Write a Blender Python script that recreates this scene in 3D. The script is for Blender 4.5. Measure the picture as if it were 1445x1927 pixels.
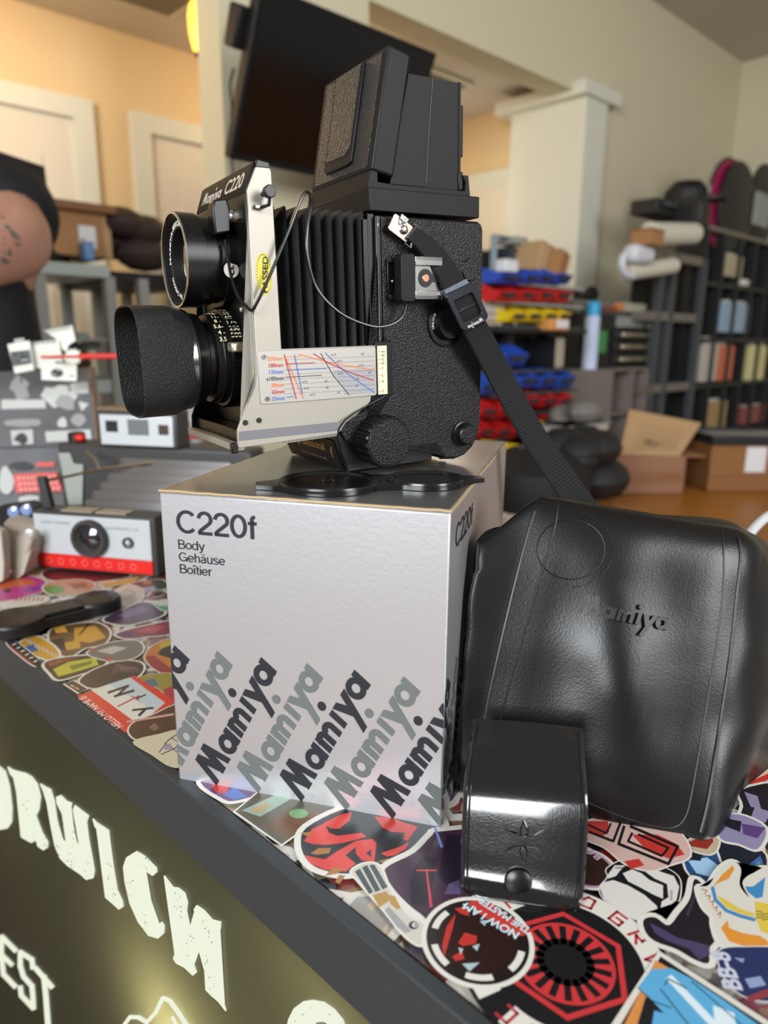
import bpy, bmesh, math, random
from mathutils import Vector, Matrix
import numpy as np
for o in list(bpy.data.objects): bpy.data.objects.remove(o)
SC = bpy.context.scene; COL = SC.collection
PI = math.pi; R = math.radians

# ---------------------------------------------------------------- camera
FPX = 1334.0; PITCH, ROLL = 0.23856, 0.00785
CAM = Vector((0, 0, 1.2458))
fw = Vector((0, math.cos(PITCH), -math.sin(PITCH))); rt = Vector((1, 0, 0)); up = rt.cross(fw)
rt2 = math.cos(ROLL)*rt + math.sin(ROLL)*up; up2 = -math.sin(ROLL)*rt + math.cos(ROLL)*up
cd = bpy.data.cameras.new('photo_camera'); co = bpy.data.objects.new('photo_camera', cd); COL.objects.link(co)
M4 = Matrix((rt2, up2, -fw)).transposed().to_4x4(); M4.translation = CAM; co.matrix_world = M4
cd.sensor_width = 36; cd.lens = FPX/1927*36; cd.clip_start = 0.02; cd.clip_end = 60
cd.dof.use_dof = True; cd.dof.focus_distance = 0.40; cd.dof.aperture_fstop = cd.lens/3.9
SC.camera = co
# ---------------------------------------------------------------- look, world, lights
SC.view_settings.view_transform = 'Standard'; SC.view_settings.look = 'None'; SC.view_settings.gamma = 1
SC.view_settings.use_curve_mapping = False; SC.view_settings.exposure = 0.0
w = bpy.data.worlds.new('daylight'); SC.world = w; w.use_nodes = True
w.node_tree.nodes['Background'].inputs[0].default_value = (1.0, 0.97, 0.93, 1); w.node_tree.nodes['Background'].inputs[1].default_value = 0.32
def area(name, loc, aim, sx, sy, power, col):
    d = bpy.data.lights.new(name, 'AREA'); d.shape = 'RECTANGLE'; d.size = sx; d.size_y = sy; d.energy = power; d.color = col
    o = bpy.data.objects.new(name, d); COL.objects.link(o); o.location = loc
    o.rotation_euler = (Vector(aim)-Vector(loc)).to_track_quat('-Z', 'Y').to_euler(); return o
area('shop_window_light', (-1.5, -2.6, 2.3), (0.1, 0.5, 1.0), 1.8, 1.5, 185, (0.93, 0.97, 1.0))
area('door_window_light', (2.4, -1.5, 2.3), (-0.6, 2.6, 1.7), 1.0, 1.6, 85, (0.97, 0.98, 1.0))  # fill lamp added to brighten the room walls, not a window of the shop

# ---------------------------------------------------------------- frames
def ray(px, py):
    return rt2*((px-722.5)/FPX) - up2*((py-963.5)/FPX) + fw
def onz(px, py, z):
    d = ray(px, py); return CAM + d*((z-CAM.z)/d.z)
def atY(px, py, Y):
    d = ray(px, py); return CAM + d*(Y/d.y)
def onplane(px, py, p0, n):
    d = ray(px, py); return CAM + d*((Vector(p0)-CAM).dot(n)/d.dot(n))
BETA = R(46.5)                                   # the room's walls run along RB and RA
RB = Vector((math.sin(BETA), math.cos(BETA), 0)); RA = Vector((math.cos(BETA), -math.sin(BETA), 0))
def room(a, b, z): return RA*a + RB*b + Vector((0, 0, z))
def pa(px, py, a):                               # the point of the plane A = a seen at a pixel -> (b, z)
    p = onplane(px, py, RA*a, RA); return p.dot(RB), p.z
def pb(px, py, b):
    p = onplane(px, py, RB*b, RB); return p.dot(RA), p.z
ROOMROT = math.atan2(RB.y, RB.x)                 # local x -> RB, local y -> -RA
# ---------------------------------------------------------------- materials
def lin(c):
    if isinstance(c, str):
        c = tuple(int(c[i:i+2], 16)/255 for i in (0, 2, 4))
    return tuple((x/12.92 if x <= .04045 else ((x+.055)/1.055)**2.4) for x in c)+(1,)
MATS = {}
def mat(name, col, rough=.5, metal=0, bump=None, spec=.5, coat=0, emit=0, var=None, alpha=1, trans=0, ior=1.45, coatr=.1):
    """bump=(kind, scale, strength); var=(colour2, scale, contrast)"""
    if name in MATS: return MATS[name]
    m = bpy.data.materials.new(name); m.use_nodes = True; nt = m.node_tree; b = nt.nodes['Principled BSDF']
    c = lin(col); b.inputs['Base Color'].default_value = c; b.inputs['Roughness'].default_value = rough
    b.inputs['Metallic'].default_value = metal; b.inputs['Specular IOR Level'].default_value = spec
    b.inputs['Coat Weight'].default_value = coat; b.inputs['Coat Roughness'].default_value = coatr
    b.inputs['Transmission Weight'].default_value = trans; b.inputs['IOR'].default_value = ior
    if emit: b.inputs['Emission Color'].default_value = c; b.inputs['Emission Strength'].default_value = emit
    tc = nt.nodes.new('ShaderNodeTexCoord')
    if var:
        n = nt.nodes.new('ShaderNodeTexNoise'); n.inputs['Scale'].default_value = var[1]; n.inputs['Detail'].default_value = 4
        r = nt.nodes.new('ShaderNodeValToRGB'); r.color_ramp.elements[0].position = .5-var[2]; r.color_ramp.elements[1].position = .5+var[2]
        r.color_ramp.elements[0].color = c; r.color_ramp.elements[1].color = lin(var[0])
        nt.links.new(tc.outputs['Object'], n.inputs['Vector']); nt.links.new(n.outputs['Fac'], r.inputs['Fac']); nt.links.new(r.outputs['Color'], b.inputs['Base Color'])
    if bump:
        k, s, st = bump[:3]
        if k == 'v':
            n = nt.nodes.new('ShaderNodeTexVoronoi'); n.feature = 'SMOOTH_F1'; n.inputs['Smoothness'].default_value = .4; out = 'Distance'
            nn = nt.nodes.new('ShaderNodeTexNoise'); nn.inputs['Scale'].default_value = s*.6
            mx = nt.nodes.new('ShaderNodeMix'); mx.data_type = 'VECTOR'; mx.inputs[0].default_value = .15/s*20
            nt.links.new(tc.outputs['Object'], nn.inputs['Vector']); nt.links.new(tc.outputs['Object'], mx.inputs[4]); nt.links.new(nn.outputs['Color'], mx.inputs[5])
            src = mx.outputs[1] if False else tc.outputs['Object']
        else:
            n = nt.nodes.new('ShaderNodeTexNoise'); n.inputs['Detail'].default_value = 5; out = 'Fac'; src = tc.outputs['Object']
            if k == 'c': n.noise_type = 'RIDGED_MULTIFRACTAL'
        n.inputs['Scale'].default_value = s
        bp = nt.nodes.new('ShaderNodeBump'); bp.inputs['Strength'].default_value = st; bp.inputs['Distance'].default_value = bump[3] if len(bump) > 3 else .0004
        nt.links.new(src, n.inputs['Vector']); nt.links.new(n.outputs[out], bp.inputs['Height']); nt.links.new(bp.outputs['Normal'], b.inputs['Normal'])
    MATS[name] = m; return m
# ---------------------------------------------------------------- object helpers
def tag(o, label=None, cat=None, group=None, kind=None):
    if label: o['label'] = label
    if cat: o['category'] = cat
    if group: o['group'] = group
    if kind: o['kind'] = kind
    return o
def thing(name, label, cat, loc=(0, 0, 0), rz=0, group=None, mw=None):
    o = bpy.data.objects.new(name, None); COL.objects.link(o); o.empty_display_size = .01
    if mw is not None: o.matrix_world = mw
    else: o.location = loc; o.rotation_euler = (0, 0, rz)
    return tag(o, label, cat, group)
class G:
    """collects shapes in local units (scale k) and links them as one mesh"""
    def __init__(s, k=1.0): s.bm = bmesh.new(); s.k = k
    def v(s, p): return s.bm.verts.new((p[0]*s.k, p[1]*s.k, p[2]*s.k))
    def box(s, x0, x1, y0, y1, z0, z1):
        vs = [s.v((x, y, z)) for x in (x0, x1) for y in (y0, y1) for z in (z0, z1)]
        for f in ((0, 1, 3, 2), (4, 6, 7, 5), (0, 4, 5, 1), (2, 3, 7, 6), (0, 2, 6, 4), (1, 5, 7, 3)): s.bm.faces.new([vs[i] for i in f])
        return s
    def hexa(s, c):                                # 8 corners: bottom 4 ccw, top 4 ccw
        vs = [s.v(p) for p in c]
        for f in ((3, 2, 1, 0), (4, 5, 6, 7), (0, 1, 5, 4), (1, 2, 6, 5), (2, 3, 7, 6), (3, 0, 4, 7)): s.bm.faces.new([vs[i] for i in f])
        return s
    def prism(s, poly, ax, d0, d1):                # poly in the two other axes (cyclic order x y z minus ax)
        def mk(q, d): return {'x': (d, q[0], q[1]), 'y': (q[0], d, q[1]), 'z': (q[0], q[1], d)}[ax]
        a = [s.v(mk(q, d0)) for q in poly]; b = [s.v(mk(q, d1)) for q in poly]; n = len(poly)
        s.bm.faces.new(a); s.bm.faces.new(b[::-1])
        for i in range(n): s.bm.faces.new([a[i], b[i], b[(i+1) % n], a[(i+1) % n]])
        return s
    def lathe(s, prof, c, ax='x', seg=48, rfun=None, close=True):   # prof = [(d, r)] along axis
        rings = []
        for d, r in prof:
            ring = []
            for i in range(seg):
                t = 2*PI*i/seg; rr = r if rfun is None else rfun(d, r, t)
                p = {'x': (c[0]+d, c[1]+rr*math.cos(t), c[2]+rr*math.sin(t)), 'y': (c[0]+rr*math.cos(t), c[1]+d, c[2]+rr*math.sin(t)), 'z': (c[0]+rr*math.cos(t), c[1]+rr*math.sin(t), c[2]+d)}[ax]
                ring.append(s.v(p))
            rings.append(ring)
        for a, b in zip(rings, rings[1:]):
            for i in range(seg): s.bm.faces.new([a[i], a[(i+1) % seg], b[(i+1) % seg], b[i]])
        if close:
            if prof[0][1] > 1e-6: s.bm.faces.new(rings[0][::-1])
            if prof[-1][1] > 1e-6: s.bm.faces.new(rings[-1])
        return s
    def tube(s, path, r, seg=10, caps=True, closed=False):
        P = [Vector(p) for p in path]; n = len(P); rings = []; prev = None
        for i, p in enumerate(P):
            t = (P[(i+1) % n]-P[i-1]) if closed else (P[min(i+1, n-1)]-P[max(i-1, 0)])
            t.normalize()
            if prev is None: u = t.orthogonal().normalized()
            else: u = (prev-t*prev.dot(t)).normalized()
            prev = u; w_ = t.cross(u); rr = r[i] if hasattr(r, '__len__') else r
            rings.append([s.v(p+(u*math.cos(2*PI*k/seg)+w_*math.sin(2*PI*k/seg))*rr) for k in range(seg)])
        pairs = list(zip(rings, rings[1:]))+([(rings[-1], rings[0])] if closed else [])
        for a, b in pairs:
            for k in range(seg): s.bm.faces.new([a[k], a[(k+1) % seg], b[(k+1) % seg], b[k]])
        if caps and not closed: s.bm.faces.new(rings[0][::-1]); s.bm.faces.new(rings[-1])
        return s
    def ribbon(s, path, wid, th):                  # wid = list of width vectors (half), th thickness
        P = [Vector(p) for p in path]; n = len(P); rows = []
        for i, p in enumerate(P):
            t = (P[min(i+1, n-1)]-P[max(i-1, 0)]).normalized(); h = Vector(wid[i]); nn = t.cross(h).normalized()*th/2
            rows.append([s.v(p-h-nn), s.v(p+h-nn), s.v(p+h+nn), s.v(p-h+nn)])
        for a, b in zip(rows, rows[1:]):
            for k in range(4): s.bm.faces.new([a[k], a[(k+1) % 4], b[(k+1) % 4], b[k]])
        s.bm.faces.new(rows[0][::-1]); s.bm.faces.new(rows[-1]); return s
    def poly(s, pts): s.bm.faces.new([s.v(p) for p in pts]); return s
    def slab(s, pts, nrm, th):                     # closed polygon in space, extruded by th along nrm
        n = Vector(nrm)*th; a = [s.v(p) for p in pts]; b = [s.v(Vector(p)+n) for p in pts]; m = len(a)
        s.bm.faces.new(a[::-1]); s.bm.faces.new(b)
        for i in range(m): s.bm.faces.new([a[i], a[(i+1) % m], b[(i+1) % m], b[i]])
        return s
    def ball(s, c, r, sc=(1, 1, 1), seg=16):
        m = Matrix.Translation(Vector(c)*s.k) @ Matrix.Diagonal((r*sc[0]*s.k, r*sc[1]*s.k, r*sc[2]*s.k, 1))
        bmesh.ops.create_uvsphere(s.bm, u_segments=seg, v_segments=seg//2, radius=1, matrix=m); return s
    def add(s, g, mx):                             # another G through a matrix
        vm = {v: s.bm.verts.new(mx @ v.co) for v in g.bm.verts}
        for f in g.bm.faces: s.bm.faces.new([vm[v] for v in f.verts])
        return s
    def build(s, name, m, parent=None, bev=0, seg=2, smooth=35, mods=None, recalc=True):
        if recalc: bmesh.ops.recalc_face_normals(s.bm, faces=s.bm.faces)
        me = bpy.data.meshes.new(name); s.bm.to_mesh(me); s.bm.free()
        if m: me.materials.append(m)
        if smooth:
            for p in me.polygons: p.use_smooth = True
            me.set_sharp_from_angle(angle=R(smooth))
        o = bpy.data.objects.new(name, me); COL.objects.link(o)
        if parent: o.parent = parent
        if bev:
            b = o.modifiers.new('bevel', 'BEVEL'); b.width = bev*s.k; b.segments = seg; b.limit_method = 'ANGLE'; b.angle_limit = R(40); b.harden_normals = False
        return o
def tri(g):
    bmesh.ops.triangulate(g.bm, faces=[f for f in g.bm.faces if len(f.verts) > 4]); return g
def rrect(x0, x1, y0, y1, r, n=5):
    out = []
    for cx, cy, a in ((x1-r, y1-r, 0), (x0+r, y1-r, 90), (x0+r, y0+r, 180), (x1-r, y0+r, 270)):
        for k in range(n+1): t = R(a+90*k/n); out.append((cx+r*math.cos(t), cy+r*math.sin(t)))
    return out
def circ(cx, cy, r, n=24, ry=None): return [(cx+r*math.cos(2*PI*k/n), cy+(ry or r)*math.sin(2*PI*k/n)) for k in range(n)]
def cat_rom(P, n=6):
    P = [Vector(p) for p in P]; out = []
    for i in range(len(P)-1):
        a, b, c, d = P[max(i-1, 0)], P[i], P[i+1], P[min(i+2, len(P)-1)]
        for k in range(n):
            t = k/n; out.append(.5*((2*b)+(c-a)*t+(2*a-5*b+4*c-d)*t*t+(3*b-a-3*c+d)*t**3))
    out.append(P[-1]); return out
TXT = {}
def text_verts(s, bold=0.0):
    """a text's outline as triangulated mesh data (2D)"""
    key = (s, bold)
    if key in TXT: return TXT[key]
    cu = bpy.data.curves.new('t', 'FONT'); cu.body = s; cu.offset = bold; cu.resolution_u = 4; cu.size = 1
    o = bpy.data.objects.new('t', cu); COL.objects.link(o)
    me = bpy.data.meshes.new_from_object(o.evaluated_get(bpy.context.evaluated_depsgraph_get()))
    vs = [tuple(v.co[:2]) for v in me.vertices]; fs = [tuple(p.vertices) for p in me.polygons]
    bpy.data.objects.remove(o); bpy.data.curves.remove(cu); bpy.data.meshes.remove(me)
    xs = [v[0] for v in vs]; x0 = min(xs); vs = [(x-x0, y) for x, y in vs]
    TXT[key] = (vs, fs, max(xs)-x0); return TXT[key]
def text(g, s, org, ex, ey, h, width=None, bold=0.0, skew=0, align='l', fn=None):
    """write s into G: org start of the baseline, ex/ey unit directions, h cap height (local units); fn maps (x,y) to a point"""
    vs, fs, W = text_verts(s, bold); k = h/.73; kx = (width/W) if width else k
    off = {'l': 0, 'c': -W*kx/2, 'r': -W*kx}[align]
    ex, ey, org = Vector(ex), Vector(ey), Vector(org); bv = []
    for x, y in vs:
        X = x*kx+off+y*k*skew; Y = y*k
        bv.append(g.v(fn(X, Y) if fn else org+ex*X+ey*Y))
    for f in fs:
        try: g.bm.faces.new([bv[i] for i in f])
        except ValueError: pass
    return W*kx
# a plain grotesque alphabet drawn with strokes (cap height 1)
def _arc(cx, cy, rx, ry, a0, a1, n=14): return [(cx+rx*math.cos(R(a0+(a1-a0)*k/n)), cy+ry*math.sin(R(a0+(a1-a0)*k/n))) for k in range(n+1)]
XH = .72
def _bowl(cx=.30, rx=.25): return _arc(cx, XH/2, rx, XH/2-.055, 0, 360, 24)
GROT = {'C': (.86, [_arc(.44, .5, .36, .44, 42, 318, 22)]), 'G': (.90, [_arc(.44, .5, .36, .44, 42, 330, 22), [(.48, .46), (.80, .46), (.80, .02)], [(.80, .2), (.755, .28)]]),
 '2': (.66, [_arc(.31, .68, .245, .27, 175, -35, 14)+[(.40, .42), (.12, .17), (.075, .065)], [(.03, .06), (.60, .06)]]), '0': (.68, [_arc(.33, .5, .26, .44, 0, 360, 26)]),
 'f': (.36, [_arc(.33, .82, .15, .13, 100, 180, 8)+[(.18, 0)], [(.02, .66), (.36, .66)]]), 'B': (.76, [[(.12, 0), (.12, 1)], [(.12, .945), (.42, .945)]+_arc(.42, .735, .20, .21, 90, -90, 10)+[(.12, .525)], [(.12, .525), (.45, .525)]+_arc(.45, .29, .23, .235, 90, -90, 10)+[(.12, .055)]]),
 'o': (.62, [_bowl()]), 'd': (.64, [_bowl(), [(.53, 0), (.53, 1)]]), 'y': (.58, [[(.06, XH), (.30, .06)], [(.54, XH), (.27, -.14), (.20, -.20), (.08, -.20)]]),
 'e': (.62, [[(.06, XH*.5), (.54, XH*.5)]+_arc(.30, XH/2, .245, XH/2-.055, 0, 320, 20)[1:]]), 'h': (.60, [[(.10, 0), (.10, 1)], _arc(.295, .47, .195, .20, 180, 0, 10)+[(.49, 0)]]),
 'a': (.60, [_arc(.28, .50, .19, .17, 165, 0, 9)+[(.47, .10), (.53, .03)], [(.47, .42), (.22, .37), (.09, .27), (.08, .16), (.14, .06), (.27, .05), (.42, .13), (.47, .22)]]),
 'u': (.60, [[(.10, XH), (.10, .25)]+_arc(.295, .25, .195, .20, 180, 360, 10)[1:], [(.49, XH), (.49, 0)]]), 's': (.56, [_arc(.27, .525, .185, .145, 25, 200, 9)+_arc(.27, .20, .205, .155, 70, -155, 12)]),
 't': (.34, [[(.17, .92), (.17, .14), (.22, .05), (.33, .05)], [(.02, .66), (.33, .66)]]), 'i': (.24, [[(.12, 0), (.12, XH)], [(.12, .88), (.12, 1)]]), 'r': (.38, [[(.10, 0), (.10, XH)], _arc(.30, .40, .20, .25, 165, 80, 7)])}
GROT['\u00e4'] = (.60, GROT['a'][1]+[[(.18, .88), (.18, .99)], [(.38, .88), (.38, .99)]]); GROT['\u00ee'] = (.24, [[(.12, 0), (.12, XH)], [(-.03, .86), (.12, 1.0), (.27, .86)]])
def grot(g, s, org, ex, ey, h, wt, sx=1.0):
    org, ex, ey = Vector(org), Vector(ex), Vector(ey); X = 0
    for ch in s:
        adv, st = GROT[ch]
        for pl in st:
            m_ = len(pl); L_, R_ = [], []; closed = (abs(pl[0][0]-pl[-1][0])+abs(pl[0][1]-pl[-1][1])) < 1e-6
            for i, p in enumerate(pl):
                a = pl[i-1] if i else (pl[-2] if closed else p); b = pl[i+1] if i < m_-1 else (pl[1] if closed else p)
                dx, dy = b[0]-a[0], b[1]-a[1]; n = math.hypot(dx, dy) or 1; L_.append((p[0]-dy/n*wt/2, p[1]+dx/n*wt/2)); R_.append((p[0]+dy/n*wt/2, p[1]-dx/n*wt/2))
            for i in range(m_-1): g.poly([org+ex*((X+x*sx)*h)+ey*(y*h) for x, y in (L_[i], R_[i], R_[i+1], L_[i+1])])
        X += adv*sx
    return X*h
# the wordmark of the camera, drawn stroke by stroke: 86 long, capitals 17.7 high
def wordmark2d():
    q = []
    def st(a, b, w_): q.append([a, (a[0]+w_, a[1]), (b[0]+w_, b[1]), b])
    sk = .21; H = 17.7; X = 10.6
    st((0, 0), (7.1, H), 4.0); st((17.3, 0), (16.0, H), 3.8); st((10.0, 0), (7.1, H), 4.4); st((9.4, 0), (15.4, H), 4.4)
    def ring(cx, cy, ro, ri, a0=0, a1=360, n=24):
        pts = [(a0+(a1-a0)*i/n) for i in range(n+1)]
        for i in range(n):
            t0, t1 = R(pts[i]), R(pts[i+1])
            f = lambda r, t: (cx+r*math.cos(t)+(r*math.sin(t))*sk*.6, cy+r*math.sin(t))
            q.append([f(ri, t0), f(ro, t0), f(ro, t1), f(ri, t1)])
    def stem(x, y0, y1, w_=3.6): q.append([(x+y0*sk, y0), (x+w_+y0*sk, y0), (x+w_+y1*sk, y1), (x+y1*sk, y1)])
    for c in (28.6, 78.6):
        ring(c, 5.3, 5.9, 2.5); stem(c+2.9, -.3, X+.2)
    stem(36.6, 0, X)
    for c in (42.0, 48.8):
        ring(c, 6.5, 4.4, .9, 0, 180, 14); stem(c-.5, 0, 6.7, 3.5)
    stem(54.4, 0, X); ring(58.6, 16, 2.5, 0, 0, 360, 18)
    q.append([(58.6, -9.5), (62.8, -9.5), (74.8, X), (70.4, X)]); q.append([(63.6, -.6), (68.2, 1.2), (65.2, X), (60.9, X)])
    return q
def wordmark(g, org, ex, ey, L, clip=None):
    k = L/86; ex, ey, org = Vector(ex), Vector(ey), Vector(org)
    for f in wordmark2d(): g.poly([org+ex*(x*k)+ey*(y*k) for x, y in f])
# ================================================================ TWIN LENS CAMERA (mm; x back, y to its left, z up)
OM = Vector((-0.0193, 0.4057, 1.1705)); BK = Vector((0.8521, 0.5222, 0.0349)).normalized(); LT = Vector((-0.5225, 0.8526, 0)).normalized(); UPM = BK.cross(LT)
MW = Matrix((BK, LT, UPM)).transposed().to_4x4(); MW.translation = OM
def mm(u, s, w_): return OM+(BK*u+LT*s+UPM*w_)/1000
def side(px, py, s=0.0):
    p = onplane(px, py, OM+LT*(s/1000), LT)-OM; return (p.dot(BK)*1000, s, p.dot(UPM)*1000)
def Z2(a, b): return (480+a*.3045, 340+b*.3045)
blk = mat('black_enamel', '0a0a0a', .32, spec=.4, bump=('n', 900, .05)); blkm = mat('black_satin', '100f0f', .52, spec=.35, bump=('n', 1500, .1))
lea = mat('grained_black_leather', '0c0b0b', .38, spec=.45, bump=('v', 1150, .6, .0005)); leag = mat('grained_grey_leather', '2a2a2b', .38, bump=('v', 800, .9, .0009))
chrome = mat('bright_chrome', 'd8d8d6', .16, 1); silv = mat('satin_silver_paint', 'a29d92', .44, .45, bump=('n', 2500, .06)); dchr = mat('dark_chrome', '55534f', .2, 1)
belm = mat('bellows_cloth', '1b1c1c', .62, bump=('v', 1200, .5, .0004)); glass = mat('coated_lens_glass', '10131c', .03, 0, spec=1, coat=1, coatr=.02)
whp = mat('white_engraving', 'eceae2', .5); redp = mat('red_print', 'b3202c', .5); orgp = mat('orange_print', 'd8743a', .5); blup = mat('blue_print', '2f66b4', .5); bkp = mat('black_print', '17171a', .5)
goldp = mat('gold_print', 'c8a468', .35, .6); ivo = mat('ivory_plastic', 'e6d9b4', .4); yel = mat('yellow_sticker', 'c9bd42', .45); coppr = mat('copper', 'b98a72', .3, 1); anod = mat('pinkish_nickel', 'c0a79c', .25, .9)
K = .001
tlr = thing('twin_lens_camera', 'black and silver twin lens reflex camera standing on the silver box', 'camera', mw=MW)
def P_(g, name, m, parent=tlr, **kw): return g.build(name, m, parent, **kw)
# body
body = [(21, 141), (92, 141), (95, 139.5), (96, 136), (96, 22), (94.5, 14), (90, 6), (83, 1), (75, -.8), (68, 0), (63, 4), (59.5, 10.5), (21, 10.5)]
P_(G(K).prism(body, 'y', .6, 81.4), 'body', blk, bev=1.0)
lp = [(24, 139.6), (93, 139.6), (94.6, 137), (94.8, 22), (93.2, 14.5), (89.2, 7.4), (82.6, 2.5), (75, .8), (68.6, 1.6), (64, 5), (60.5, 12), (30, 12), (6, 14), (-3.5, 20), (-6, 25), (-2.5, 29.6), (3, 32.5), (17, 37.5), (27.5, 42), (29.5, 45), (29.5, 74), (24, 76)]
leather_s = P_(tri(G(K).prism(lp, 'y', -.5, .8)), 'leather_cover', lea, bev=.3); leather_s['label'] = 'grained black leather panel'
cast = [(27, 44), (16, 40), (3, 35), (-3, 31.5), (-7, 27), (-8.6, 21), (-5, 9), (-1.2, 0.3), (58, .3), (60, 11), (60, 44)]
P_(G(K).prism(cast, 'y', 1.4, 81), 'base', blk, bev=.6)
P_(G(K).tube([(21.5, -.1, 140.2), (21.5, -.1, 108), (21.5, -.1, 74)], .55, 8), 'front_edge_trim', chrome)
P_(G(K).tube([(27, -.2, 43.4), (16, -.2, 39.5), (3, -.2, 34.4), (-3, -.2, 31), (-7.2, -.2, 26.5), (-8.4, -.2, 21), (-5, -.2, 9), (-2.4, -.2, 1.4)], .6, 8), 'base_edge_trim', blk)
for uu, ss in ((74, 12), (74, 70)): P_(G(K).lathe([(-1.6, 2.2), (.6, 2.6)], (uu, ss, -.3), 'z', 16), 'foot', blk)
# front of the base: the words printed in gold, facing the lens
fb = P_(G(K).slab([(-1.2-1.3, 5, 2.0), (-1.2-1.3, 76, 2.0), (-8.2, 76, 19.5), (-8.2, 5, 19.5)], (-.93, 0, -.36), .8), 'nameplate_lower', blkm)
d = Vector((-8.2+2.5, 0, 17.5)).normalized(); o0 = Vector((-2.5, 0, 2.0))+Vector((-.93, 0, -.36))*1.0
g = G(K); text(g, 'professional', o0+Vector((0, 58, 0))+d*10, (0, -1, 0), d, 5.6, width=39, bold=.01); text(g, 'f', o0+Vector((0, 13, 0))+d*6.5, (0, -1, 0), d, 7.5, bold=.0, skew=.2)
g.build('gold_lettering', goldp, fb)
g = G(K); text(g, 'Mamiya Camera Co. Ltd', o0+Vector((0, 56, 0))+d*3.6, (0, -1, 0), d, 2.0, width=34); g.build('small_lettering', mat('grey_engraving', '8b8578', .5), fb)
# hood base and focusing hood
P_(G(K).box(17, 92.6, 0, 81, 142.8, 154.6), 'hood_base', blkm, bev=.5)
P_(G(K).prism([(17.6, 154.4), (19.5, 163.6), (24, 163.6), (24, 158), (34, 157.5), (84, 157.5), (84.4, 162), (82, 166), (86, 166), (87.5, 154.4)], 'y', 2.2, 78.5), 'hood_step', blkm, bev=.4)
P_(G(K).box(15.6, 17.2, 22, 60, 139.5, 144.5), 'front_catch', blk, bev=.3)
# lid: a shallow tray standing open, leaning back
def L(p, q, s):    # p up the slope, q backwards from the face
    t = Vector((12.5, 0, 61.8)).normalized(); n = Vector((t.z, 0, -t.x)); v_ = Vector((19.4, 0, 163.5))+t*p+n*q; return (v_.x, s, v_.z)
def Lbox(g, p0, p1, q0, q1, s0, s1): return g.hexa([L(p0, q0, s0), L(p0, q0, s1), L(p0, q1, s1), L(p0, q1, s0), L(p1, q0, s0), L(p1, q0, s1), L(p1, q1, s1), L(p1, q1, s0)])
lid = P_(Lbox(G(K), 0, 63, 0, 14.5, 1.2, 75.5), 'hood_lid', blkm, bev=1.6, seg=4)
g = G(K); Lbox(g, 2.2, 60.5, -.4, .3, 6.5, 71); lf = g.build('lid_leather', leag, lid, bev=.5)
g = G(K)
g.slab([L(p, -1.9, s) for p, s in ((8.0, 23), (6.5, 26), (6.5, 54), (8.0, 57), (60.3, 57), (60.3, 23))], Vector(L(0, 0, 0))-Vector(L(0, -1, 0)), 2.2)
mg = g.build('magnifier_flap', blkm, lid, bev=.7)
g = G(K); pts = [(15, 28)]+[(p, s) for p, s in ((13.2, 29.5), (12.6, 31.5), (12.6, 52), (14, 54.6), (60.1, 54.6), (60.1, 26), (16.5, 26))]
g.slab([L(p, -2.2, s) for p, s in pts], Vector(L(0, 0, 0))-Vector(L(0, -1, 0)), .5); g.build('flap_leather', leag, mg, bev=.2)
P_(Lbox(G(K), 60, 64, 3, 6, 52, 62), 'lid_latch', chrome, parent=lid, bev=.4)
for s0, s1 in ((4, 5.2), (72, 73.2)):
    g = G(K); g.prism([(33, 158), (46, 214), (62, 214), (57, 158)], 'y', s0, s1); g.prism([(56.8, 158), (61.8, 214), (80, 214.2), (81, 158)], 'y', s0+.7, s1+.5); sp = P_(g, 'hood_side_wall', blkm)
    g = G(K).tube([(56.9, s0-.1, 160), (59, s0-.1, 186), (61.8, s0-.1, 214)], .45, 6); g.build('fold_hinge', dchr, sp)
P_(G(K).box(80.2, 81.6, 4, 73, 158, 214.6), 'hood_rear_wall', blkm, bev=.2)
P_(G(K).box(81.2, 83.4, 4.2, 9, 176, 203).box(80, 83, 3.6, 8, 158, 168), 'rear_latch', blk, bev=.4)
# bellows
g = G(K); rings = []; N = 9
for i in range(2*N+1):
    u = -40+59*i/(2*N); pk = i % 2 == 1; e = 5.0 if pk else 12.0; zt = 143.2 if pk else 137.5; r_ = 1.2
    pts = rrect(e, 82-e, 30, zt, r_, 1); rings.append([g.v((u, a, b)) for a, b in pts])
for a, b in zip(rings, rings[1:]):
    for k in range(len(a)): g.bm.faces.new([a[k], a[(k+1) % len(a)], b[(k+1) % len(a)], b[k]])
P_(g, 'bellows', belm, smooth=20)
P_(G(K).box(17.5, 21.5, 3, 79, 12, 142).box(14.5, 17.6, 3, 6, 72, 139).box(14.5, 17.6, 76, 79, 72, 139), 'bellows_frame', blk, bev=.5)
# front standard
plate = [(-47.2, 159.2), (-40.4, 159.2), (-39.4, 157.6), (-39.4, 71.5), (18, 71.5), (24, 46), (18, 41), (14, 40), (-1, 34), (-7.6, 30.5), (-7.9, 23.6), (-66.4, 21.6), (-67, 23), (-66.6, 31), (-64.4, 36), (-58, 47), (-55, 53), (-53.7, 60), (-52.9, 134), (-52.6, 139), (-52.6, 148), (-47.8, 158)]
sp = P_(tri(G(K).prism(plate, 'y', -.4, 1.6)), 'front_side_plate', silv, bev=.35); P_(tri(G(K).prism(plate, 'y', 80.4, 82)), 'front_side_plate', blk, bev=.35)
g = G(K).box(-66.3, -8, -.62, 0, 25.4, 30.2); g.build('guide_groove', mat('worn_grey_groove', '77757a', .45, .5), sp, bev=.1)
g = G(K)
for i in range(34): x = -41+i*1.0; g.box(x, x+.5, -.1, 1.5, 21.3+.06*(i/2), 23.2+.06*(i/2))
g.build('focus_rack', silv, sp)
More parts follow.
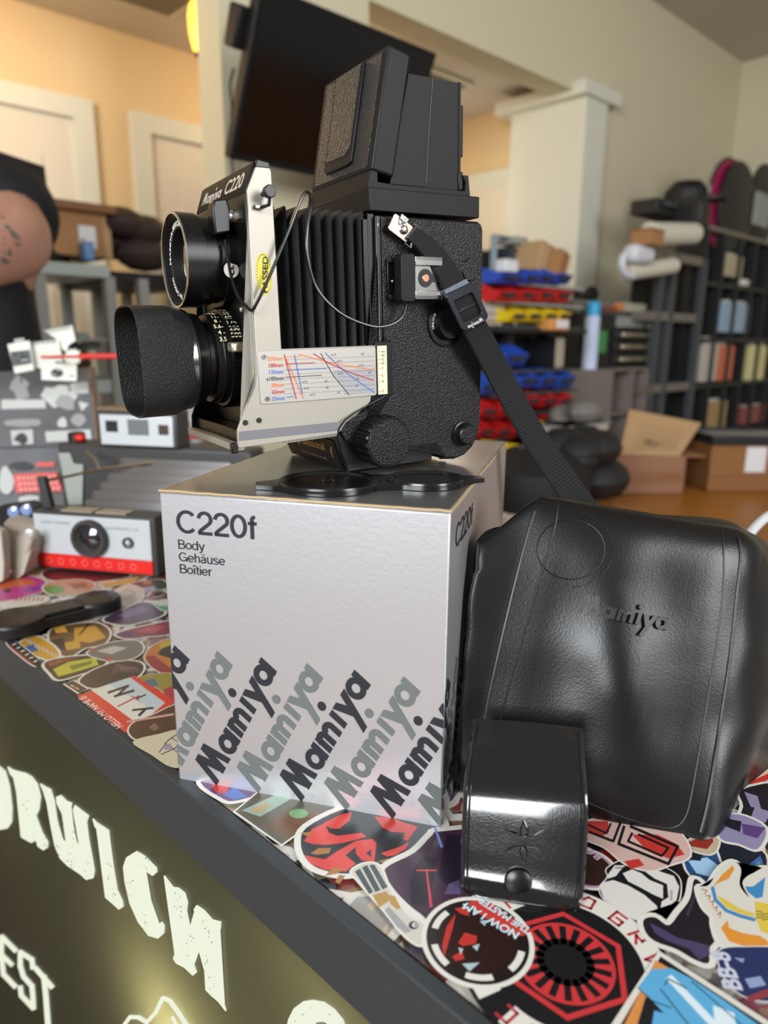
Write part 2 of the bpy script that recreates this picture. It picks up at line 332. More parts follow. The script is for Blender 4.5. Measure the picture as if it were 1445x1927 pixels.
for (x, z) in ((-62.2, 34.6), (-54.6, 35.2)):
    g = G(K).lathe([(-.9, 1.1), (-.9, 1.45), (-.3, 1.5)], (x, 0, z), 'y', 16); sc = g.build('screw', dchr, sp)
    G(K).box(x-1, x+1, -1.05, -.9, z-.15, z+.15).box(x-.15, x+.15, -1.05, -.9, z-1, z+1).build('cross_slot', bkp, sc)
P_(G(K).box(-53.4, -41, 1.6, 80.4, 30, 147), 'lens_board', blk, bev=.5)
P_(G(K).box(-66, -52, 2, 80.5, 22, 24.4).box(-64, -41, 2, 80.5, 24, 30), 'front_bed', blk, bev=.3)
P_(G(K).hexa([(-69, 3, 19.8), (-69, 82.5, 19.8), (-63, 82.5, 19.2), (-63, 3, 19.2), (-69.4, 3, 23.6), (-69.4, 82.5, 23.6), (-56, 82.5, 25), (-56, 3, 25)]), 'bed_shelf', silv, bev=.5)
P_(G(K).box(-70, -66.6, 1, 4.6, 18.5, 24), 'bed_catch', blk, bev=.5)
# nameplate across the top
npg = [(-48.4, 160.6), (-52.9, 148.2), (-52.9, 146), (-50.4, 140.2), (-43, 139.6), (-40.2, 146), (-40.4, 161.4), (-46.5, 162.2)]
npl = P_(G(K).prism(npg, 'y', 1.7, 81.5), 'nameplate', mat('nameplate_black', '0d0d0d', .6, spec=.25), bev=.5); npl2 = P_(G(K).prism([(-47.6, 158.8), (-40.2, 158.8), (-40.2, 161.4), (-46.5, 162.4)], 'y', -.7, 1.8), 'nameplate_cap', blk, bev=.4)
dn = Vector((4.5, 0, 12.4)).normalized(); o1 = Vector((-52.9, 0, 148.2))+Vector((-.94, 0, .34))*.15
g = G(K); wordmark(g, o1+Vector((0, 74, 0))+dn*3.2, (0, -1, 0), dn, 33)
text(g, 'C220', o1+Vector((0, 36, 0))+dn*3.2, (0, -1, 0), dn, 7.4, width=27, bold=.02, skew=.18); g.build('name_lettering', mat('silver_engraving', 'c9c9c6', .35, .5), npl)
P_(G(K).lathe([(-1, 1.2), (-8.6, 1.2), (-8.6, 2.9), (-11.8, 3.1), (-12.4, 2.6)], (-44.6, 2, 146.6), 'y', 20), 'release_knob', blk)
P_(G(K).box(-50, -46, -3, 1, 139.4, 141.4).tube([(-47, -3, 140), (-44, -6, 141), (-43.6, -7, 146)], 1.0, 8), 'knob_bracket', dchr, bev=.3)
P_(G(K).tube([(-54, 20, 139), (-55, 24, 136), (-55, 40, 135), (-55, 74, 136), (-53, 79, 138)], .9, 8).box(-54.5, -50, 8, 80, 136, 140), 'name_support', chrome)
# viewing lens
CV = (0, 41, 118); vl = P_(G(K).lathe([(-52, 24.6), (-58, 24.4), (-58.6, 21.8), (-63, 21.8), (-63.4, 23), (-69, 23.2), (-69.3, 24), (-79.6, 24.2)], CV, 'x', 72, close=False), 'viewing_lens', blk, smooth=25)
G(K).lathe([(-79.6, 24.25), (-80.2, 24.0), (-80.2, 23.1), (-79.4, 22.9)], CV, 'x', 72, close=False).build('chrome_rim', chrome, vl)
g = G(K); pr_ = [(-79.8, 23.0)]
for i in range(4): pr_ += [(-79.0+i*.6, 22.6-i*.4), (-78.8+i*.6, 22.2-i*.4)]
g.lathe(pr_+[(-76.6, 21.0), (-76.4, 16.4), (-73.2, 15.6), (-70.5, 15.2), (-70.5, 0.01)], CV, 'x', 72, close=False).build('inner_ring', blkm, vl, smooth=20)
G(K).lathe([(-71.0, 15.3), (-73.2, 12), (-74.3, 7), (-74.7, .01)], CV, 'x', 48, close=False).build('front_glass', glass, vl)
def arctext(g, s, c, rad, x, a0, a1, h, bold=0.02):
    vs, fs, W_ = text_verts(s, bold)
    def fn(X, Y):
        t = R(a0+(a1-a0)*X/W_); r_ = rad+Y; return (x, c[1]-r_*math.cos(t), c[2]+r_*math.sin(t))
    text(g, s, (0, 0, 0), (1, 0, 0), (0, 1, 0), h, width=W_, bold=bold, fn=fn)
g = G(K); arctext(g, 'MAMIYA-SEKOR', CV, 17.4, -76.75, 182, 70, 2.6); arctext(g, 'No 245550', CV, 17.4, -76.75, 264, 204, 2.6)
g.build('ring_lettering', whp, vl)
# taking lens
CT = (0, 41, 66.5); tl = P_(G(K).lathe([(-52, 27.4), (-54.6, 27.6), (-55, 26.8), (-60.2, 26.6), (-60.6, 25), (-64.2, 24.6), (-64.6, 24.2), (-67.6, 23.6), (-68, 20.6), (-71.4, 20.2), (-71.8, 23.4), (-72.6, 24.4), (-76.6, 25.2), (-78.2, 26.2), (-80.6, 26.2)], CT, 'x', 72), 'taking_lens', blk, smooth=25)
G(K).lathe([(-54.8, 27.1), (-60.0, 27.1)], CT, 'x', 144, rfun=lambda d, r, t: r+(.35 if int(t/(2*PI)*144+.5) % 2 else 0), close=False).build('ribbed_ring', blk, tl, smooth=0)
g = G(K); g.box(-64, -53.6, 6.8, 14, 70.4, 75.6)
lv = g.build('cocking_lever', mat('brushed_nickel', 'c4bda8', .3, .9), tl, bev=1.1, seg=3)
g = G(K)
for i in range(7): g.box(-62.8+i*1.1, -62.4+i*1.1, 7.2, 13, 71.6, 75.2)
g.build('lever_ribs', mat('brushed_nickel', 'c4bda8', .3, .9), lv)
g = G(K)
def cyl_text(g, s, x, rad, phi, h, c, align='l', bold=.01):
    def fn(X, Y):
        t = R(phi)+Y/rad; return (x+X, c[1]-rad*math.cos(t), c[2]+rad*math.sin(t))
    text(g, s, (0, 0, 0), (1, 0, 0), (0, 1, 0), h, bold=bold, align=align, fn=fn)
for i, s in enumerate(('500', '250', '125', '60', '30', '15')): cyl_text(g, s, -60.2, 27.3, 25+i*8.6, 2.9, CT)
for i, s in enumerate(('3.5', '4 -', '5.6-', '8 -', '11-', '16-')): cyl_text(g, s, -62.6, 25.8, 22+i*8.8, 2.5, CT, 'r')
g.build('scale_numbers', mat('cream_engraving', 'e8dfb8', .5), tl)
g = G(K).lathe([(0, 1.5), (-2.6, 1.5), (-3.2, 1.1)], (-53.5, 10, 92), 'x', 14); g.build('flash_terminal', chrome, tl)
# lens hood: round at the back, rounded square in front
def hoodr(d, r, t):
    f = min(max((-79-d)/10, 0), 1); sq = 1/(max(abs(math.cos(t)), abs(math.sin(t)))); sq = (abs(math.cos(t))**3.6+abs(math.sin(t))**3.6)**(-1/3.6)
    return r*(1+(sq-1)*f*.98)
hd = P_(G(K).lathe([(-78.6, 26.4), (-81, 26.6), (-90, 28.6), (-108.6, 28.9), (-109, 28.6), (-108.8, 27.9), (-90, 27.6), (-81, 22)], CT, 'x', 96, rfun=hoodr, close=False), 'lens_hood', mat('crinkle_black_metal', '121212', .55, bump=('v', 1500, .8, .0005)), smooth=30)
G(K).lathe([(-79.5, 26.8), (-83.5, 26.9), (-84, 26.4)], CT, 'x', 72, close=False).build('hood_clamp', dchr, hd)
G(K).lathe([(-82.5, 22), (-81.5, 16), (-82.5, 12), (-83.6, 6), (-84, .01)], CT, 'x', 48, close=False).build('front_glass', glass, tl)
# dot stickers
def disc_on(g, c, n, r, ex, ry=None, th=.25, seg=28):
    c, n, ex = Vector(c), Vector(n).normalized(), Vector(ex).normalized(); ey = n.cross(ex)
    g.slab([c+ex*r*math.cos(2*PI*k/seg)+ey*(ry or r)*math.sin(2*PI*k/seg) for k in range(seg)], n, th); return c+n*(th+.05), ex, ey
g = G(K); c, e1, e2 = disc_on(g, (-57.5, 17.0, 112), (-.12, -1, 0), 4.0, (1, 0, 0)); ds = P_(g, 'round_sticker', mat('white_dot_sticker', 'd6d2c6', .5))
g = G(K); text(g, 'ct', c+Vector((1.4, 0, -2.8)), (0, 0, 1), (-1, 0, 0), 3.4, width=5, bold=.04); g.build('sticker_mark', bkp, ds)
g = G(K); disc_on(g, (-46.6, -.4, 109), (0, -1, 0), 4.3, (1, 0, 0), 10.5, .15); ps = P_(g, 'oval_sticker', yel)
g = G(K)
for k in range(40):
    t = 2*PI*k/40; g.poly([(-46.6+r_*math.cos(t+dt), -.6, 109+r_*2.44*math.sin(t+dt)) for r_, dt in ((3.7, 0), (3.95, 0), (3.95, .08), (3.7, .08))])
text(g, 'PASSED', (-45.4, -.62, 99.8), (.08, 0, 1), (-1, 0, .08), 2.9, width=17.5, bold=.02); g.build('sticker_lettering', bkp, ps)
# flash cord plug + distance plate
lab = P_(G(K).prism(rrect(-53.2, 18, 43.4, 70.9, 1.6), 'y', -1.1, -.3), 'distance_plate', mat('plate_aluminium', 'aaa69f', .42, .5), bev=.2)
def S2(a, b, s=-1.25): return side(*Z2(a, b), s)
for i, (s, m_) in enumerate((('250mm', orgp), ('180mm', redp), ('135mm', blup), ('\u00b7s105mm', bkp), ('80mm', orgp), ('65mm', redp), ('55mm', blup))):
    y = 1110+i*41; g = G(K); x1 = S2(172+i*2, y)[0]; z = S2(172, y)[2]+.1
    text(g, s, (x1, -1.2, z), (1, 0, -.0), (0, 0, 1), 2.1, bold=.02, align='r'); g.build('focal_length_lettering', m_, lab)
def stroke(g, pts, w_=.32):
    P = [S2(*p) for p in pts]
    for a, b in zip(P, P[1:]):
        a, b = Vector(a), Vector(b); t = (b-a).normalized(); n = Vector((-t.z, 0, t.x))*w_/2; g.poly([a-n, b-n, b+n, a+n])
g = G(K); stroke(g, [(180, 1075), (300, 1347)], .55); stroke(g, [(270, 1072), (400, 1108), (500, 1132), (730, 1168)], .5); stroke(g, [(195, 1090), (285, 1087)]); g.build('orange_curve', orgp, lab)
g = G(K); stroke(g, [(180, 1075), (255, 1350)], .55); stroke(g, [(360, 1068), (450, 1125), (600, 1190), (735, 1235)], .55); stroke(g, [(188, 1132), (370, 1125)], .4); g.build('red_curve', redp, lab)
g = G(K); stroke(g, [(243, 1075), (293, 1320)], .5); stroke(g, [(433, 1063), (520, 1150), (620, 1230), (738, 1310)], .5); stroke(g, [(195, 1172), (438, 1161)], .35); stroke(g, [(195, 1338), (240, 1334)], .4); g.build('blue_curve', blup, lab)
g = G(K); stroke(g, [(405, 1065), (480, 1200), (582, 1325)], .4); stroke(g, [(185, 1215), (412, 1203)], .35)
for i in range(8): stroke(g, [(180, 1108+i*30), (735, 1085+i*29)], .09)
for i, (a, b, s) in enumerate(((470, 1083, 'x1.5'), (655, 1078, 'x2'), (505, 1122, 'x1.5'), (640, 1148, 'x1.5'), (700, 1192, 'x2'), (512, 1200, 'x1.5'), (625, 1230, 'x3'), (292, 1250, 'x1.5'), (430, 1246, 'x2'), (300, 1290, 'x1.5'), (437, 1284, 'x2'), (620, 1272, 'x3'), (340, 1330, 'x1.5'), (508, 1316, 'x2'))):
    text(g, s, S2(a, b), (1, 0, 0), (0, 0, 1), 1.3)
g.build('chart_lines', bkp, lab)
g = G(K)
for z0, a in ((45, .62), (48.6, .6), (52.2, .55), (55.8, .5)):
    g.box(18-35*(1-a)*1.6, 17.6, -1.14, -1.1, z0, z0+3.2)
g.build('grey_zones', mat('grey_print', '98979a', .5), lab)
for x, z in ((-49.8, 68.0), (-49.4, 46.2)):
    sc = G(K).lathe([(-.7, 1.0), (-.7, 1.35), (0, 1.4)], (x, -1.1, z), 'y', 16).build('plate_screw', chrome, lab); G(K).box(x-.9, x+.9, -1.95, -1.8, z-.14, z+.14).box(x-.14, x+.14, -1.95, -1.8, z-.9, z+.9).build('cross_slot', bkp, sc)
P_(G(K).box(18, 29, -1.0, 1, 42.6, 73.4), 'scale_holder', blk, bev=.4)
sc_ = P_(G(K).box(19, 25, -1.8, -.9, 43.8, 71.2), 'distance_scale', ivo, bev=.15)
g = G(K)
for b, s in ((1055, '\u221e'), (1080, '30'), (1105, '15'), (1130, '10'), (1162, '7'), (1205, '5'), (1242, '4'), (1302, '3')):
    z = S2(770, b, -1.9)[2]; g.box(19.2, 20.8, -1.87, -1.82, z-.1, z+.1); text(g, s if s != '\u221e' else 'oo', (21.2, -1.9, z-.75), (1, 0, 0), (0, 0, 1), 1.7)
g.build('scale_numbers', bkp, sc_)
# knobs
kn = P_(G(K).lathe([(0, 14.4), (-1.2, 15), (-13, 15), (-14, 14.2), (-14, .01)], (17.5, -.6, 17.8), 'y', 120, rfun=lambda d, r, t: r-(.9 if (d < -1 and d > -13.5 and (int(t/(2*PI)*120+.5)//3) % 2) else 0)), 'focus_knob', blk, smooth=15)
G(K).lathe([(-14, 13.6), (-14.6, 13.2), (-14.8, .01)], (17.5, -.6, 17.8), 'y', 64).build('knob_leather', lea, kn)
sk_ = P_(G(K).lathe([(0, 8.2), (-1.5, 8), (-1.8, 6.8), (-6.4, 6.6), (-7, 6.0), (-7, .01)], (80.5, -.4, 15.4), 'y', 48), 'advance_release', blk); G(K).lathe([(-7, 5.7), (-7.3, 5.5), (-7.3, .01)], (80.5, -.4, 15.4), 'y', 40).build('button_leather', lea, sk_)
dl = P_(G(K).lathe([(0, 13.4), (-1.4, 13.2), (-1.8, 12.2), (-1.2, 9.5), (-4, 8.8), (-6, 8.4), (-6, .01)], (67.5, -.4, 82.4), 'y', 56), 'lock_dial', blk)
g = G(K)
vs, fs, W_ = text_verts('UNLOCK', .01)
def fn(X, Y):
    t = R(195-X/W_*50); r_ = 10.0+Y; return (67.5+r_*math.cos(t), -2.4, 82.4+r_*math.sin(t))
text(g, 'UNLOCK', (0, 0, 0), (1, 0, 0), (0, 1, 0), 1.5, width=W_, bold=.01, fn=fn); g.build('dial_lettering', whp, dl)
P_(G(K).lathe([(0, 6.6), (-.6, 6.4), (-.9, 6), (-.9, .01)], (85.6, -.4, 113.5), 'y', 40), 'leather_pad', lea)
P_(G(K).box(14.6, 19, 3.5, 6.5, 112, 115.5), 'frame_rivet', chrome, bev=.8)
# accessory shoe of the body
P_(G(K).box(26.5, 62, -1.8, -.4, 96.5, 118.5).box(26.5, 60, -3.6, -1.6, 96.5, 99.2).box(26.5, 60, -3.6, -1.6, 115.8, 118.5), 'accessory_shoe', blk, bev=.4)
P_(G(K).lathe([(0, 1.6), (-1.6, 1.5), (-2.2, .9)], (29.5, -1.6, 106), 'y', 12), 'shoe_screw', dchr)
# strap lug on the side
lug = P_(G(K).lathe([(0, 3.4), (-2.2, 3.2), (-2.6, 2.2), (-4.6, 2.4), (-5.2, 1.4)], (33.5, -.6, 136.6), 'y', 20), 'strap_lug', chrome)

# ---- hot shoe adapter with its cord, a thing of its own
ad = thing('flash_shoe_adapter', 'small black flash shoe adapter with a thin cord on the camera side', 'flash adapter', mw=MW)
G(K).prism(rrect(29.5, 39, 94.5, 120.5, 2.2), 'y', -11.5, -3.7).build('adapter_block', blkm, ad, bev=.8, seg=3)
G(K).box(38, 57, -9, -4, 96, 119).build('adapter_base', blk, ad, bev=.5)
sh = G(K).box(38.5, 57, -9.7, -9, 96, 119).build('shoe_plate', chrome, ad, bev=.2)
G(K).box(38.5, 57, -12, -9.7, 116.6, 119).box(38.5, 57, -12, -11.2, 114.2, 119).box(38.5, 57, -12, -9.7, 96, 98.4).box(38.5, 57, -12, -11.2, 96, 100.8).build('shoe_rail', chrome, sh, bev=.35)
G(K).lathe([(0, 5.0), (-.4, 4.8), (-.4, .01)], (46.6, -9.7, 107.6), 'y', 36).box(50, 58, -10, -9.7, 105.4, 109.8).build('insulator', bkp, sh)
G(K).lathe([(-.4, 2.3), (-.8, 2.0), (-.8, .01)], (46.6, -9.7, 107.6), 'y', 24).build('contact_pin', coppr, sh)
G(K).prism([(-66, 128.5), (-57.5, 130), (-57, 141), (-58.5, 146), (-65, 145), (-66.5, 141)], 'y', 13, 22).build('plug', blk, ad, bev=1.0, seg=3)
G(K).lathe([(-57.8, 3.4), (-53.5, 3.6)], (0, 17, 138), 'x', 20).build('plug_collar', chrome, ad)
cp = [((423, 452), 16), ((428, 480), 14), ((434, 515), 10), ((446, 553), 5), ((462, 575), 1), ((474, 584), -3), ((482, 572), -5), ((498, 540), -6), ((520, 490), -7), ((545, 430), -8), ((562, 385), -8), ((575, 362), -7), ((584, 368), -6), ((586, 390), -5), ((579, 425), -4), ((577, 465), -4), ((582, 500), -4), ((594, 538), -4), ((615, 567), -5), ((645, 592), -6), ((680, 608), -7), ((712, 615), -8), ((740, 609), -9), ((757, 595), -9), ((764, 574), -8)]
G(K).tube(cat_rom([side(p[0], p[1], s) for p, s in cp], 5), .85, 8).build('cord', mat('cord_rubber', '0d0d0d', .25, spec=.6), ad)

# ---- neck strap
st = thing('neck_strap', 'black ribbed nylon neck strap with a metal buckle hanging from the camera side', 'strap', mw=MW)
spx = [((772, 437), -6, 17), ((795, 456), -7, 20), ((822, 486), -9, 23), ((846, 522), -12, 24), ((866, 560), -14, 25), ((885, 600), -14, 27), ((912, 652), -12, 28), ((940, 705), -10, 28), ((972, 765), -8, 28), ((1005, 822), -6, 28), ((1038, 872), -4, 29), ((1075, 925), -2, 30), ((1100, 965), 2, 30), ((1110, 1050), 8, 30), ((1116, 1145), 14, 30), ((1122, 1222), 18, 30)]
Pm = [Vector(side(p[0], p[1], s)) for p, s, w_ in spx]; wd = []
for i, (p, s, w_) in enumerate(spx):
    q0, q1 = spx[max(i-1, 0)][0], spx[min(i+1, len(spx)-1)][0]; dx, dy = q1[0]-q0[0], q1[1]-q0[1]; n_ = math.hypot(dx, dy); nx, ny = dy/n_*w_*.82, -dx/n_*w_*.82
    wd.append((Vector(side(p[0]+nx, p[1]+ny, s))-Vector(side(p[0]-nx, p[1]-ny, s)))/2)
Pd = cat_rom(Pm, 10); Wd = cat_rom(wd, 10)
web = G(K).ribbon(Pd, Wd, 1.5).build('webbing', mat('nylon_webbing', '19191a', .5), st)
g = G(K)   # raised cross ribs of the weave
for i in range(2, len(Pd)-2):
    for h in (.5,):
        a = Pd[i].lerp(Pd[i+1], h); w_ = Wd[i]*.98; t = (Pd[i+1]-Pd[i-1]).normalized(); n = w_.cross(t).normalized(); n = n if n.y < 0 else -n
        g.tube([a-w_+n*.62, a+w_+n*.62], .95, 6)
g.build('webbing_ribs', mat('nylon_webbing', '1a1a1b', .45), web)
def frame_at(i, roll=0):
    t = (Pd[min(i+2, len(Pd)-1)]-Pd[i-2]).normalized(); w_ = Wd[i].normalized(); n = w_.cross(t); n = n if n.y < 0 else -n
    return Pd[i], t, w_, n.normalized()
c, t, w_, n = frame_at(45); mb = Matrix((w_, t, n)).transposed().to_4x4(); mb.translation = Vector(c)*K+n*.0022
g = G(K); g2 = G(K)
outer = rrect(-10.6, 10.6, -12.5, 11.5, 3, 5); inner = rrect(-7.2, 7.2, -7.2, 6.8, 1.6, 5)
for z in (-.9, .9): pass
ao = [[g.v((x, y, z)) for x, y in outer] for z in (-.9, .9)]; ai = [[g.v((x, y, z)) for x, y in inner] for z in (-.9, .9)]; m_ = len(outer)
for i in range(m_):
    j = (i+1) % m_
    g.bm.faces.new([ao[0][i], ao[0][j], ao[1][j], ao[1][i]]); g.bm.faces.new([ai[0][i], ai[1][i], ai[1][j], ai[0][j]]); g.bm.faces.new([ao[1][i], ao[1][j], ai[1][j], ai[1][i]]); g.bm.faces.new([ao[0][i], ai[0][i], ai[0][j], ao[0][j]])
g.box(-7.4, 7.4, -.9, .9, -1.6, -.2)
bk = G(K).add(g, mb).build('buckle', mat('gunmetal', '3a3b40', .28, .85), st, bev=.35)
g = G(K); wordmark(g, (-6, -11.2, 1.0), (1, 0, 0), (0, 1, 0), 12); gg = G(K).add(g, mb @ Matrix.Rotation(PI, 4, 'Z') @ Matrix.Translation((0, 0, 0))); gg.build('buckle_mark', mat('silver_engraving', 'c9c9c6', .35, .5), bk)
c, t, w_, n = frame_at(36); mb2 = Matrix((w_, t, n)).transposed().to_4x4(); mb2.translation = Vector(c)*K
G(K).add(G(K).box(-8.6, 8.6, -3, 2.6, -1.6, 2.0), mb2).build('strap_keeper', mat('sparkling_grey_metal', '6b7380', .35, .7, bump=('n', 2500, .8)), st, bev=.4)
# the clip that hooks on the lug
a, b = Vector(side(730, 412, -4.5)), Vector(side(782, 452, -4.5)); t = (b-a).normalized(); n = Vector((0, -1, 0)); w_ = n.cross(t)
mc = Matrix((w_, t, n)).transposed().to_4x4(); mc.translation = (a+b)/2*K
G(K).add(G(K).prism(rrect(-4.9, 4.9, -8.6, 5.5, 1.4, 3), 'z', 0, 1), mc).build('clip', anod, st, bev=.3)
G(K).add(G(K).lathe([(.8, 2.6), (2.2, 2.3), (3.2, 1.4), (3.5, .01)], (0, .4, 0), 'z', 20), mc).build('clip_rivet', chrome, st)
G(K).add(G(K).tube([(-6, 4, 1), (-6, 8.5, 1.2), (6, 8.5, 1.2), (6, 4, 1)], .9, 8).box(3.6, 6.2, -5, 0, .4, 2.2), mc).build('clip_loop', chrome, st)
# ================================================================ SILVER BOX
BP = Vector((0.0307, 0.3169, 1.0)); BYAW = -0.27126; BWID, BDEP, BH = 152.4, 237.3, 170
BA = Vector((math.cos(BYAW), math.sin(BYAW), 0)); BB = Vector((-math.sin(BYAW), math.cos(BYAW), 0))
MB = Matrix((BA, BB, Vector((0, 0, 1)))).transposed().to_4x4(); MB.translation = BP-BA*BWID*K     # local origin at the front left bottom
pap = mat('silver_metallic_paper', 'cfd0d4', .34, .72, bump=('n', 330, .16, .0005), spec=.6); papt = mat('silver_paper_lid', 'b4b4b2', .26, .9, bump=('n', 60, .12, .001)); card = mat('worn_card_edge', 'b89c72', .8)
bx = thing('camera_box', 'silver cardboard camera box with black lettering, at the front edge of the counter', 'box', mw=MB)
G(K).box(0, BWID, 0, BDEP, 0, BH-1.6).build('carton', pap, bx, bev=1.0)
G(K).box(.4, BWID-.4, .4, BDEP-.4, BH-1.7, BH).build('lid', papt, bx, bev=.6)
g = G(K); z = BH-1.2
random.seed(4)
def worn(a, b, n=26): return [Vector(a).lerp(Vector(b), i/n)+Vector((random.uniform(-.12, .12), random.uniform(-.12, .12), random.uniform(-.25, .25))) for i in range(n+1)]
g.tube(worn((0, 0, z+.5), (BWID, 0, z+.5)), .6, 6).tube(worn((BWID, 0, z+.5), (BWID, BDEP, z+.5)), .6, 6).tube(worn((0, 0, z+.5), (0, BDEP, z+.5)), .5, 6); g.build('worn_edge', card, bx)
E_ = -.25
prt = mat('box_black_print', '23252b', .45); prg = mat('box_grey_print', '5f6563', .45)
def flet(name, s, x, z, h, w_, m_, bold): g = G(K); text(g, s, (x, E_, z), (1, 0, 0), (0, 0, 1), h, width=w_, bold=bold); return g.build(name, m_, bx)
for s_, x_, z_, h_, wt_, sx_ in (('C220f', 8.9, 147.6, 12.2, .145, 1.16), ('Body', 9.0, 138.9, 5.0, .115, 1.2), ('Geh\u00e4use', 9.1, 132.1, 5.0, .115, 1.2), ('Bo\u00eetier', 9.0, 125.5, 5.0, .115, 1.2)):
    g = G(K); grot(g, s_, (x_, E_, z_), (1, 0, 0), (0, 0, 1), h_, wt_, sx_); g.build('title_lettering', prt, bx, smooth=0)
g = G(K); grot(g, 'C220f', (BWID+.25, 15, 146.5), (0, 1, 0), (0, 0, 1), 12.2, .145, 1.38); g.build('side_lettering', prt, bx)
th = R(62.8); ex = Vector((math.cos(th), math.sin(th), 0)); ey = Vector((-math.sin(th), math.cos(th), 0))
def clipg(g, planes):
    for co_, no in planes: bmesh.ops.bisect_plane(g.bm, geom=g.bm.verts[:]+g.bm.edges[:]+g.bm.faces[:], plane_co=Vector(co_)*K, plane_no=no, clear_outer=True)
for i in range(-2, 7):
    o = (24.3-0.3+i*25.65, 1.0)
    for face in ('front', 'side'):
        g = G(K)
        for nf, f in enumerate(wordmark2d()):
            g.poly([Vector((o[0], o[1], nf*.0006*(-1 if face == 'front' else 1)))+ex*x+ey*y for x, y in f])
        x0, x1 = (0.2, BWID-.3) if face == 'front' else (BWID+.3, BWID+150)
        clipg(g, [((x0, 0, 0), (-1, 0, 0)), ((x1, 0, 0), (1, 0, 0)), ((0, .3, 0), (0, -1, 0))])
        if not g.bm.faces: g.bm.free(); continue
        if face == 'front': mx = Matrix(((1, 0, 0, 0), (0, 0, 1, E_*K), (0, 1, 0, 0), (0, 0, 0, 1)))
        else: mx = Matrix(((0, 0, 1, (BWID+.25)*K), (1, 0, 0, -BWID*K), (0, 1, 0, 0), (0, 0, 0, 1)))
        G(K).add(g, mx).build('wordmark_'+('black' if i % 2 == 0 else 'grey')+'_print', prt if i % 2 == 0 else prg, bx)
# ================================================================ COUNTER with lit sign
CTH = R(-44.1); CE = Vector((math.cos(CTH), math.sin(CTH), 0)); CN = Vector((-math.sin(CTH), math.cos(CTH), 0))   # along the front edge, into the counter
C0 = Vector((-.0572, .301, 1.0)); MC = Matrix((CE, CN, Vector((0, 0, 1)))).transposed().to_4x4(); MC.translation = C0
ct = thing('shop_counter', 'black counter covered with stickers and fronted by a lit sign panel', 'counter', mw=MC)
edg = mat('black_vinyl_edge', '333638', .5, bump=('n', 1200, .2, .0003)); 
G().box(-1.12, 1.0, .002, .68, -.045, -.0012).build('countertop', mat('counter_board', '1b1b1c', .35), ct)
G().box(-1.12, 1.0, -.004, .004, -.0405, .0012).build('edge_band', edg, ct, bev=.001)
G().box(-1.1, .98, .0, .66, -1.0, -.62).box(-1.1, -1.08, .0, .66, -.62, -.045).box(.96, .98, .0, .66, -.62, -.045).box(-1.08, .96, .16, .66, -.62, -.045).build('cabinet', mat('counter_board', '1b1b1c', .35), ct)
m = bpy.data.materials.new('collage_of_small_stickers'); m.use_nodes = True; nt = m.node_tree; b = nt.nodes['Principled BSDF']; b.inputs['Roughness'].default_value = .27
tc = nt.nodes.new('ShaderNodeTexCoord'); dn_ = nt.nodes.new('ShaderNodeTexNoise'); dn_.inputs['Scale'].default_value = 30
va = nt.nodes.new('ShaderNodeVectorMath'); va.operation = 'MULTIPLY_ADD'; va.inputs[1].default_value = (.03, .03, 0); nt.links.new(tc.outputs['Object'], dn_.inputs['Vector']); nt.links.new(dn_.outputs['Color'], va.inputs[0]); nt.links.new(tc.outputs['Object'], va.inputs[2])
v1 = nt.nodes.new('ShaderNodeTexVoronoi'); v1.inputs['Scale'].default_value = 34; v2 = nt.nodes.new('ShaderNodeTexVoronoi'); v2.feature = 'DISTANCE_TO_EDGE'; v2.inputs['Scale'].default_value = 34; v3 = nt.nodes.new('ShaderNodeTexVoronoi'); v3.inputs['Scale'].default_value = 150
for v_ in (v1, v2, v3): nt.links.new(va.outputs[0], v_.inputs['Vector'])
def ramp(cols, fac, const=True):
    r = nt.nodes.new('ShaderNodeValToRGB'); r.color_ramp.interpolation = 'CONSTANT' if const else 'LINEAR'; e = r.color_ramp.elements
    while len(e) < len(cols): e.new(.5)
    for i, c_ in enumerate(cols): e[i].position = i/len(cols); e[i].color = lin(c_)
    nt.links.new(fac, r.inputs['Fac']); return r.outputs['Color']
s1 = nt.nodes.new('ShaderNodeSeparateColor'); nt.links.new(v1.outputs['Color'], s1.inputs[0]); s3 = nt.nodes.new('ShaderNodeSeparateColor'); nt.links.new(v3.outputs['Color'], s3.inputs[0])
c1 = ramp(['2a2628', '7d3a34', '3c3a4c', 'b8b0a0', '4d3b2e', '8a8a88', '26282c', 'a89a6a', '5a4a66', 'c2bcae', '1e1d20'], s1.outputs[0]); c3 = ramp(['1d1c1f', 'a8443c', '8f8574', 'c9c2b4', '3e4f6e', 'b48a4a', '2c2a2e'], s3.outputs[1])
ml = nt.nodes.new('ShaderNodeMix'); ml.data_type = 'RGBA'; ml.inputs[0].default_value = .45; nt.links.new(c1, ml.inputs[6]); nt.links.new(c3, ml.inputs[7])
mw_ = nt.nodes.new('ShaderNodeMix'); mw_.data_type = 'RGBA'; lt = nt.nodes.new('ShaderNodeMath'); lt.operation = 'LESS_THAN'; lt.inputs[1].default_value = .075; nt.links.new(v2.outputs['Distance'], lt.inputs[0]); nt.links.new(lt.outputs[0], mw_.inputs[0]); nt.links.new(ml.outputs[2], mw_.inputs[6]); mw_.inputs[7].default_value = lin('cfcbc0'); nt.links.new(mw_.outputs[2], b.inputs['Base Color'])
o = G().box(-1.12, 1.0, .005, .675, -.0012, 0).build('sticker_collage', m, ct); o['label'] = 'dense collage of small stickers under the others'; o['kind'] = 'stuff'
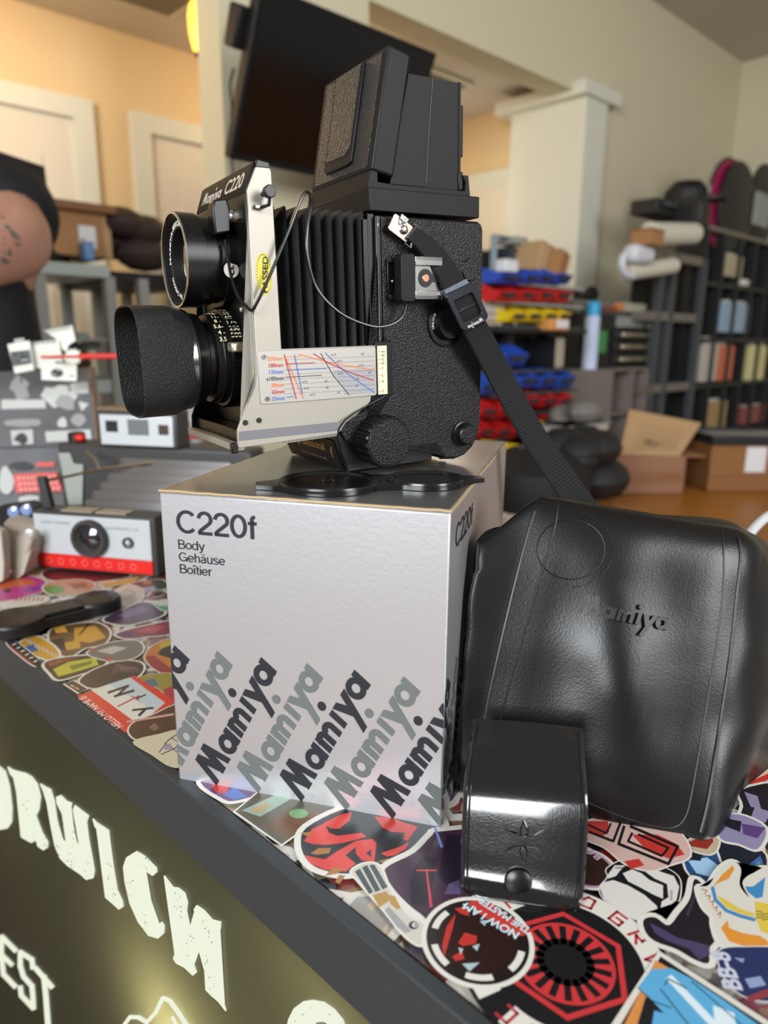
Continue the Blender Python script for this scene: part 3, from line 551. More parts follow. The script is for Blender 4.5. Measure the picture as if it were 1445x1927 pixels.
# ---------------------------------------------------------------- lit sign on the counter front
def sg(px, py, off=0.0):          # a pixel -> the counter's local frame on its front face
    p = onplane(px, py, C0-CN*off, CN)-C0; return (p.dot(CE), -off, p.z)
def sz(x, y): return (x*.398, 1160+y*.398)
m = bpy.data.materials.new('translucent_black_acrylic'); m.use_nodes = True; nt = m.node_tree; nt.nodes.remove(nt.nodes['Principled BSDF'])
tr = nt.nodes.new('ShaderNodeBsdfTranslucent'); tr.inputs[0].default_value = (.60, .58, .41, 1)
pb_ = nt.nodes.new('ShaderNodeBsdfPrincipled'); pb_.inputs['Base Color'].default_value = (.026, .032, .024, 1); pb_.inputs['Roughness'].default_value = .38
mx = nt.nodes.new('ShaderNodeMixShader'); mx.inputs[0].default_value = .35; nt.links.new(pb_.outputs[0], mx.inputs[1]); nt.links.new(tr.outputs[0], mx.inputs[2]); nt.links.new(mx.outputs[0], nt.nodes['Material Output'].inputs[0])
G().box(-1.08, .96, 0, .003, -.62, -.0405).build('sign_panel', m, ct)['label'] = 'lit dark translucent sign panel'
lit = mat('lit_white_letters', '3c3e36', .6); lb_ = lit.node_tree.nodes['Principled BSDF']; lb_.inputs['Emission Color'].default_value = lin('f0f5df'); lb_.inputs['Emission Strength'].default_value = .90
def trace(name, polys, z=True):
    g = G()
    for pl in polys:
        pts = [sg(*(sz(*q) if z else q), .0) for q in pl]; n = len(pts)
        a = [g.v((x, -.0004, w_)) for x, y, w_ in pts]; b = [g.v((x, -.0014, w_)) for x, y, w_ in pts]
        for i in range(n): g.bm.faces.new([a[i], a[(i+1) % n], b[(i+1) % n], b[i]])
        g.bm.faces.new(b)
    tri(g); o = g.build(name, lit, ct, smooth=0); return o
trace('lit_letter', [[(-120, 700), (-30, 690), (0, 705), (30, 730), (50, 800), (62, 900), (60, 970), (40, 1000), (0, 1008), (-20, 1000), (-20, 955), (0, 955), (20, 945), (22, 880), (10, 790), (0, 760), (-20, 755), (-60, 760)]])
trace('lit_letter', [[(42, 708), (62, 722), (100, 733), (122, 745), (128, 800), (133, 860), (138, 905), (142, 960), (148, 1005), (165, 1040), (170, 1060), (155, 1068), (130, 1055), (105, 1040), (103, 1020), (118, 1010), (112, 950), (100, 860), (88, 790), (78, 768), (55, 745)], [(95, 732), (125, 738), (155, 755), (182, 790), (197, 850), (190, 910), (172, 948), (140, 950), (136, 905), (150, 900), (160, 870), (152, 822), (126, 792)], [(140, 940), (175, 940), (205, 1020), (232, 1065), (230, 1090), (212, 1103), (185, 1085), (180, 1050), (158, 985)]])
trace('lit_letter', [[(195, 788), (215, 800), (245, 815), (262, 870), (275, 960), (300, 1050), (320, 1070), (318, 1020), (300, 930), (275, 880), (272, 850), (292, 842), (320, 870), (345, 880), (340, 905), (345, 960), (365, 1060), (385, 1095), (392, 1050), (375, 960), (352, 910), (360, 890), (385, 910), (425, 940), (415, 970), (425, 1050), (440, 1130), (452, 1200), (445, 1235), (415, 1242), (385, 1215), (345, 1180), (325, 1175), (290, 1140), (265, 1080), (245, 980), (228, 880), (212, 825)]])
trace('lit_letter', [[(445, 953), (460, 970), (500, 995), (520, 1010), (525, 1060), (540, 1170), (560, 1290), (585, 1345), (588, 1370), (570, 1382), (540, 1355), (505, 1325), (510, 1305), (525, 1300), (510, 1180), (490, 1070), (475, 1015), (455, 990)]])
trace('lit_letter', [[(650, 1107), (690, 1130), (745, 1185), (748, 1205), (730, 1222), (705, 1205), (670, 1180), (650, 1180), (648, 1240), (665, 1330), (695, 1410), (730, 1465), (755, 1455), (770, 1440), (783, 1460), (780, 1495), (755, 1518), (710, 1505), (660, 1440), (620, 1350), (597, 1250), (590, 1180), (605, 1135)]])
trace('lit_letter', [[(783, 1222), (800, 1245), (825, 1277), (850, 1280), (880, 1305), (893, 1350), (888, 1390), (905, 1470), (955, 1522), (950, 1430), (930, 1400), (925, 1380), (935, 1362), (970, 1385), (1010, 1430), (1050, 1440), (1048, 1475), (1030, 1480), (1025, 1550), (1035, 1680), (1040, 1770), (1060, 1815), (1075, 1860), (1040, 1815), (1010, 1790), (980, 1760), (975, 1670), (950, 1580), (900, 1530), (905, 1600), (925, 1650), (935, 1680), (920, 1693), (880, 1655), (840, 1635), (826, 1610), (835, 1590), (865, 1590), (850, 1500), (835, 1400), (822, 1310)]])
def strokes_px(pts, w_):
    out = []
    for a, b in zip(pts, pts[1:]):
        dx, dy = b[0]-a[0], b[1]-a[1]; n = math.hypot(dx, dy); nx, ny = -dy/n*w_/2, dx/n*w_/2; ex_, ey_ = dx/n*w_*.3, dy/n*w_*.3
        out.append([(a[0]-nx-ex_, a[1]-ny-ey_), (b[0]-nx+ex_, b[1]-ny+ey_), (b[0]+nx+ex_, b[1]+ny+ey_), (a[0]+nx-ex_, a[1]+ny-ey_)])
    return out
trace('small_lit_letter', strokes_px([(78, 1578), (12, 1512), (10, 1600), (20, 1690), (76, 1748)], 20)+strokes_px([(14, 1600), (60, 1645)], 18))
trace('small_lit_letter', strokes_px([(160, 1660), (155, 1620), (100, 1585), (100, 1650), (115, 1700), (155, 1745), (160, 1800), (162, 1850), (105, 1790), (100, 1750)], 20))
trace('small_lit_letter', strokes_px([(172, 1660), (250, 1750)], 20)+strokes_px([(212, 1700), (222, 1800), (232, 1940)], 22))
trace('lit_outline_drawing', strokes_px([(580, 1945), (620, 1890), (660, 1892), (700, 1915), (740, 1870), (775, 1800), (810, 1815), (850, 1870), (895, 1940)], 16)+strokes_px([(820, 1890), (845, 1940)], 10))
trace('lit_emblem', [[(540, 1945), (546, 1915), (556, 1895), (572, 1883), (590, 1880), (612, 1884), (632, 1898), (648, 1918), (655, 1945)]], z=False)
g = G()
random.seed(9)
for cx, cy, r_ in ((609, 1924, 9), (574, 1905, 1.5), (590, 1893, 1), (625, 1905, 1.4), (560, 1918, 1.2)):
    g.poly([(lambda q: (q[0], -.0016, q[2]))(sg(cx+r_*math.cos(t)*1.3, cy+r_*.6*math.sin(t))) for t in [2*PI*k/10 for k in range(10)]])
LET = [(350, 1050), (300, 1000), (420, 1190), (130, 900), (215, 1080), (530, 1200), (548, 1290), (625, 1280), (690, 1440), (860, 1400), (850, 1330), (890, 1560), (1000, 1500), (990, 1620), (1010, 1730), (980, 1440), (920, 1520), (335, 1150), (285, 1110), (700, 1160)]
for cx, cy in LET:
    for k in range(7):
        x, y = cx+random.uniform(-14, 14), cy+random.uniform(-38, 38); r_ = random.uniform(1.2, 3.6)
        g.poly([(lambda q: (q[0], -.0016, q[2]))(sg(*sz(x+r_*math.cos(t), y+r_*math.sin(t)))) for t in [2*PI*k2/6 for k2 in range(6)]])
g.build('letter_wear', mat('worn_letter_specks', '6a6c58', .7), ct)
# the sign's own lamps: LED modules on the back of its cavity
def led(px, py, off, pw, nm='sign_led'):
    q = onplane(px, py, C0, CN)+CN*off; d = bpy.data.lights.new(nm, 'POINT'); d.energy = pw; d.color = (1, .96, .76); d.shadow_soft_size = .008
    o = bpy.data.objects.new(nm, d); COL.objects.link(o); o.location = q
led(335, 1975, .055, 2.1); led(640, 1880, .07, .8); led(-20, 1420, .09, .3)
# ---------------------------------------------------------------- stickers lying on the counter
ZL = [0.0001]
def paint(c, gloss=.28): return mat('ink_'+c, c, gloss)
def cpoly(g, pts, z): g.poly([(lambda q: (q.x, q.y, z))(onz(px, py, 1.0)) for px, py in pts])
def sticker(label, outline, fill, art=(), border=5, zz=None, group=None, rnd=True):
    """outline in photo pixels on the counter plane; border grows it outwards as the white cut edge; art=[(colour, [pixel polygon...])]"""
    ZL[0] += .00004; z = 1.0+ZL[0]
    P = [onz(x, y, 1.0) for x, y in outline]; n = len(P); c = sum(P, Vector())/n
    if rnd and n > 4:
        Q = []
        for i in range(n):
            a, b, d, e = P[i-1], P[i], P[(i+1) % n], P[(i+2) % n]
            for k in range(4):
                t = k/4; Q.append(.5*((2*b)+(d-a)*t+(2*a-5*b+4*d-e)*t*t+(3*b-a-3*d+e)*t**3))
        P = Q; n = len(P)
    root = thing('sticker', label, 'sticker', (c.x, c.y, z), group=group)
    loc = lambda p, dz: (p.x-c.x, p.y-c.y, dz)
    area_ = sum(P[i].x*P[(i+1) % n].y-P[(i+1) % n].x*P[i].y for i in range(n)); sgn = 1 if area_ > 0 else -1
    out = []
    for i in range(n):
        t = (P[(i+1) % n]-P[i-1]).normalized(); out.append(P[i]+Vector((t.y, -t.x, 0))*sgn*border*.00028)
    if border:
        g = G(); g.slab([loc(p, 0) for p in out], (0, 0, 1), .000012); tri(g).build('white_border', mat('sticker_white', 'd9d6cc', .3), root, smooth=0)
    g = G(); g.slab([loc(p, .000012) for p in P], (0, 0, 1), .000006); tri(g).build('print', paint(fill), root, smooth=0)
    dz = .00002
    for col, polys in art:
        g = G()
        for pl in polys:
            g.poly([loc(onz(x, y, 1.0), dz) for x, y in pl]); dz += .0000008
        tri(g); o = g.build('artwork', paint(col), root, smooth=0)
    return root, c, dz
def blob(cx, cy, rx, ry, n=9, j=.25, seed=0):
    rr = random.Random(seed*7+int(cx+cy)); return [(cx+rx*(1+rr.uniform(-j, j))*math.cos(2*PI*k/n), cy+ry*(1+rr.uniform(-j, j))*math.sin(2*PI*k/n)) for k in range(n)]
def ell(cx, cy, rx, ry, n=20): return [(cx+rx*math.cos(2*PI*k/n), cy+ry*math.sin(2*PI*k/n)) for k in range(n)]
def line(pts, w_): return strokes_px(pts, w_)
def ctext(root, c, s, p0, p1, h, col, dz, bold=.01, flip=False, width=True):
    a, b = onz(*p0, 1.0), onz(*p1, 1.0); ex_ = (b-a).normalized(); ey_ = Vector((-ex_.y, ex_.x, 0)); g = G()
    text(g, s, (a.x-c.x, a.y-c.y, dz), ex_, ey_, h, width=(b-a).length if width else None, bold=bold); g.build('lettering', paint(col), root, smooth=0)
S = sticker
# -- field of bigger background stickers (far and under the others)
bgs = [
 ('dark grey sticker under the silver box front corner', blob(270, 1330, 70, 50), '3a3735', ()),
 ('faded green and cream sticker behind the round plastic cap', blob(150, 1090, 60, 16), 'b9b89a', ()),
 ('dark red and black sticker under the folding camera', blob(150, 1082, 90, 12), '4a2424', ()),
 ('grey and orange sticker behind the pale pouch', blob(40, 1040, 70, 26), 'a08a78', ()),
 ('cream paper sticker at the far left counter end', blob(20, 960, 60, 20), 'c9b9a0', ()),
 ('red curved sticker beyond the folding camera strut', blob(120, 965, 60, 14), 'a33a30', ()),
 ('black sticker with a red rim right of the emblem', [(1090, 1600), (1200, 1570), (1310, 1640), (1330, 1720), (1250, 1790), (1190, 1800), (1120, 1720)], '1c1517', (('8a2420', [[(1200, 1640), (1260, 1650), (1300, 1720), (1240, 1770), (1215, 1760), (1265, 1700)], [(1130, 1600), (1180, 1590), (1150, 1640), (1120, 1660)]]), ('b02f28', [[(1245, 1735), (1275, 1745), (1270, 1775), (1235, 1765)]]))),
 ('black and navy sticker at the lower right under others', [(1380, 1640), (1500, 1640), (1500, 1760), (1380, 1740)], '16171f', ()),
 ('pale grey sticker peeking out left of the large round emblem', [(830, 1700), (900, 1780), (960, 1870), (900, 1860), (820, 1770)], 'cfccc4', ()),
]
for l, o, f, a in bgs: S(l, o, f, a)
S('landscape sticker with blue mountains and a cream foreground near the leather case', [(1290, 1600), (1345, 1590), (1400, 1640), (1370, 1665), (1300, 1650)], '2a4a78', (('9cc3df', [[(1295, 1622), (1330, 1615), (1362, 1638), (1350, 1655), (1310, 1645)]]), ('1c2026', [[(1295, 1605), (1322, 1606), (1318, 1622), (1300, 1620)]])), 4)
S('dark blue sticker with a green corner beside the leather case', [(1350, 1590), (1390, 1580), (1440, 1610), (1430, 1655), (1380, 1660)], '1d222c', (('3f66b0', [[(1395, 1640), (1430, 1612), (1438, 1632), (1402, 1655)]]), ('6f9a78', [[(1398, 1652), (1428, 1622), (1440, 1650), (1410, 1665)]])), 4)
S('deep red sticker with a cream frame under the leather case corner', [(1285, 1590), (1345, 1560), (1352, 1590), (1335, 1610), (1290, 1598)], 'b8a98c', (('8e2f28', [[(1292, 1588), (1338, 1568), (1342, 1586), (1330, 1600), (1298, 1594)]]),), 3)
S('red and cream sticker with a pink patch at the right picture edge', [(1395, 1450), (1470, 1420), (1480, 1510), (1400, 1500)], 'd9b79c', (('c2382c', [[(1400, 1478), (1450, 1455), (1480, 1462), (1480, 1485), (1440, 1478), (1410, 1492)]]), ('d59aa8', [[(1440, 1470), (1460, 1468), (1470, 1490), (1445, 1485)]])), 4)
S('white edged sticker with grey violet shapes on black at the right edge', [(1395, 1488), (1480, 1478), (1480, 1560), (1430, 1580), (1385, 1560), (1398, 1520)], '221f26', (('8d83a0', [[(1400, 1492), (1425, 1500), (1432, 1525), (1412, 1520)], [(1420, 1520), (1450, 1530), (1440, 1550), (1410, 1548)]]),), 6)
S('white edged sticker with a violet band beside the leather case', [(1352, 1545), (1390, 1535), (1440, 1560), (1425, 1600), (1390, 1590), (1355, 1580)], '8c84a4', (('201c26', [[(1356, 1540), (1395, 1548), (1392, 1568), (1362, 1556)]]), ('5a3f74', [[(1395, 1552), (1440, 1560), (1425, 1580), (1398, 1572)]])), 6)
# left field
S('magenta and orange sticker at the left edge by the pale pouch', [(-10, 1080), (70, 1088), (88, 1104), (72, 1117), (-10, 1132)], 'c0428a', (('d2653c', [[(-10, 1084), (60, 1092), (70, 1100), (30, 1106), (-10, 1112)]]), ('8e3a9a', [[(40, 1110), (84, 1102), (74, 1112), (50, 1117)]]), ('6b3b3c', [[(5, 1110), (20, 1108), (22, 1115), (8, 1117)]])), 7)
S('green oval and peach sticker behind the round plastic cap end', [(82, 1105), (100, 1096), (150, 1092), (178, 1100), (165, 1115), (110, 1122), (88, 1116)], 'b98f6c', (('5e9440', [ell(103, 1111, 19, 8)]), ('8a6248', [[(130, 1100), (160, 1098), (168, 1106), (140, 1110)]])), 6)
S('small sticker with red lettering along the left edge', [(0, 1136), (40, 1128), (88, 1124), (84, 1136), (10, 1146)], 'd5d0c2', (('b03a34', [r for x in range(30, 80, 8) for r in line([(x, 1132), (x+3, 1126)], 2.5)]),), 2)
S('mustard yellow triangular sticker behind the cap', [(190, 1100), (262, 1088), (250, 1098), (196, 1107)], 'b3a14c', (), 5)
S('dark sticker with light blue squares beside the box', [(245, 1100), (300, 1092), (318, 1106), (280, 1114), (252, 1112)], '4b5648', (('86a7ba', [[(262, 1108), (290, 1104), (296, 1112), (268, 1114)]]), ('a5806a', [[(268, 1096), (284, 1094), (286, 1100), (270, 1102)]])), 5)
S('round white sticker with a pencil sketch beside the cap', [(212, 1118), (240, 1102), (266, 1110), (268, 1128), (245, 1142), (220, 1140)], 'c9c2b0', (('8d867a', line([(225, 1120), (240, 1110), (255, 1118), (240, 1128), (226, 1132)], 1.4)),), 5)
S('dark plum coloured sticker between the cap and the silver box', [(195, 1168), (230, 1150), (268, 1135), (300, 1142), (308, 1158), (270, 1172), (232, 1178)], '4b3a52', (('6e5874', [[(220, 1160), (262, 1142), (280, 1150), (240, 1165)]]),), 8)
S('green and white sticker touching the silver box side', [(285, 1135), (325, 1130), (330, 1155), (305, 1150)], '5a9a78', (('c9c6b8', [[(285, 1135), (325, 1130), (318, 1142), (300, 1142)]]),), 5)
S('crimson and violet sticker in front of the plum one', [(218, 1196), (245, 1186), (290, 1176), (320, 1172), (322, 1194), (280, 1200), (240, 1204)], '7a3040', (('a8404a', [[(250, 1190), (290, 1180), (315, 1180), (290, 1194)]]), ('4d3860', [[(222, 1196), (246, 1190), (250, 1200), (230, 1202)]])), 7)
S('gold and brown sticker with a grey diagonal in front of the black cap', [(95, 1190), (130, 1178), (180, 1174), (206, 1190), (196, 1214), (160, 1222), (130, 1238), (100, 1224)], '6a5134', (('c8993e', [[(140, 1184), (180, 1180), (200, 1202), (170, 1212), (140, 1208)], [(120, 1212), (150, 1206), (152, 1222), (126, 1226)]]), ('26242c', [[(92, 1208), (120, 1202), (124, 1224), (104, 1228)], line([(150, 1196), (168, 1176)], 3)[0]]), ('d8a64a', [[(100, 1180), (120, 1178), (128, 1192), (106, 1194)]])), 7)
S('yellow and blue sticker with a red toothed edge at the counter edge', [(38, 1212), (70, 1200), (108, 1226), (104, 1246), (78, 1240), (46, 1226)], 'c99a34', (('2f5c9e', [[(48, 1220), (64, 1214), (72, 1228), (56, 1230)]]), ('c9bdb2', [r for k in range(8) for r in line([(48+k*8, 1203+k*4.4), (52+k*8, 1211+k*4.4)], 3)])), 7)
S('narrow sticker with worn red letters at the counter edge', [(14, 1214), (26, 1208), (76, 1248), (66, 1256), (40, 1238)], 'a83a32', (('ded4c6', [r for k in range(6) for r in line([(24+k*8, 1216+k*6.4), (30+k*8, 1214+k*6.4)], 2.4)]),), 4)
S('bright yellow green sticker on black beside the counter edge', [(84, 1252), (110, 1242), (170, 1236), (200, 1242), (190, 1258), (150, 1272), (112, 1282), (96, 1270)], '262622', (('b5b52e', [[(100, 1262), (130, 1248), (180, 1240), (186, 1254), (140, 1268), (110, 1276)]]), ('6d7a2a', [[(130, 1256), (172, 1246), (174, 1252), (136, 1264)]]), ('8e4434', [[(88, 1250), (112, 1244), (150, 1240), (120, 1248), (96, 1258)]])), 8)
S('charcoal sticker with pink scribbled lines beside the name tag sticker', [(150, 1284), (180, 1262), (230, 1246), (268, 1252), (262, 1274), (220, 1290), (175, 1298)], '2f2d2e', (('8e6268', [r for k in range(7) for r in line([(212+k*6, 1270-k*2), (222+k*6, 1252+k*1.5), (232+k*5, 1268)], 1.3)]),), 6)
S('grey and white sticker with small red spots in the left field', [(165, 1232), (200, 1214), (255, 1208), (270, 1224), (250, 1242), (205, 1246)], '6c6964', (('b8b4ac', [[(182, 1228), (215, 1218), (240, 1222), (210, 1234)]]), ('a3413c', [ell(205, 1243, 8, 4), ell(176, 1226, 6, 3)])), 5)
S('round orange and red sticker partly under the silver box', [(272, 1240), (285, 1220), (310, 1208), (340, 1204), (345, 1278), (310, 1272), (285, 1258)], 'b5702e', (('8e2c38', [[(274, 1238), (290, 1236), (330, 1268), (310, 1272), (285, 1258)]]), ('20262f', [[(296, 1234), (310, 1216), (342, 1212), (343, 1244), (314, 1240)]]), ('b3a02f', [[(300, 1214), (330, 1204), (334, 1212), (302, 1224)]])), 3)
S('sticker of olive green, blue and crimson patches at the box corner', [(255, 1280), (320, 1270), (335, 1300), (332, 1330), (300, 1300)], '8d8436', (('a0304a', [[(306, 1302), (334, 1290), (335, 1325), (318, 1318)]]), ('4d6a80', [[(270, 1284), (292, 1280), (298, 1294), (284, 1298)]])), 2)
r0, c0, z0 = S('small square black sticker with a white centre at the counter edge', [(122, 1290), (138, 1284), (165, 1300), (150, 1308)], '2a2627', (('cfcac2', [line([(134, 1293), (148, 1300)], 2)[0]]), ('b03a34', [ell(141, 1297, 3, 2)])), 5, rnd=False)
r0, c0, z0 = S('red name tag sticker with a white field and a red cross stroke', [(145, 1313), (253, 1275), (333, 1323), (236, 1383)], 'cf3730', (('d9d8ce', [[(172, 1302), (245, 1278), (311, 1326), (262, 1368)]]), ('b9c8cc', [[(205, 1291), (245, 1278), (311, 1326), (290, 1342)]]), ('1d1f24', line([(204, 1307), (242, 1294)], 4.5)+line([(239, 1296), (220, 1313)], 4)+line([(216, 1314), (252, 1303)], 4.5)+line([(250, 1340), (288, 1336)], 4)+line([(274, 1338), (262, 1350)], 5)+line([(258, 1318), (274, 1311)], 3)), ('b5302c', line([(222, 1333), (262, 1313)], 2.6)+line([(248, 1314), (262, 1322)], 2))), 0, rnd=False)
ctext(r0, c0, 'HELLO MY NAME IS', (233, 1370), (160, 1313), .0052, 'ead2cc', z0+.000001)
S('shiny brown sticker with a pink stroke at the box corner', [(243, 1382), (252, 1364), (290, 1348), (336, 1330), (338, 1372), (300, 1390), (262, 1397)], '4d342b', (('c99a8c', line([(240, 1362), (290, 1354), (326, 1348)], 4)), ('7a6656', [[(280, 1372), (292, 1364), (300, 1374), (290, 1380)]])), 4)
S('cream sticker with violet pen scribbles at the counter edge', [(250, 1400), (300, 1385), (342, 1380), (348, 1440), (322, 1448), (285, 1425)], 'cdc5a8', (('4c4560', line([(300, 1420), (316, 1398), (336, 1384)], 2)+line([(304, 1424), (330, 1412), (344, 1398)], 2)+line([(310, 1402), (326, 1414), (340, 1424)], 1.6)+line([(322, 1392), (338, 1402)], 1.6)), ('9a93a0', [[(306, 1410), (320, 1402), (326, 1412), (312, 1416)]])), 0)
# front field
S('splashy red, violet and blue sticker under the box front', [(378, 1478), (400, 1455), (520, 1470), (515, 1492), (470, 1505), (440, 1512), (420, 1508)], '5c3a66', (('c03a34', [[(398, 1480), (410, 1470), (432, 1476), (426, 1500), (404, 1494)]]), ('4a68b0', [[(420, 1500), (440, 1486), (466, 1504), (440, 1510)]]), ('4a8458', [[(430, 1484), (440, 1478), (444, 1488)]]), ('2a2126', [[(444, 1476), (480, 1478), (478, 1492), (450, 1490)]]), ('b03a78', [[(478, 1490), (500, 1484), (510, 1492), (484, 1500)]])), 9)
S('rectangular sticker of a misty green and brown picture at the counter edge', [(443, 1532), (505, 1480), (650, 1510), (530, 1594)], '5a5648', (('8fa596', [[(455, 1530), (520, 1500), (548, 1508), (490, 1542)]]), ('6c4e36', [[(500, 1560), (540, 1530), (610, 1530), (545, 1582)]]), ('76a070', [ell(562, 1536, 18, 9)]), ('a9946c', [[(470, 1528), (500, 1514), (512, 1522), (484, 1536)]])), 5, rnd=False)
rr_ = [(566, 1590), (578, 1562), (640, 1530), (700, 1520), (830, 1545), (800, 1588), (795, 1600), (770, 1618), (735, 1632), (690, 1640), (650, 1650), (600, 1640), (575, 1620)]
z2_ = lambda *P: [(340+x*.3875, 1460+y*.3877) for x, y in P]
S('large black sticker with angular red bands and tan spots in front of the box', rr_, '26282a', (('cf4640', [z2_((600, 330), (640, 270), (700, 245), (720, 290), (760, 305), (880, 290), (900, 310), (790, 340), (700, 350), (640, 345)), z2_((780, 200), (830, 190), (820, 230), (770, 270), (730, 270), (690, 245)), z2_((600, 400), (700, 420), (760, 380), (850, 330), (860, 350), (800, 400), (850, 440), (800, 480), (700, 470), (630, 440)), z2_((850, 330), (930, 320), (950, 340), (940, 430), (880, 425), (850, 390)), z2_((940, 210), (1020, 215), (1080, 240), (1150, 260), (1100, 330), (1080, 320), (1090, 290), (1020, 285), (980, 265)), z2_((970, 390), (1060, 360), (1110, 335), (1090, 370), (1040, 400), (1000, 405))]),
 ('26282a', [z2_((900, 390), (925, 370), (925, 410))]), ('a0723c', [z2_((630, 390), (670, 365), (730, 365), (720, 390), (660, 398)), z2_((580, 290), (640, 285), (620, 310)), z2_((700, 500), (740, 460), (790, 465), (760, 490)), z2_((955, 430), (1010, 415), (1000, 440)), z2_((750, 530), (770, 495), (800, 500), (770, 540))])), 12)
S('plum coloured poster sticker with a red bar and a blue bar under the small pouch', [(725, 1640), (780, 1610), (812, 1578), (830, 1570), (950, 1570), (900, 1680), (818, 1735), (790, 1725), (760, 1700), (735, 1670)], '3e2638', (('1f1a22', [z2_((1110, 560), (1130, 460), (1190, 400), (1240, 420), (1230, 520), (1190, 640), (1120, 640))]), ('6c86c8', [z2_((1228, 265), (1238, 262), (1275, 360), (1262, 365))]), ('d0444e', [z2_((1190, 476), (1197, 476), (1222, 650), (1210, 655)), z2_((1143, 470), (1243, 470), (1243, 477), (1143, 477))]), ('241b2c', [z2_((1290, 300), (1370, 300), (1370, 500), (1300, 560), (1250, 500))]), ('584a6e', [z2_((1280, 590), (1300, 540), (1350, 520), (1360, 590))])), 12)
S('white sticker with a drawn grey and brass tool along the counter edge', z2_((830, 480), (880, 445), (940, 440), (975, 470), (1010, 560), (1060, 640), (1110, 700), (1170, 730), (1205, 770), (1215, 810), (1190, 835), (1140, 830), (1070, 770), (1000, 680), (930, 600), (860, 520)), 'c7c2b6', (('4a5254', [z2_((845, 480), (870, 465), (935, 580), (915, 590)), z2_((880, 460), (905, 448), (970, 570), (945, 580)), z2_((915, 448), (940, 445), (1005, 555), (980, 568))]), ('b08a4a', [z2_((930, 595), (1000, 575), (1015, 620), (965, 655)), z2_((1000, 590), (1040, 600), (1070, 660), (1050, 665), (1020, 640))]), ('9a9a98', [z2_((990, 670), (1010, 650), (1120, 770), (1090, 780), (1050, 750))]), ('2a2d30', [z2_(*ell(1130, 742, 24, 20))]), ('d0d0cc', [z2_(*ell(1136, 740, 14, 12))]), ('8a3230', [z2_(*ell(1140, 740, 6, 5))])), 4)
# round things: drawn as circles on the counter
def wc(c, r, n=64, a0=0, a1=360): return [(c.x+r*math.cos(R(a0+(a1-a0)*k/n)), c.y+r*math.sin(R(a0+(a1-a0)*k/n))) for k in range(n+(0 if a1-a0 == 360 else 1))]
class WS:    # a sticker drawn in counter metres
    def __init__(s, label, c, zbump=0):
        ZL[0] += .00004; s.c = c; s.root = thing('sticker', label, 'sticker', (c.x, c.y, 1.0+ZL[0])); s.z = 0
    def put(s, name, pts, col, th=.000006):
        g = G(); g.slab([(x-s.c.x, y-s.c.y, s.z) for x, y in pts], (0, 0, 1), th); tri(g).build(name, paint(col) if col != 'W' else mat('sticker_white', 'd9d6cc', .3), s.root, smooth=0); s.z += .000006; return s
    def many(s, name, polys, col):
        g = G()
        for pts in polys: g.poly([(x-s.c.x, y-s.c.y, s.z+.0000012) for x, y in pts])
        tri(g).build(name, paint(col) if col != 'W' else mat('sticker_white', 'd9d6cc', .3), s.root, smooth=0); s.z += .0000025; return s
c = onz(1063, 1816, 1.0); c.z = 0; RR = .0425
e = WS('large round black and white sticker with a red hexagon and spoked ring', c)
e.put('print', wc(c, RR), '17181a'); 
def ring_polys(c, r0, r1, a0, a1, n): return [[(c.x+r*math.cos(R(t)), c.y+r*math.sin(R(t))) for r, t in ((r0, a), (r1, a), (r1, b), (r0, b))] for a, b in [(a0+(a1-a0)*k/n, a0+(a1-a0)*(k+1)/n) for k in range(n)]]
e.many('white_ring', ring_polys(c, RR*.73, RR*.96, -20, 85, 30)+ring_polys(c, RR*.73, RR*.96, 100, 205, 30)+ring_polys(c, RR*.73, RR*.96, 220, 325, 30), 'W')
hx = lambda r, o=18: [(c.x+r*math.cos(R(o+60*k)), c.y+r*math.sin(R(o+60*k))) for k in range(6)]
H0, H1 = hx(RR*.62), hx(RR*.56)
e.many('red_hexagon', [[H0[k], H0[(k+1) % 6], H1[(k+1) % 6], H1[k]] for k in range(6)], 'c23438')
e.put('red_ring', wc(c, RR*.46), 'c23438'); e.many('black_spokes', [[(c.x+r*math.cos(R(t)), c.y+r*math.sin(R(t))) for r, t in ((RR*.2, k*20-8), (RR*.425, k*20-4.6), (RR*.425, k*20+4.6), (RR*.2, k*20+8))] for k in range(18)]+[wc(c, RR*.27)], '17181a')
gl = []
def glyph(a, pts, s=.0062):
    t = R(a); o = Vector((c.x+RR*.845*math.cos(t), c.y+RR*.845*math.sin(t), 0)); eY = Vector((math.cos(t), math.sin(t), 0)); eX = Vector((math.sin(t), -math.cos(t), 0))
    for p, q in zip(pts, pts[1:]):
        P_0, Q_0 = o+eX*p[0]*s+eY*p[1]*s, o+eX*q[0]*s+eY*q[1]*s; d = (Q_0-P_0).normalized(); n = Vector((-d.y, d.x, 0))*s*.1
        gl.append([(v_.x, v_.y) for v_ in (P_0-n-d*s*.08, Q_0-n+d*s*.08, Q_0+n+d*s*.08, P_0+n-d*s*.08)])
glyph(78, [(-.4, -.5), (-.4, .5), (.2, .5), (.4, .1), (-.1, 0), (.4, -.5)]); glyph(60, [(-.4, -.5), (.3, -.5), (.4, .4), (-.1, .5), (-.4, .1)]); glyph(38, [(.4, .5), (-.4, .5), (-.4, -.5), (.4, -.5), (.4, 0), (-.1, 0)]); glyph(20, [(-.4, -.5), (-.4, .5), (.3, .5), (.4, 0), (-.2, 0), (.4, -.5)]); glyph(2, [(-.4, .5), (0, -.5), (.4, .5)])
glyph(-60, [(-.4, .5), (.4, .5), (.4, -.5)]); glyph(-40, [(-.4, -.5), (.4, .5)]); glyph(-95, [(-.4, -.5), (-.2, .5), (.4, .5)])
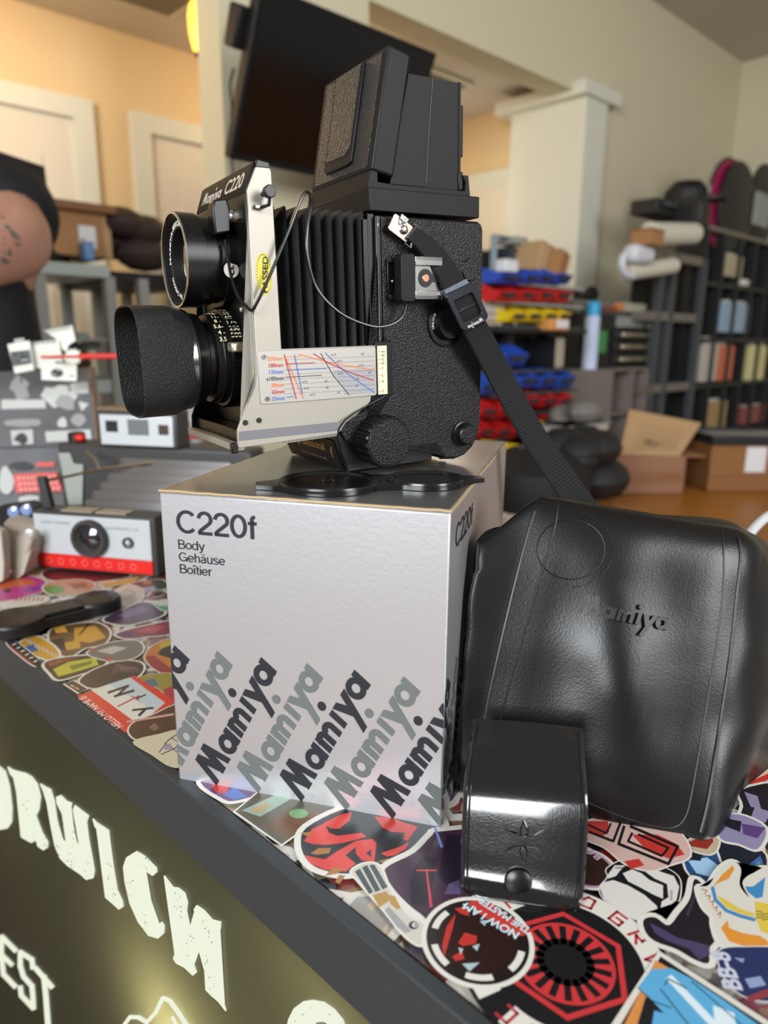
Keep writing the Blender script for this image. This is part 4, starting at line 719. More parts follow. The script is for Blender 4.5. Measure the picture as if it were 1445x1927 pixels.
glyph(-140, [(.4, .5), (-.4, .5), (-.4, -.5), (.3, -.5)]); glyph(-120, [(-.4, -.5), (-.1, .5), (.4, -.4)]); glyph(118, [(-.4, -.5), (-.4, .5), (.4, .5), (.4, -.5)]); glyph(140, [(-.4, .5), (.4, .5), (0, -.5)]); glyph(165, [(-.4, -.5), (.4, -.5), (.4, .5), (-.4, .5)])
e.many('red_glyphs', gl, 'b0303a')
c = onz(898, 1775, 1.0); c.z = 0; RR = .0235
e = WS('round white edged sticker with a dark centre and the words now I am the master', c); e.put('white_border', wc(c, RR), 'W', .000012); e.z = .000013; e.put('print', wc(c, RR*.91), '1c1715')
e.many('white_segments', [q for a in range(0, 360, 60) for q in ring_polys(c, RR*.72, RR*.84, a+8, a+42, 10)], 'W')
e.put('dark_centre', wc(c, RR*.70), '2a1713')
PX = lambda pts: [(lambda q: (q.x, q.y))(onz(760+x*.474, 1560+y*.474, 1.0)) for x, y in pts]
e.many('red_highlights', [PX(q) for q in ([(150, 480), (170, 400), (205, 350), (195, 400), (175, 470), (160, 520)], [(215, 465), (240, 425), (290, 440), (285, 470), (230, 480)], [(200, 330), (250, 320), (260, 360), (225, 350)], [(190, 520), (230, 500), (240, 530), (205, 540)])], 'b8352c')
e.many('pale_highlights', [PX(q) for q in ([(215, 485), (235, 490), (225, 515)], [(270, 480), (300, 470), (290, 500)], [(230, 550), (300, 545), (260, 580)], [(300, 380), (330, 375), (320, 400)])], 'a9bcc0')
e.many('red_word_shadow', [PX([(262, 300), (330, 296), (505, 420), (470, 440), (420, 432), (250, 318)])], 'c23a34')
ctext(e.root, Vector((c.x, c.y, 0)), 'NOW I AM', (978, 1763), (878, 1705), .0042, 'b9dfe6', e.z+.000004, bold=.03); ctext(e.root, Vector((c.x, c.y, 0)), 'THE MASTER', (1000, 1755), (905, 1694), .0038, 'b9dfe6', e.z+.000004, bold=.03)
c = onz(1105, 1640, 1.0); c.z = 0; RR = .0140
e = WS('round brown sticker with a pink rim just right of the small pouch', c); e.put('white_border', wc(c, RR), 'W', .000012); e.z = .000013; e.put('pink_rim', wc(c, RR*.9), 'b08ea0'); e.put('print', wc(c, RR*.8), '33211c')
ctext(e.root, Vector((c.x, c.y, 0)), 'RO', (1134, 1618), (1104, 1598), .0046, 'c6a8bc', e.z+.000002, bold=.03)
z4 = lambda *P: [(1080+x*.2526, 1400+y*.2525) for x, y in P]
S('sticker of plain white rounded shapes on black beside the large emblem', z4((190, 1100), (250, 1020), (240, 960), (330, 900), (450, 860), (640, 930), (770, 1010), (790, 1120), (750, 1240), (600, 1340), (470, 1330), (330, 1260), (220, 1180)), '17191a', (('d6d2cb', [z4((190, 1100), (210, 1060), (290, 1040), (400, 1080), (520, 1150), (610, 1230), (640, 1300), (560, 1340), (450, 1340), (330, 1270), (220, 1180)), z4((360, 990), (430, 960), (500, 990), (560, 1040), (660, 1080), (660, 1180), (590, 1150), (480, 1090), (400, 1050)), z4((530, 980), (620, 970), (740, 1010), (780, 1090), (760, 1190), (700, 1240), (640, 1260), (650, 1200), (700, 1170), (690, 1070), (600, 1030)), z4((250, 1000), (300, 930), (380, 930), (340, 970), (310, 1010), (250, 1030))]), ('17191a', [r for k in range(6) for r in [z4((305+k*13, 940), (311+k*13, 938), (316+k*13, 955), (310+k*13, 958))]]+[r for k in range(6) for r in [z4((712, 1120+k*13), (732, 1118+k*13), (732, 1123+k*13), (712, 1126+k*13))]])), 2)
S('red blotched sticker with nested black rectangular spirals under the leather case', z4((60, 620), (330, 540), (600, 580), (800, 700), (860, 860), (700, 930), (560, 970), (380, 920), (230, 800), (60, 720)), 'c9a9a0', (('b8352f', [z4((430, 700), (620, 700), (760, 770), (820, 850), (700, 880), (520, 800)), z4((90, 600), (250, 600), (260, 680), (200, 720), (100, 680)), z4((370, 900), (480, 880), (520, 930), (420, 960))]),
 ('1a1718', [z4(*q) for pts, w_ in (([(370, 640), (330, 770), (700, 920), (770, 790), (420, 640)], 22), ([(430, 690), (400, 750), (650, 860), (700, 800), (480, 700)], 18), ([(110, 680), (290, 750), (340, 620)], 20), ([(110, 630), (240, 690), (270, 620)], 16)) for q in line(pts, w_)])), 3)
S('white edged sticker of a dark violet diagonal shape in the right field', z4((515, 1340), (600, 1320), (700, 1380), (780, 1290), (860, 1180), (890, 1040), (940, 1060), (1000, 1150), (1080, 1330), (1130, 1420), (1010, 1540), (1000, 1660), (900, 1640), (760, 1560), (600, 1500), (530, 1430)), '211d24', (('4a3f60', [z4((560, 1360), (620, 1390), (760, 1470), (1000, 1530), (1010, 1600), (930, 1640), (860, 1560), (700, 1500), (600, 1440))]), ('3a3540', [z4((830, 1300), (900, 1130), (910, 1140), (850, 1320))])), 9)
S('white drawing sticker with orange, blue and yellow crayon curves', z4((920, 1100), (1000, 1080), (1080, 960), (1180, 900), (1240, 960), (1230, 1080), (1300, 1170), (1250, 1060), (1330, 990), (1460, 980), (1460, 1580), (1300, 1560), (1100, 1530), (1040, 1400), (1030, 1320), (960, 1240)), 'd4d0c4', (('d98f34', [z4((1040, 1080), (1100, 1000), (1180, 930), (1190, 960), (1150, 1030), (1060, 1070), (1025, 1110)), z4((1090, 1400), (1140, 1340), (1150, 1400), (1250, 1440), (1380, 1460), (1440, 1500), (1440, 1560), (1300, 1550), (1150, 1500))]), ('3d84b8', [z4(*q) for q in line([(1028, 1100), (1050, 1190), (1130, 1270), (1230, 1310), (1340, 1340)], 26)]+[z4((1270, 1090), (1330, 1090), (1420, 1020), (1400, 1170), (1350, 1180), (1290, 1130))]), ('d6bc4a', [z4((1050, 1150), (1130, 1190), (1240, 1260), (1340, 1290), (1330, 1320), (1220, 1290), (1120, 1240)), z4((1340, 1200), (1445, 1220), (1450, 1450), (1390, 1430), (1350, 1330))]), ('a8443a', [z4(*q) for k in range(5) for q in line([(950+k*28, 1110+k*48), (985+k*26, 1120+k*40), (970+k*28, 1145+k*44)], 7)]), ('22262a', [z4(*q) for k in range(3) for q in line([(1350, 1280+k*22), (1380, 1275+k*22), (1410, 1300+k*20), (1445, 1290+k*20)], 6)])), 6)
S('navy blue speckled sticker with pale letters at the bottom right', [(1350, 1800), (1400, 1790), (1480, 1800), (1480, 1880), (1420, 1890), (1370, 1860)], '27315c', (('8d9ac0', [[(1400, 1850), (1430, 1845), (1440, 1862), (1410, 1868)], [(1380, 1810), (1400, 1812), (1396, 1820)]]), ('8a3a40', [[(1402, 1884), (1445, 1868), (1450, 1882), (1412, 1894)]])), 2)
a_, b_ = (1368, 1805), (1393, 1868)
rt_ = bpy.data.objects['sticker']; last = [o for o in COL.objects if o.get('label', '').startswith('navy blue')][0]; lc = last.location
ctext(last, Vector((lc.x, lc.y, 0)), 'BB-8', (1396, 1872), (1368, 1800), .0072, 'c3c8d8', .00003, bold=.03)
S('comic style sticker of light blue rounded shapes on orange dots at the bottom right', [(1140, 1960), (1240, 1800), (1500, 1970), (1480, 2010), (1150, 2010)], 'd7d2c6', (('1b1d22', [[(1152, 1962), (1242, 1808), (1480, 1966), (1460, 1990)]]), ('d08a4a', [[(1160, 1965), (1232, 1815), (1262, 1832), (1215, 1880), (1200, 1930), (1190, 1970)]]),
 ('b06a34', [ell(1190+dx*7+(dy % 2)*3.5, 1840+dy*9, 1.7, 1.5, 8) for dy in range(12) for dx in range(9) if 1190+dx*7 > 1232-(dy*9+10)*.52+6 and 1190+dx*7 < 1240-dy*5 and dy > 0]),
 ('5aa6d0', [[(1198, 1868), (1225, 1832), (1262, 1830), (1300, 1850), (1360, 1890), (1430, 1940), (1440, 1975), (1290, 1975), (1262, 1930), (1225, 1890)], [(1222, 1960), (1230, 1910), (1262, 1920), (1275, 1960)]]), ('d5e4ea', [[(1252, 1850), (1262, 1842), (1350, 1935), (1340, 1945)], [(1340, 1900), (1380, 1915), (1385, 1950), (1345, 1945)]]),
 ('1b1d22', line([(1250, 1862), (1256, 1850), (1290, 1868)], 2.4)+line([(1242, 1870), (1320, 1970)], 2.2)+line([(1300, 1855), (1420, 1960)], 2)+line([(1200, 1868), (1226, 1892), (1262, 1905)], 2))), 3, rnd=False)
# ================================================================ leather case, small pouch, lens caps
from mathutils.bvhtree import BVHTree
sof = mat('soft_black_leather', '0a0a0b', .31, bump=('n', 900, .3, .0003), spec=.5); pip = mat('leather_piping', '141415', .4, bump=('n', 900, .3, .0003))
rows = [  # z height on the counter for the first row; each: LS, RS, RO, BR, BL, LO as (px, py, Y)
 [((893, 1500), .3365), ((1318, 1583), .3085), ((1385, 1500), .345), ((1450, 1405), .40), ((985, 1370), .42), ((886, 1470), .349)],
 [((899, 1440), .339), ((1338, 1500), .318), ((1425, 1415), .36), ((1470, 1340), .42), ((970, 1290), .43), ((882, 1400), .352)],
 [((912, 1340), .344), ((1358, 1370), .333), ((1462, 1290), .38), ((1480, 1220), .43), ((960, 1200), .435), ((882, 1310), .356)],
 [((936, 1230), .350), ((1376, 1250), .346), ((1478, 1190), .395), ((1480, 1130), .44), ((950, 1120), .435), ((884, 1210), .36)],
 [((962, 1120), .358), ((1389, 1130), .358), ((1462, 1100), .405), ((1450, 1060), .44), ((950, 1050), .43), ((889, 1110), .364)],
 [((988, 1020), .367), ((1398, 1045), .366), ((1434, 1040), .41), ((1415, 1015), .44), ((960, 1000), .43), ((894, 1035), .368)],
 [((1012, 944), .376), ((1392, 1006), .374), ((1415, 1030), .405), ((1380, 990), .44), ((1045, 985), .43), ((903, 1010), .372)]]
def rp(q, z=None): return onz(q[0][0], q[0][1], 1.0) if z is not None else atY(q[0][0], q[0][1], q[1])
R_ = []
for i, r in enumerate(rows):
    if i == 0: ps = [rp(r[0], 1), rp(r[1], 1), rp(r[2], 1), rp(r[3], 1), rp(r[4], 1), rp(r[5], 1)]
    else: ps = [rp(q) for q in r]
    R_.append(ps)
top = R_[-1]; cT = sum(top, Vector())/6
R_.append([p.lerp(cT, .12)+Vector((0, .006, .0035)) for p in top]); R_.append([p.lerp(cT, .55)+Vector((0, .014, .004)) for p in top])
def crc(P, n):      # closed ring, corners kept firm at the seams
    out = []; m_ = len(P)
    for i in range(m_):
        a, b, c_, d = P[i-1], P[i], P[(i+1) % m_], P[(i+2) % m_]; tb = (c_-a)*.5*.45; tc_ = (d-b)*.5*.45
        if i == 0: tb = (c_-b)*.9; 
        if i == 0: tc_ = (c_-b)*.9
        for k in range(n):
            t = k/n; out.append((2*t**3-3*t*t+1)*b+(t**3-2*t*t+t)*tb*1.6+(-2*t**3+3*t*t)*c_+(t**3-t*t)*tc_*1.6)
    return out
from mathutils import noise as mn
NR = 16; rings = [crc(p, NR) for p in R_]; cols = []
for j in range(len(rings[0])): cols.append(cat_rom([r[j] for r in rings], 8))
g = G(); grid = [[None]*len(cols) for _ in cols[0]]
FN = Vector((-.12, -.97, .2)).normalized()
for i in range(len(cols[0])):
    v_ = i/(len(cols[0])-1)
    for j in range(len(cols)):
        p = cols[j][i].copy(); seg, t = divmod(j, NR); t /= NR
        if seg == 0:      # front panel: soft belly with shallow folds
            edge = math.sin(PI*t)*math.sin(PI*min(max(v_/.8, 0), 1)); p += FN*(.0075*edge**.6 if edge > 0 else 0)
            p += FN*edge*(.0030*math.sin(t*9.0+v_*6+1.0)*math.exp(-((v_-.35)/.28)**2)+.004*mn.noise(p*22+Vector((3, 1, 2)))+.0005*mn.noise(p*70)+.0022*math.sin(t*5.2-v_*7.5+.6)*math.exp(-((v_-.3)/.22)**2))
        elif seg == 5 and v_ > .55: p += Vector((.006, .004, -.012))*math.sin(PI*t)*(v_-.55)/.45
        elif seg in (1, 5): p += (p-Vector((.145, .37, p.z))).normalized()*(.002*mn.noise(p*40)+.003*math.sin(PI*t)*math.sin(PI*min(v_/.8, 1)))
        if i == 0: p.z = 1.001
        p.z = max(p.z, 1.001); grid[i][j] = g.v(p)
for a, b in zip(grid, grid[1:]):
    for j in range(len(cols)): g.bm.faces.new([a[j], a[(j+1) % len(cols)], b[(j+1) % len(cols)], b[j]])
g.bm.faces.new(grid[0][::-1]); g.bm.faces.new(grid[-1])
for v_ in g.bm.verts:            # keep clear of the silver box
    d_ = (v_.co-BP).dot(BA)
    if d_ < .0012 and (v_.co-BP).dot(BB) > -.002: v_.co += BA*(.0012-d_)
cas = bpy.data.objects.new('leather_case', None); COL.objects.link(cas); cas.location = (.15, .36, 1.0); tag(cas, 'big soft black leather camera case with an embossed maker name beside the silver box', 'camera case')
def toloc(o, parent):             # meshes were made in world space: hang them under the thing
    o.parent = parent; o.matrix_parent_inverse = Matrix.Translation(-parent.location); return o
g2 = g.bm.copy(); bvh = BVHTree.FromBMesh(g.bm)
toloc(g.build('shell', sof, None, smooth=80), cas)
def cast(px, py, off=.0003, bv=None):
    d = ray(px, py).normalized(); h = (bv or bvh).ray_cast(CAM, d)
    return h[0]+(-d)*off if h[0] else atY(px, py, .36)
def pxline(name, pts, r, m_, par, bv=None, closed=False, off=.0):
    P = cat_rom([Vector((x, y, 0)) for x, y in pts], 8); P = [cast(p.x, p.y, off, bv) for p in P]
    return toloc(G().tube(P, r, 8, closed=closed).build(name, m_, None), par)
def colpath(j, i0=0, i1=52, r=.0011):
    return toloc(G().tube([cols[j][i]+FN*.0003 for i in range(i0, i1, 2)], r, 8).build('seam_piping', pip, None), cas)
def gridpath(j): return [grid_co[i][j] for i in range(0, 51, 2)]
pxline('seam_piping', [(1006, 962), (988, 1024), (964, 1118), (938, 1228), (914, 1338), (902, 1420)], .0010, pip, cas)
pxline('seam_piping', [(1389, 1012), (1394, 1050), (1385, 1132), (1372, 1250), (1354, 1370), (1334, 1500), (1318, 1566)], .0011, pip, cas)
pxline('panel_welt', [(1050, 940), (1044, 990), (1016, 1090), (975, 1230), (940, 1355), (925, 1420)], .00055, pip, cas)
pxline('panel_welt', [(1358, 998), (1362, 1080), (1350, 1200), (1326, 1350), (1300, 1500), (1288, 1540), (1270, 1556), (1240, 1556), (1180, 1540), (1110, 1512), (1040, 1480)], .00055, pip, cas)
pxline('embossed_ring', [(1074+64*math.cos(t), 1034+56*math.sin(t)) for t in [2*PI*k/30 for k in range(31)]], .00035, sof, cas)
pxline('embossed_ring', [(1068+86*math.cos(t), 1034+72*math.sin(t)) for t in [R(-75+k*10) for k in range(17)]], .00035, sof, cas)
g = G()
def WPX(x, y): return (1084+2.04*x+.25*y, 1152+.40*x-2.1*y)
for f in wordmark2d():
    top_ = [cast(*WPX(x, y), .0020) for x, y in f]; bot = [cast(*WPX(x, y), -.0004) for x, y in f]; a = [g.v(p) for p in bot]; b = [g.v(p) for p in top_]; n = len(a)
    g.bm.faces.new(b)
    for i in range(n): g.bm.faces.new([a[i], a[(i+1) % n], b[(i+1) % n], b[i]])
toloc(g.build('embossed_name', pip, None, smooth=30), cas)
# ---- small glossy pouch
vin = mat('glossy_black_vinyl', '0c0b0c', .16, bump=('n', 1100, .22, .0003), coat=.8, coatr=.08); vr = mat('clear_vinyl_rim', '17171a', .1, coat=1)
pr0 = [((868, 1690), None, (1090, 1727)), ((867, 1650), .2795, (1098, 1680)), ((869, 1590), .285, (1104, 1612)), ((872, 1520), .291, (1106, 1536)), ((874, 1490), .2945, (1106, 1505)), ((878, 1455), .3005, (1103, 1470)), ((884, 1405), .311, (1100, 1424)), ((891, 1356), .324, (1098, 1374))]
LFT = []; RGT = []
for l, Y, r in pr0:
    if Y is None: LFT.append(onz(*l, 1.0)+Vector((0, 0, .0015))); RGT.append(onz(*r, 1.0)+Vector((0, 0, .0015)))
    else: LFT.append(atY(*l, Y)); RGT.append(atY(*r, Y-.0135))
LFT, RGT = cat_rom(LFT, 5), cat_rom(RGT, 5); nr = len(LFT)
po = bpy.data.objects.new('small_pouch', None); COL.objects.link(po); po.location = (.065, .285, 1.0); tag(po, 'small glossy black vinyl pouch with a snap button leaning on the leather case', 'pouch')
def sheet(name, m_, off0, off1, inset=0, par=po, v0=0, rnd=0, nc=14):
    g = G(); F = []; B = []
    for i in range(nr):
        v_ = i/(nr-1)
        if v_ < v0: continue
        rowf, rowb = [], []; a, b = LFT[i], RGT[i]; t_ = (LFT[min(i+1, nr-1)]-LFT[max(i-1, 0)]).normalized(); ax = (b-a).normalized(); n = t_.cross(ax).normalized(); n = n if n.y < 0 else -n
        ins = inset
        dv = (v_-v0)
        if rnd and dv < rnd: ins += .011*(1-math.sqrt(max(0, 1-(1-dv/rnd)**2)))
        L_ = (b-a).length
        for k in range(nc+1):
            s_ = ins/L_+(1-2*ins/L_)*k/nc; p = a.lerp(b, s_); e_ = math.sin(PI*k/nc)
            rowf.append(g.v(p+n*(off0+.0012*e_))); rowb.append(g.v(p+n*off1))
        F.append(rowf); B.append(rowb)
    for a, b in zip(F, F[1:]):
        for k in range(nc): g.bm.faces.new([a[k], a[k+1], b[k+1], b[k]])
    for a, b in zip(B, B[1:]):
        for k in range(nc): g.bm.faces.new([a[k], b[k], b[k+1], a[k+1]])
    for k in range(nc): g.bm.faces.new([F[0][k], B[0][k], B[0][k+1], F[0][k+1]]); g.bm.faces.new([F[-1][k], F[-1][k+1], B[-1][k+1], B[-1][k]])
    for a, b, c_, d in zip(F, F[1:], B, B[1:]): g.bm.faces.new([a[0], b[0], d[0], c_[0]]); g.bm.faces.new([a[-1], c_[-1], d[-1], b[-1]])
    bv_ = BVHTree.FromBMesh(g.bm); o = toloc(g.build(name, m_, None, smooth=50), par); return o, bv_
sheet('pouch_body', vin, -.001, -.013, .001)
flap, fbv = sheet('flap', vin, .0016, -.0006, 0, v0=.0, rnd=.12)
rim = [(891, 1358), (884, 1405), (877, 1455), (873, 1500), (870, 1560), (868, 1620), (868, 1668), (873, 1690), (888, 1702), (920, 1708), (980, 1716), (1040, 1724), (1070, 1724), (1086, 1716), (1094, 1690), (1099, 1650), (1102, 1600), (1105, 1540), (1104, 1500), (1101, 1460), (1098, 1415), (1097, 1378)]
def shrink(pts, c_, k): return [(c_[0]+(x-c_[0])*k, c_[1]+(y-c_[1])*(k if y > c_[1] else 1)) for x, y in pts]
pxline('flap_rim', shrink(rim, (985, 1540), .975), .0011, vr, po, fbv); pxline('flap_rim', shrink(rim, (985, 1540), .90), .0005, vin, po, fbv)
c_ = cast(975, 1660, 0, fbv); n_ = (CAM-c_).normalized(); n_ = Vector((n_.x*.3, n_.y, n_.z*.35)).normalized(); u_ = n_.orthogonal().normalized(); w_ = n_.cross(u_); ms = Matrix((u_, w_, n_)).transposed().to_4x4(); ms.translation = c_
sb = toloc(G().add(G().lathe([(-.001, .0062), (.0006, .0064), (.0014, .0060), (.0022, .0045), (.0026, .0024), (.0027, .00001)], (0, 0, 0), 'z', 40), ms).build('snap_button', mat('black_snap_button', '0a0a0b', .3, spec=.5), None), po)
g = G()
def embl(polys):
    for f in polys:
        a = [g.v(cast(x, y, -.0003, fbv)) for x, y in f]; b = [g.v(cast(x, y, .0020, fbv)) for x, y in f]; n = len(a); g.bm.faces.new(b)
        for i in range(n): g.bm.faces.new([a[i], a[(i+1) % n], b[(i+1) % n], b[i]])
embl([[(944, 1562), (965, 1572), (986, 1574), (986, 1590), (965, 1592), (948, 1600)], [(1026, 1560), (1006, 1572), (988, 1574), (988, 1590), (1006, 1594), (1024, 1606)]]); embl([[(986, 1546), (992, 1564), (988, 1574), (982, 1564)], [(986, 1622), (980, 1604), (986, 1592), (992, 1604)]])
embl([[(958, 1566), (972, 1570), (966, 1576), (954, 1572)], [(1016, 1594), (1000, 1590), (1004, 1584), (1020, 1588)]])
toloc(g.build('embossed_emblem', vin, None, smooth=0), po)
for ol in ([(944, 1562), (965, 1572), (986, 1574), (1006, 1572), (1026, 1560), (1022, 1583), (1024, 1606), (1006, 1594), (986, 1592), (965, 1594), (948, 1602), (950, 1583), (944, 1562)], [(986, 1544), (994, 1564), (990, 1583), (994, 1604), (986, 1624), (978, 1604), (982, 1583), (978, 1564), (986, 1544)]):
    toloc(G().tube([cast(x, y, .0004, fbv) for x, y in ol], .0004, 8).build('emblem_outline', vr, None), po)
# ---- double lens caps
capm = mat('moulded_black_plastic', '0d0e10', .22, spec=.6, bump=('n', 700, .05)); capmat = mat('matte_moulded_plastic', '1a191a', .42)
def double_cap(name, label, A_, B_, r1, r2, th, z, tab=7, mat_=capm, tt=True):
    A_, B_ = Vector(A_), Vector(B_); d = (B_-A_); Ld = d.length; ang = math.atan2(d.y, d.x); root = thing(name, label, 'lens cover', (A_.x, A_.y, z), ang)
    xs = [-r1+(Ld+r1+r2)*(1-math.cos(PI*k/60))/2 for k in range(61)]; up_ = []
    for x in xs:
        y1 = math.sqrt(max(r1*r1-x*x, 0)); y2 = math.sqrt(max(r2*r2-(x-Ld)**2, 0)); y = max(y1, y2)
        if 0 < x < Ld: y = max(y, min(r1, r2)*(.72 if tt else .84))
        up_.append((x, max(y, .0001)))
    if tab: up_ = [(-r1-tab*.001, .0045), (-r1-tab*.001*.3, .0075)]+[p for p in up_ if -r1*.93 < p[0] < Ld+r2*.93]+[(Ld+r2+tab*.0003, .006), (Ld+r2+tab*.001, .0035)]
    out = up_+[(x, -y) for x, y in reversed(up_)]
    inr = [(x, y*.94) for x, y in out]
    g = G(); g.prism(out, 'z', 0, th*.72); tri(g).build('cap_plate', mat_, root, bev=.0004)
    for cx, r_ in ((0, r1), (Ld, r2)):
        if tt: G().lathe([(th*.6, r_*.99), (th, r_*.97), (th, r_*.80), (th*.7, r_*.77), (th*.72, .00001)], (cx, 0, 0), 'z', 64, close=False).build('cap_ring', mat_, root, smooth=30)
        else: G().lathe([(th*.7, r_*.96), (th*.94, r_*.93), (th, r_*.86), (th, .00001)], (cx, 0, 0), 'z', 64, close=False).build('cap_ring', mat_, root, smooth=50)
    if not tt: G().box(r1*.3, Ld-r2*.3, -min(r1, r2)*.6, min(r1, r2)*.6, th*.5, th*.97).build('cap_bridge', mat_, root, bev=.0008)
    return root
q = double_cap('double_lens_cover', 'thin black double lens cap lying on the silver box lid', onz(620, 908, 1.172), onz(800, 903, 1.172), .0275, .0215, .0034, 1.1703, 11)
g = G(); text(g, 'M', (-.004, -.003, .0026), (1, 0, 0), (0, 1, 0), .007, bold=.02); g.build('cap_mark', mat('dull_black_relief', '2a2a2c', .5), q)
q = double_cap('double_lens_cover', 'thick matte black double lens cap lying on the stickers at the left', onz(30, 1172, 1.008), onz(182, 1135, 1.008), .026, .0215, .0105, 1.0035, 0, capmat, False)
g = G(); text(g, 'Mamiya', (.0, 0, 0), (0, 1, 0), (-1, 0, 0), .004, bold=.01, fn=lambda X, Y: (.08-Y, -.011+X, .01055)); g.build('cap_lettering', mat('dull_black_relief', '2a2a2c', .5), q)
# ================================================================ folding camera and display on the left of the counter
p0 = onz(80, 1070, 1.0); p1 = onz(292, 1088, 1.0); ex_ = (p1-p0).normalized(); ey_ = Vector((0, 0, 1)).cross(ex_); W0 = (p1-p0).length
fcm = Matrix((ex_, ey_, Vector((0, 0, 1)))).transposed().to_4x4(); fcm.translation = p0+Vector((0, 0, .004))
fc = thing('folding_camera', 'grey folding bellows camera with a white face plate and red strip, behind the round cap', 'camera', mw=fcm)
def FL(px, py, dy):
    q = onplane(px, py, p0+ey_*dy, ey_)-(p0+Vector((0, 0, .004))); return (q.dot(ex_), dy, q.z)
gpl = mat('dark_grey_plastic', '3c3b3a', .45); lgp = mat('pale_grey_plastic', '9a9f98', .5); wpl = mat('white_metal_face', 'c6cacd', .35, .2); redpl = mat('red_plastic_strip', 'd8231d', .35)
h0 = FL(66, 962, 0)[2]
G().box(-.006, W0+.004, 0, .030, -.003, h0+.001).build('front_housing', gpl, fc, bev=.002)
fp = G().box(-.003, W0-.001, -.002, 0, .015, h0-.002).build('face_plate', wpl, fc, bev=.0006); G().box(-.002, W0-.0005, -.0026, 0, 0, .0148).build('red_strip', redpl, fc, bev=.0004)
g = G()
for i in range(8):
    cx = .012+i*(W0-.02)/8; g.lathe([(-.0032, .0036), (-.0032, .003)], (cx, 0, .0075), 'y', 14, close=False)
g.build('strip_marks', mat('pale_red_marks', 'e8857c', .4), fc)
lc_ = FL(172, 1012, -.002); G().lathe([(0, .020), (-.006, .0205), (-.008, .0195), (-.008, .0165), (-.003, .013), (-.002, .00001)], lc_, 'y', 48, close=False).build('lens_ring', gpl, fc)
G().lathe([(-.003, .0125), (-.0055, .008), (-.0065, .00001)], lc_, 'y', 32, close=False).build('lens_glass', glass, fc)
G().lathe([(0, .0058), (-.003, .0058), (-.003, .004)], FL(242, 1021, -.002), 'y', 24, close=False).build('meter_ring', gpl, fc); G().lathe([(-.001, .004), (-.003, .002), (-.0034, .00001)], FL(242, 1021, -.002), 'y', 20, close=False).build('meter_eye', mat('pale_glass', 'a8aba8', .1, spec=1), fc)
g = G(); a = FL(77, 984, -.0022); text(g, 'LAND CAMERA', a, (1, 0, 0), (0, 0, 1), .0032, width=.035); g.build('face_lettering', mat('grey_lettering', '77797c', .5), fc); g = G(); a = FL(198, 996, -.0022); text(g, 'AUTOMATIC 210', a, (1, 0, 0), (0, 0, 1), .0032, width=.038); g.build('face_lettering', mat('grey_lettering', '77797c', .5), fc)
g = G(); g.box(.027, .064, .004, .022, h0+.001, h0+.0022).box(.068, .104, .004, .022, h0+.001, h0+.0022); g.build('top_labels', mat('tan_label', 'a59884', .5), fc)
# bellows
g = G(); rings = []; NB = 7
for i in range(2*NB+1):
    t = i/(2*NB); y = .03+.125*t; pk = i % 2; e = .009 if pk else -.007
    x0, x1 = .030-.012*t-e, W0-.012+.032*t+e; z0, z1 = .006-.003*t-e, .044+.046*t+e
    rings.append([g.v((x, y, z)) for x, z in rrect(x0, x1, z0, z1, .006, 2)])
for a, b in zip(rings, rings[1:]):
    for k in range(len(a)): g.bm.faces.new([a[k], a[(k+1) % len(a)], b[(k+1) % len(a)], b[k]])
g.build('bellows', mat('grey_brown_bellows', '5a5552', .3), fc, smooth=40)
bl = FL(106, 850, .155); br = FL(470, 880, .155); zt = FL(150, 836, .155)[2]
G().box(bl[0], br[0], .157, .205, -.002, zt).build('camera_body', gpl, fc, bev=.004)
q0, q1, q2, q3 = FL(112, 852, .156), FL(133, 852, .156), FL(157, 950, .156), FL(131, 950, .156)
G().slab([(a[0], .1565, a[2]) for a in (q0, q1, FL(140, 872, .156), FL(158, 874, .156), q2, q3)], (0, -1, 0), .003).build('body_side_panel', lgp, fc, bev=.0006)
v0, v1 = FL(186, 840, .15), FL(330, 776, .15)
vf = G().box(v0[0], v1[0], .150, .185, v0[2], v1[2]).build('viewfinder', gpl, fc, bev=.003); G().box(v0[0]+.001, v1[0]-.001, .151, .184, v1[2], v1[2]+.003).build('viewfinder_top', mat('brown_top', '7a6248', .5), vf)
wx0, wx1 = FL(191, 836, .148), FL(323, 784, .148)
G().box(wx0[0], wx1[0], .1475, .151, wx0[2], wx1[2]).build('viewfinder_face', wpl, vf, bev=.001)
for a, b, m_ in (((200, 812), (220, 792), bkp), ((242, 818), (278, 790), mat('grey_window', '6d7070', .15, spec=.9)), ((299, 818), (316, 800), mat('brown_window', '4d403a', .2))):
    a, b = FL(*a, .147), FL(*b, .147); G().box(a[0], b[0], .1465, .1478, a[2], b[2]).build('finder_window', m_, vf)
bt = mat('brass_strut', '8b7a5e', .35, .7)
for pts in ([(80, 905, .02), (130, 896, .06), (187, 883, .10), (300, 868, .15)], [(187, 883, .10), (178, 862, .12), (163, 850, .14)]):
    G().tube([FL(*p) for p in pts], .0016, 8).build('strut', bt, fc)
a, b = FL(74, 897, .02), FL(92, 958, .02); G().slab([(a[0]-.003, .018, a[2]), (a[0]+.006, .018, a[2]), (b[0]+.005, .018, b[2]), (b[0]-.005, .018, b[2])], (0, 1, 0), .008).build('strut_post', gpl, fc, bev=.001)
G().lathe([(0, .011), (.010, .011), (.012, .008)], (FL(136, 832, .17)[0], .18, zt), 'z', 24).build('shutter_knob', bkp, fc); G().ball((FL(146, 822, .165)[0], .170, zt+.006), .006, (1.3, 1, .8)).build('red_button', redpl, fc)
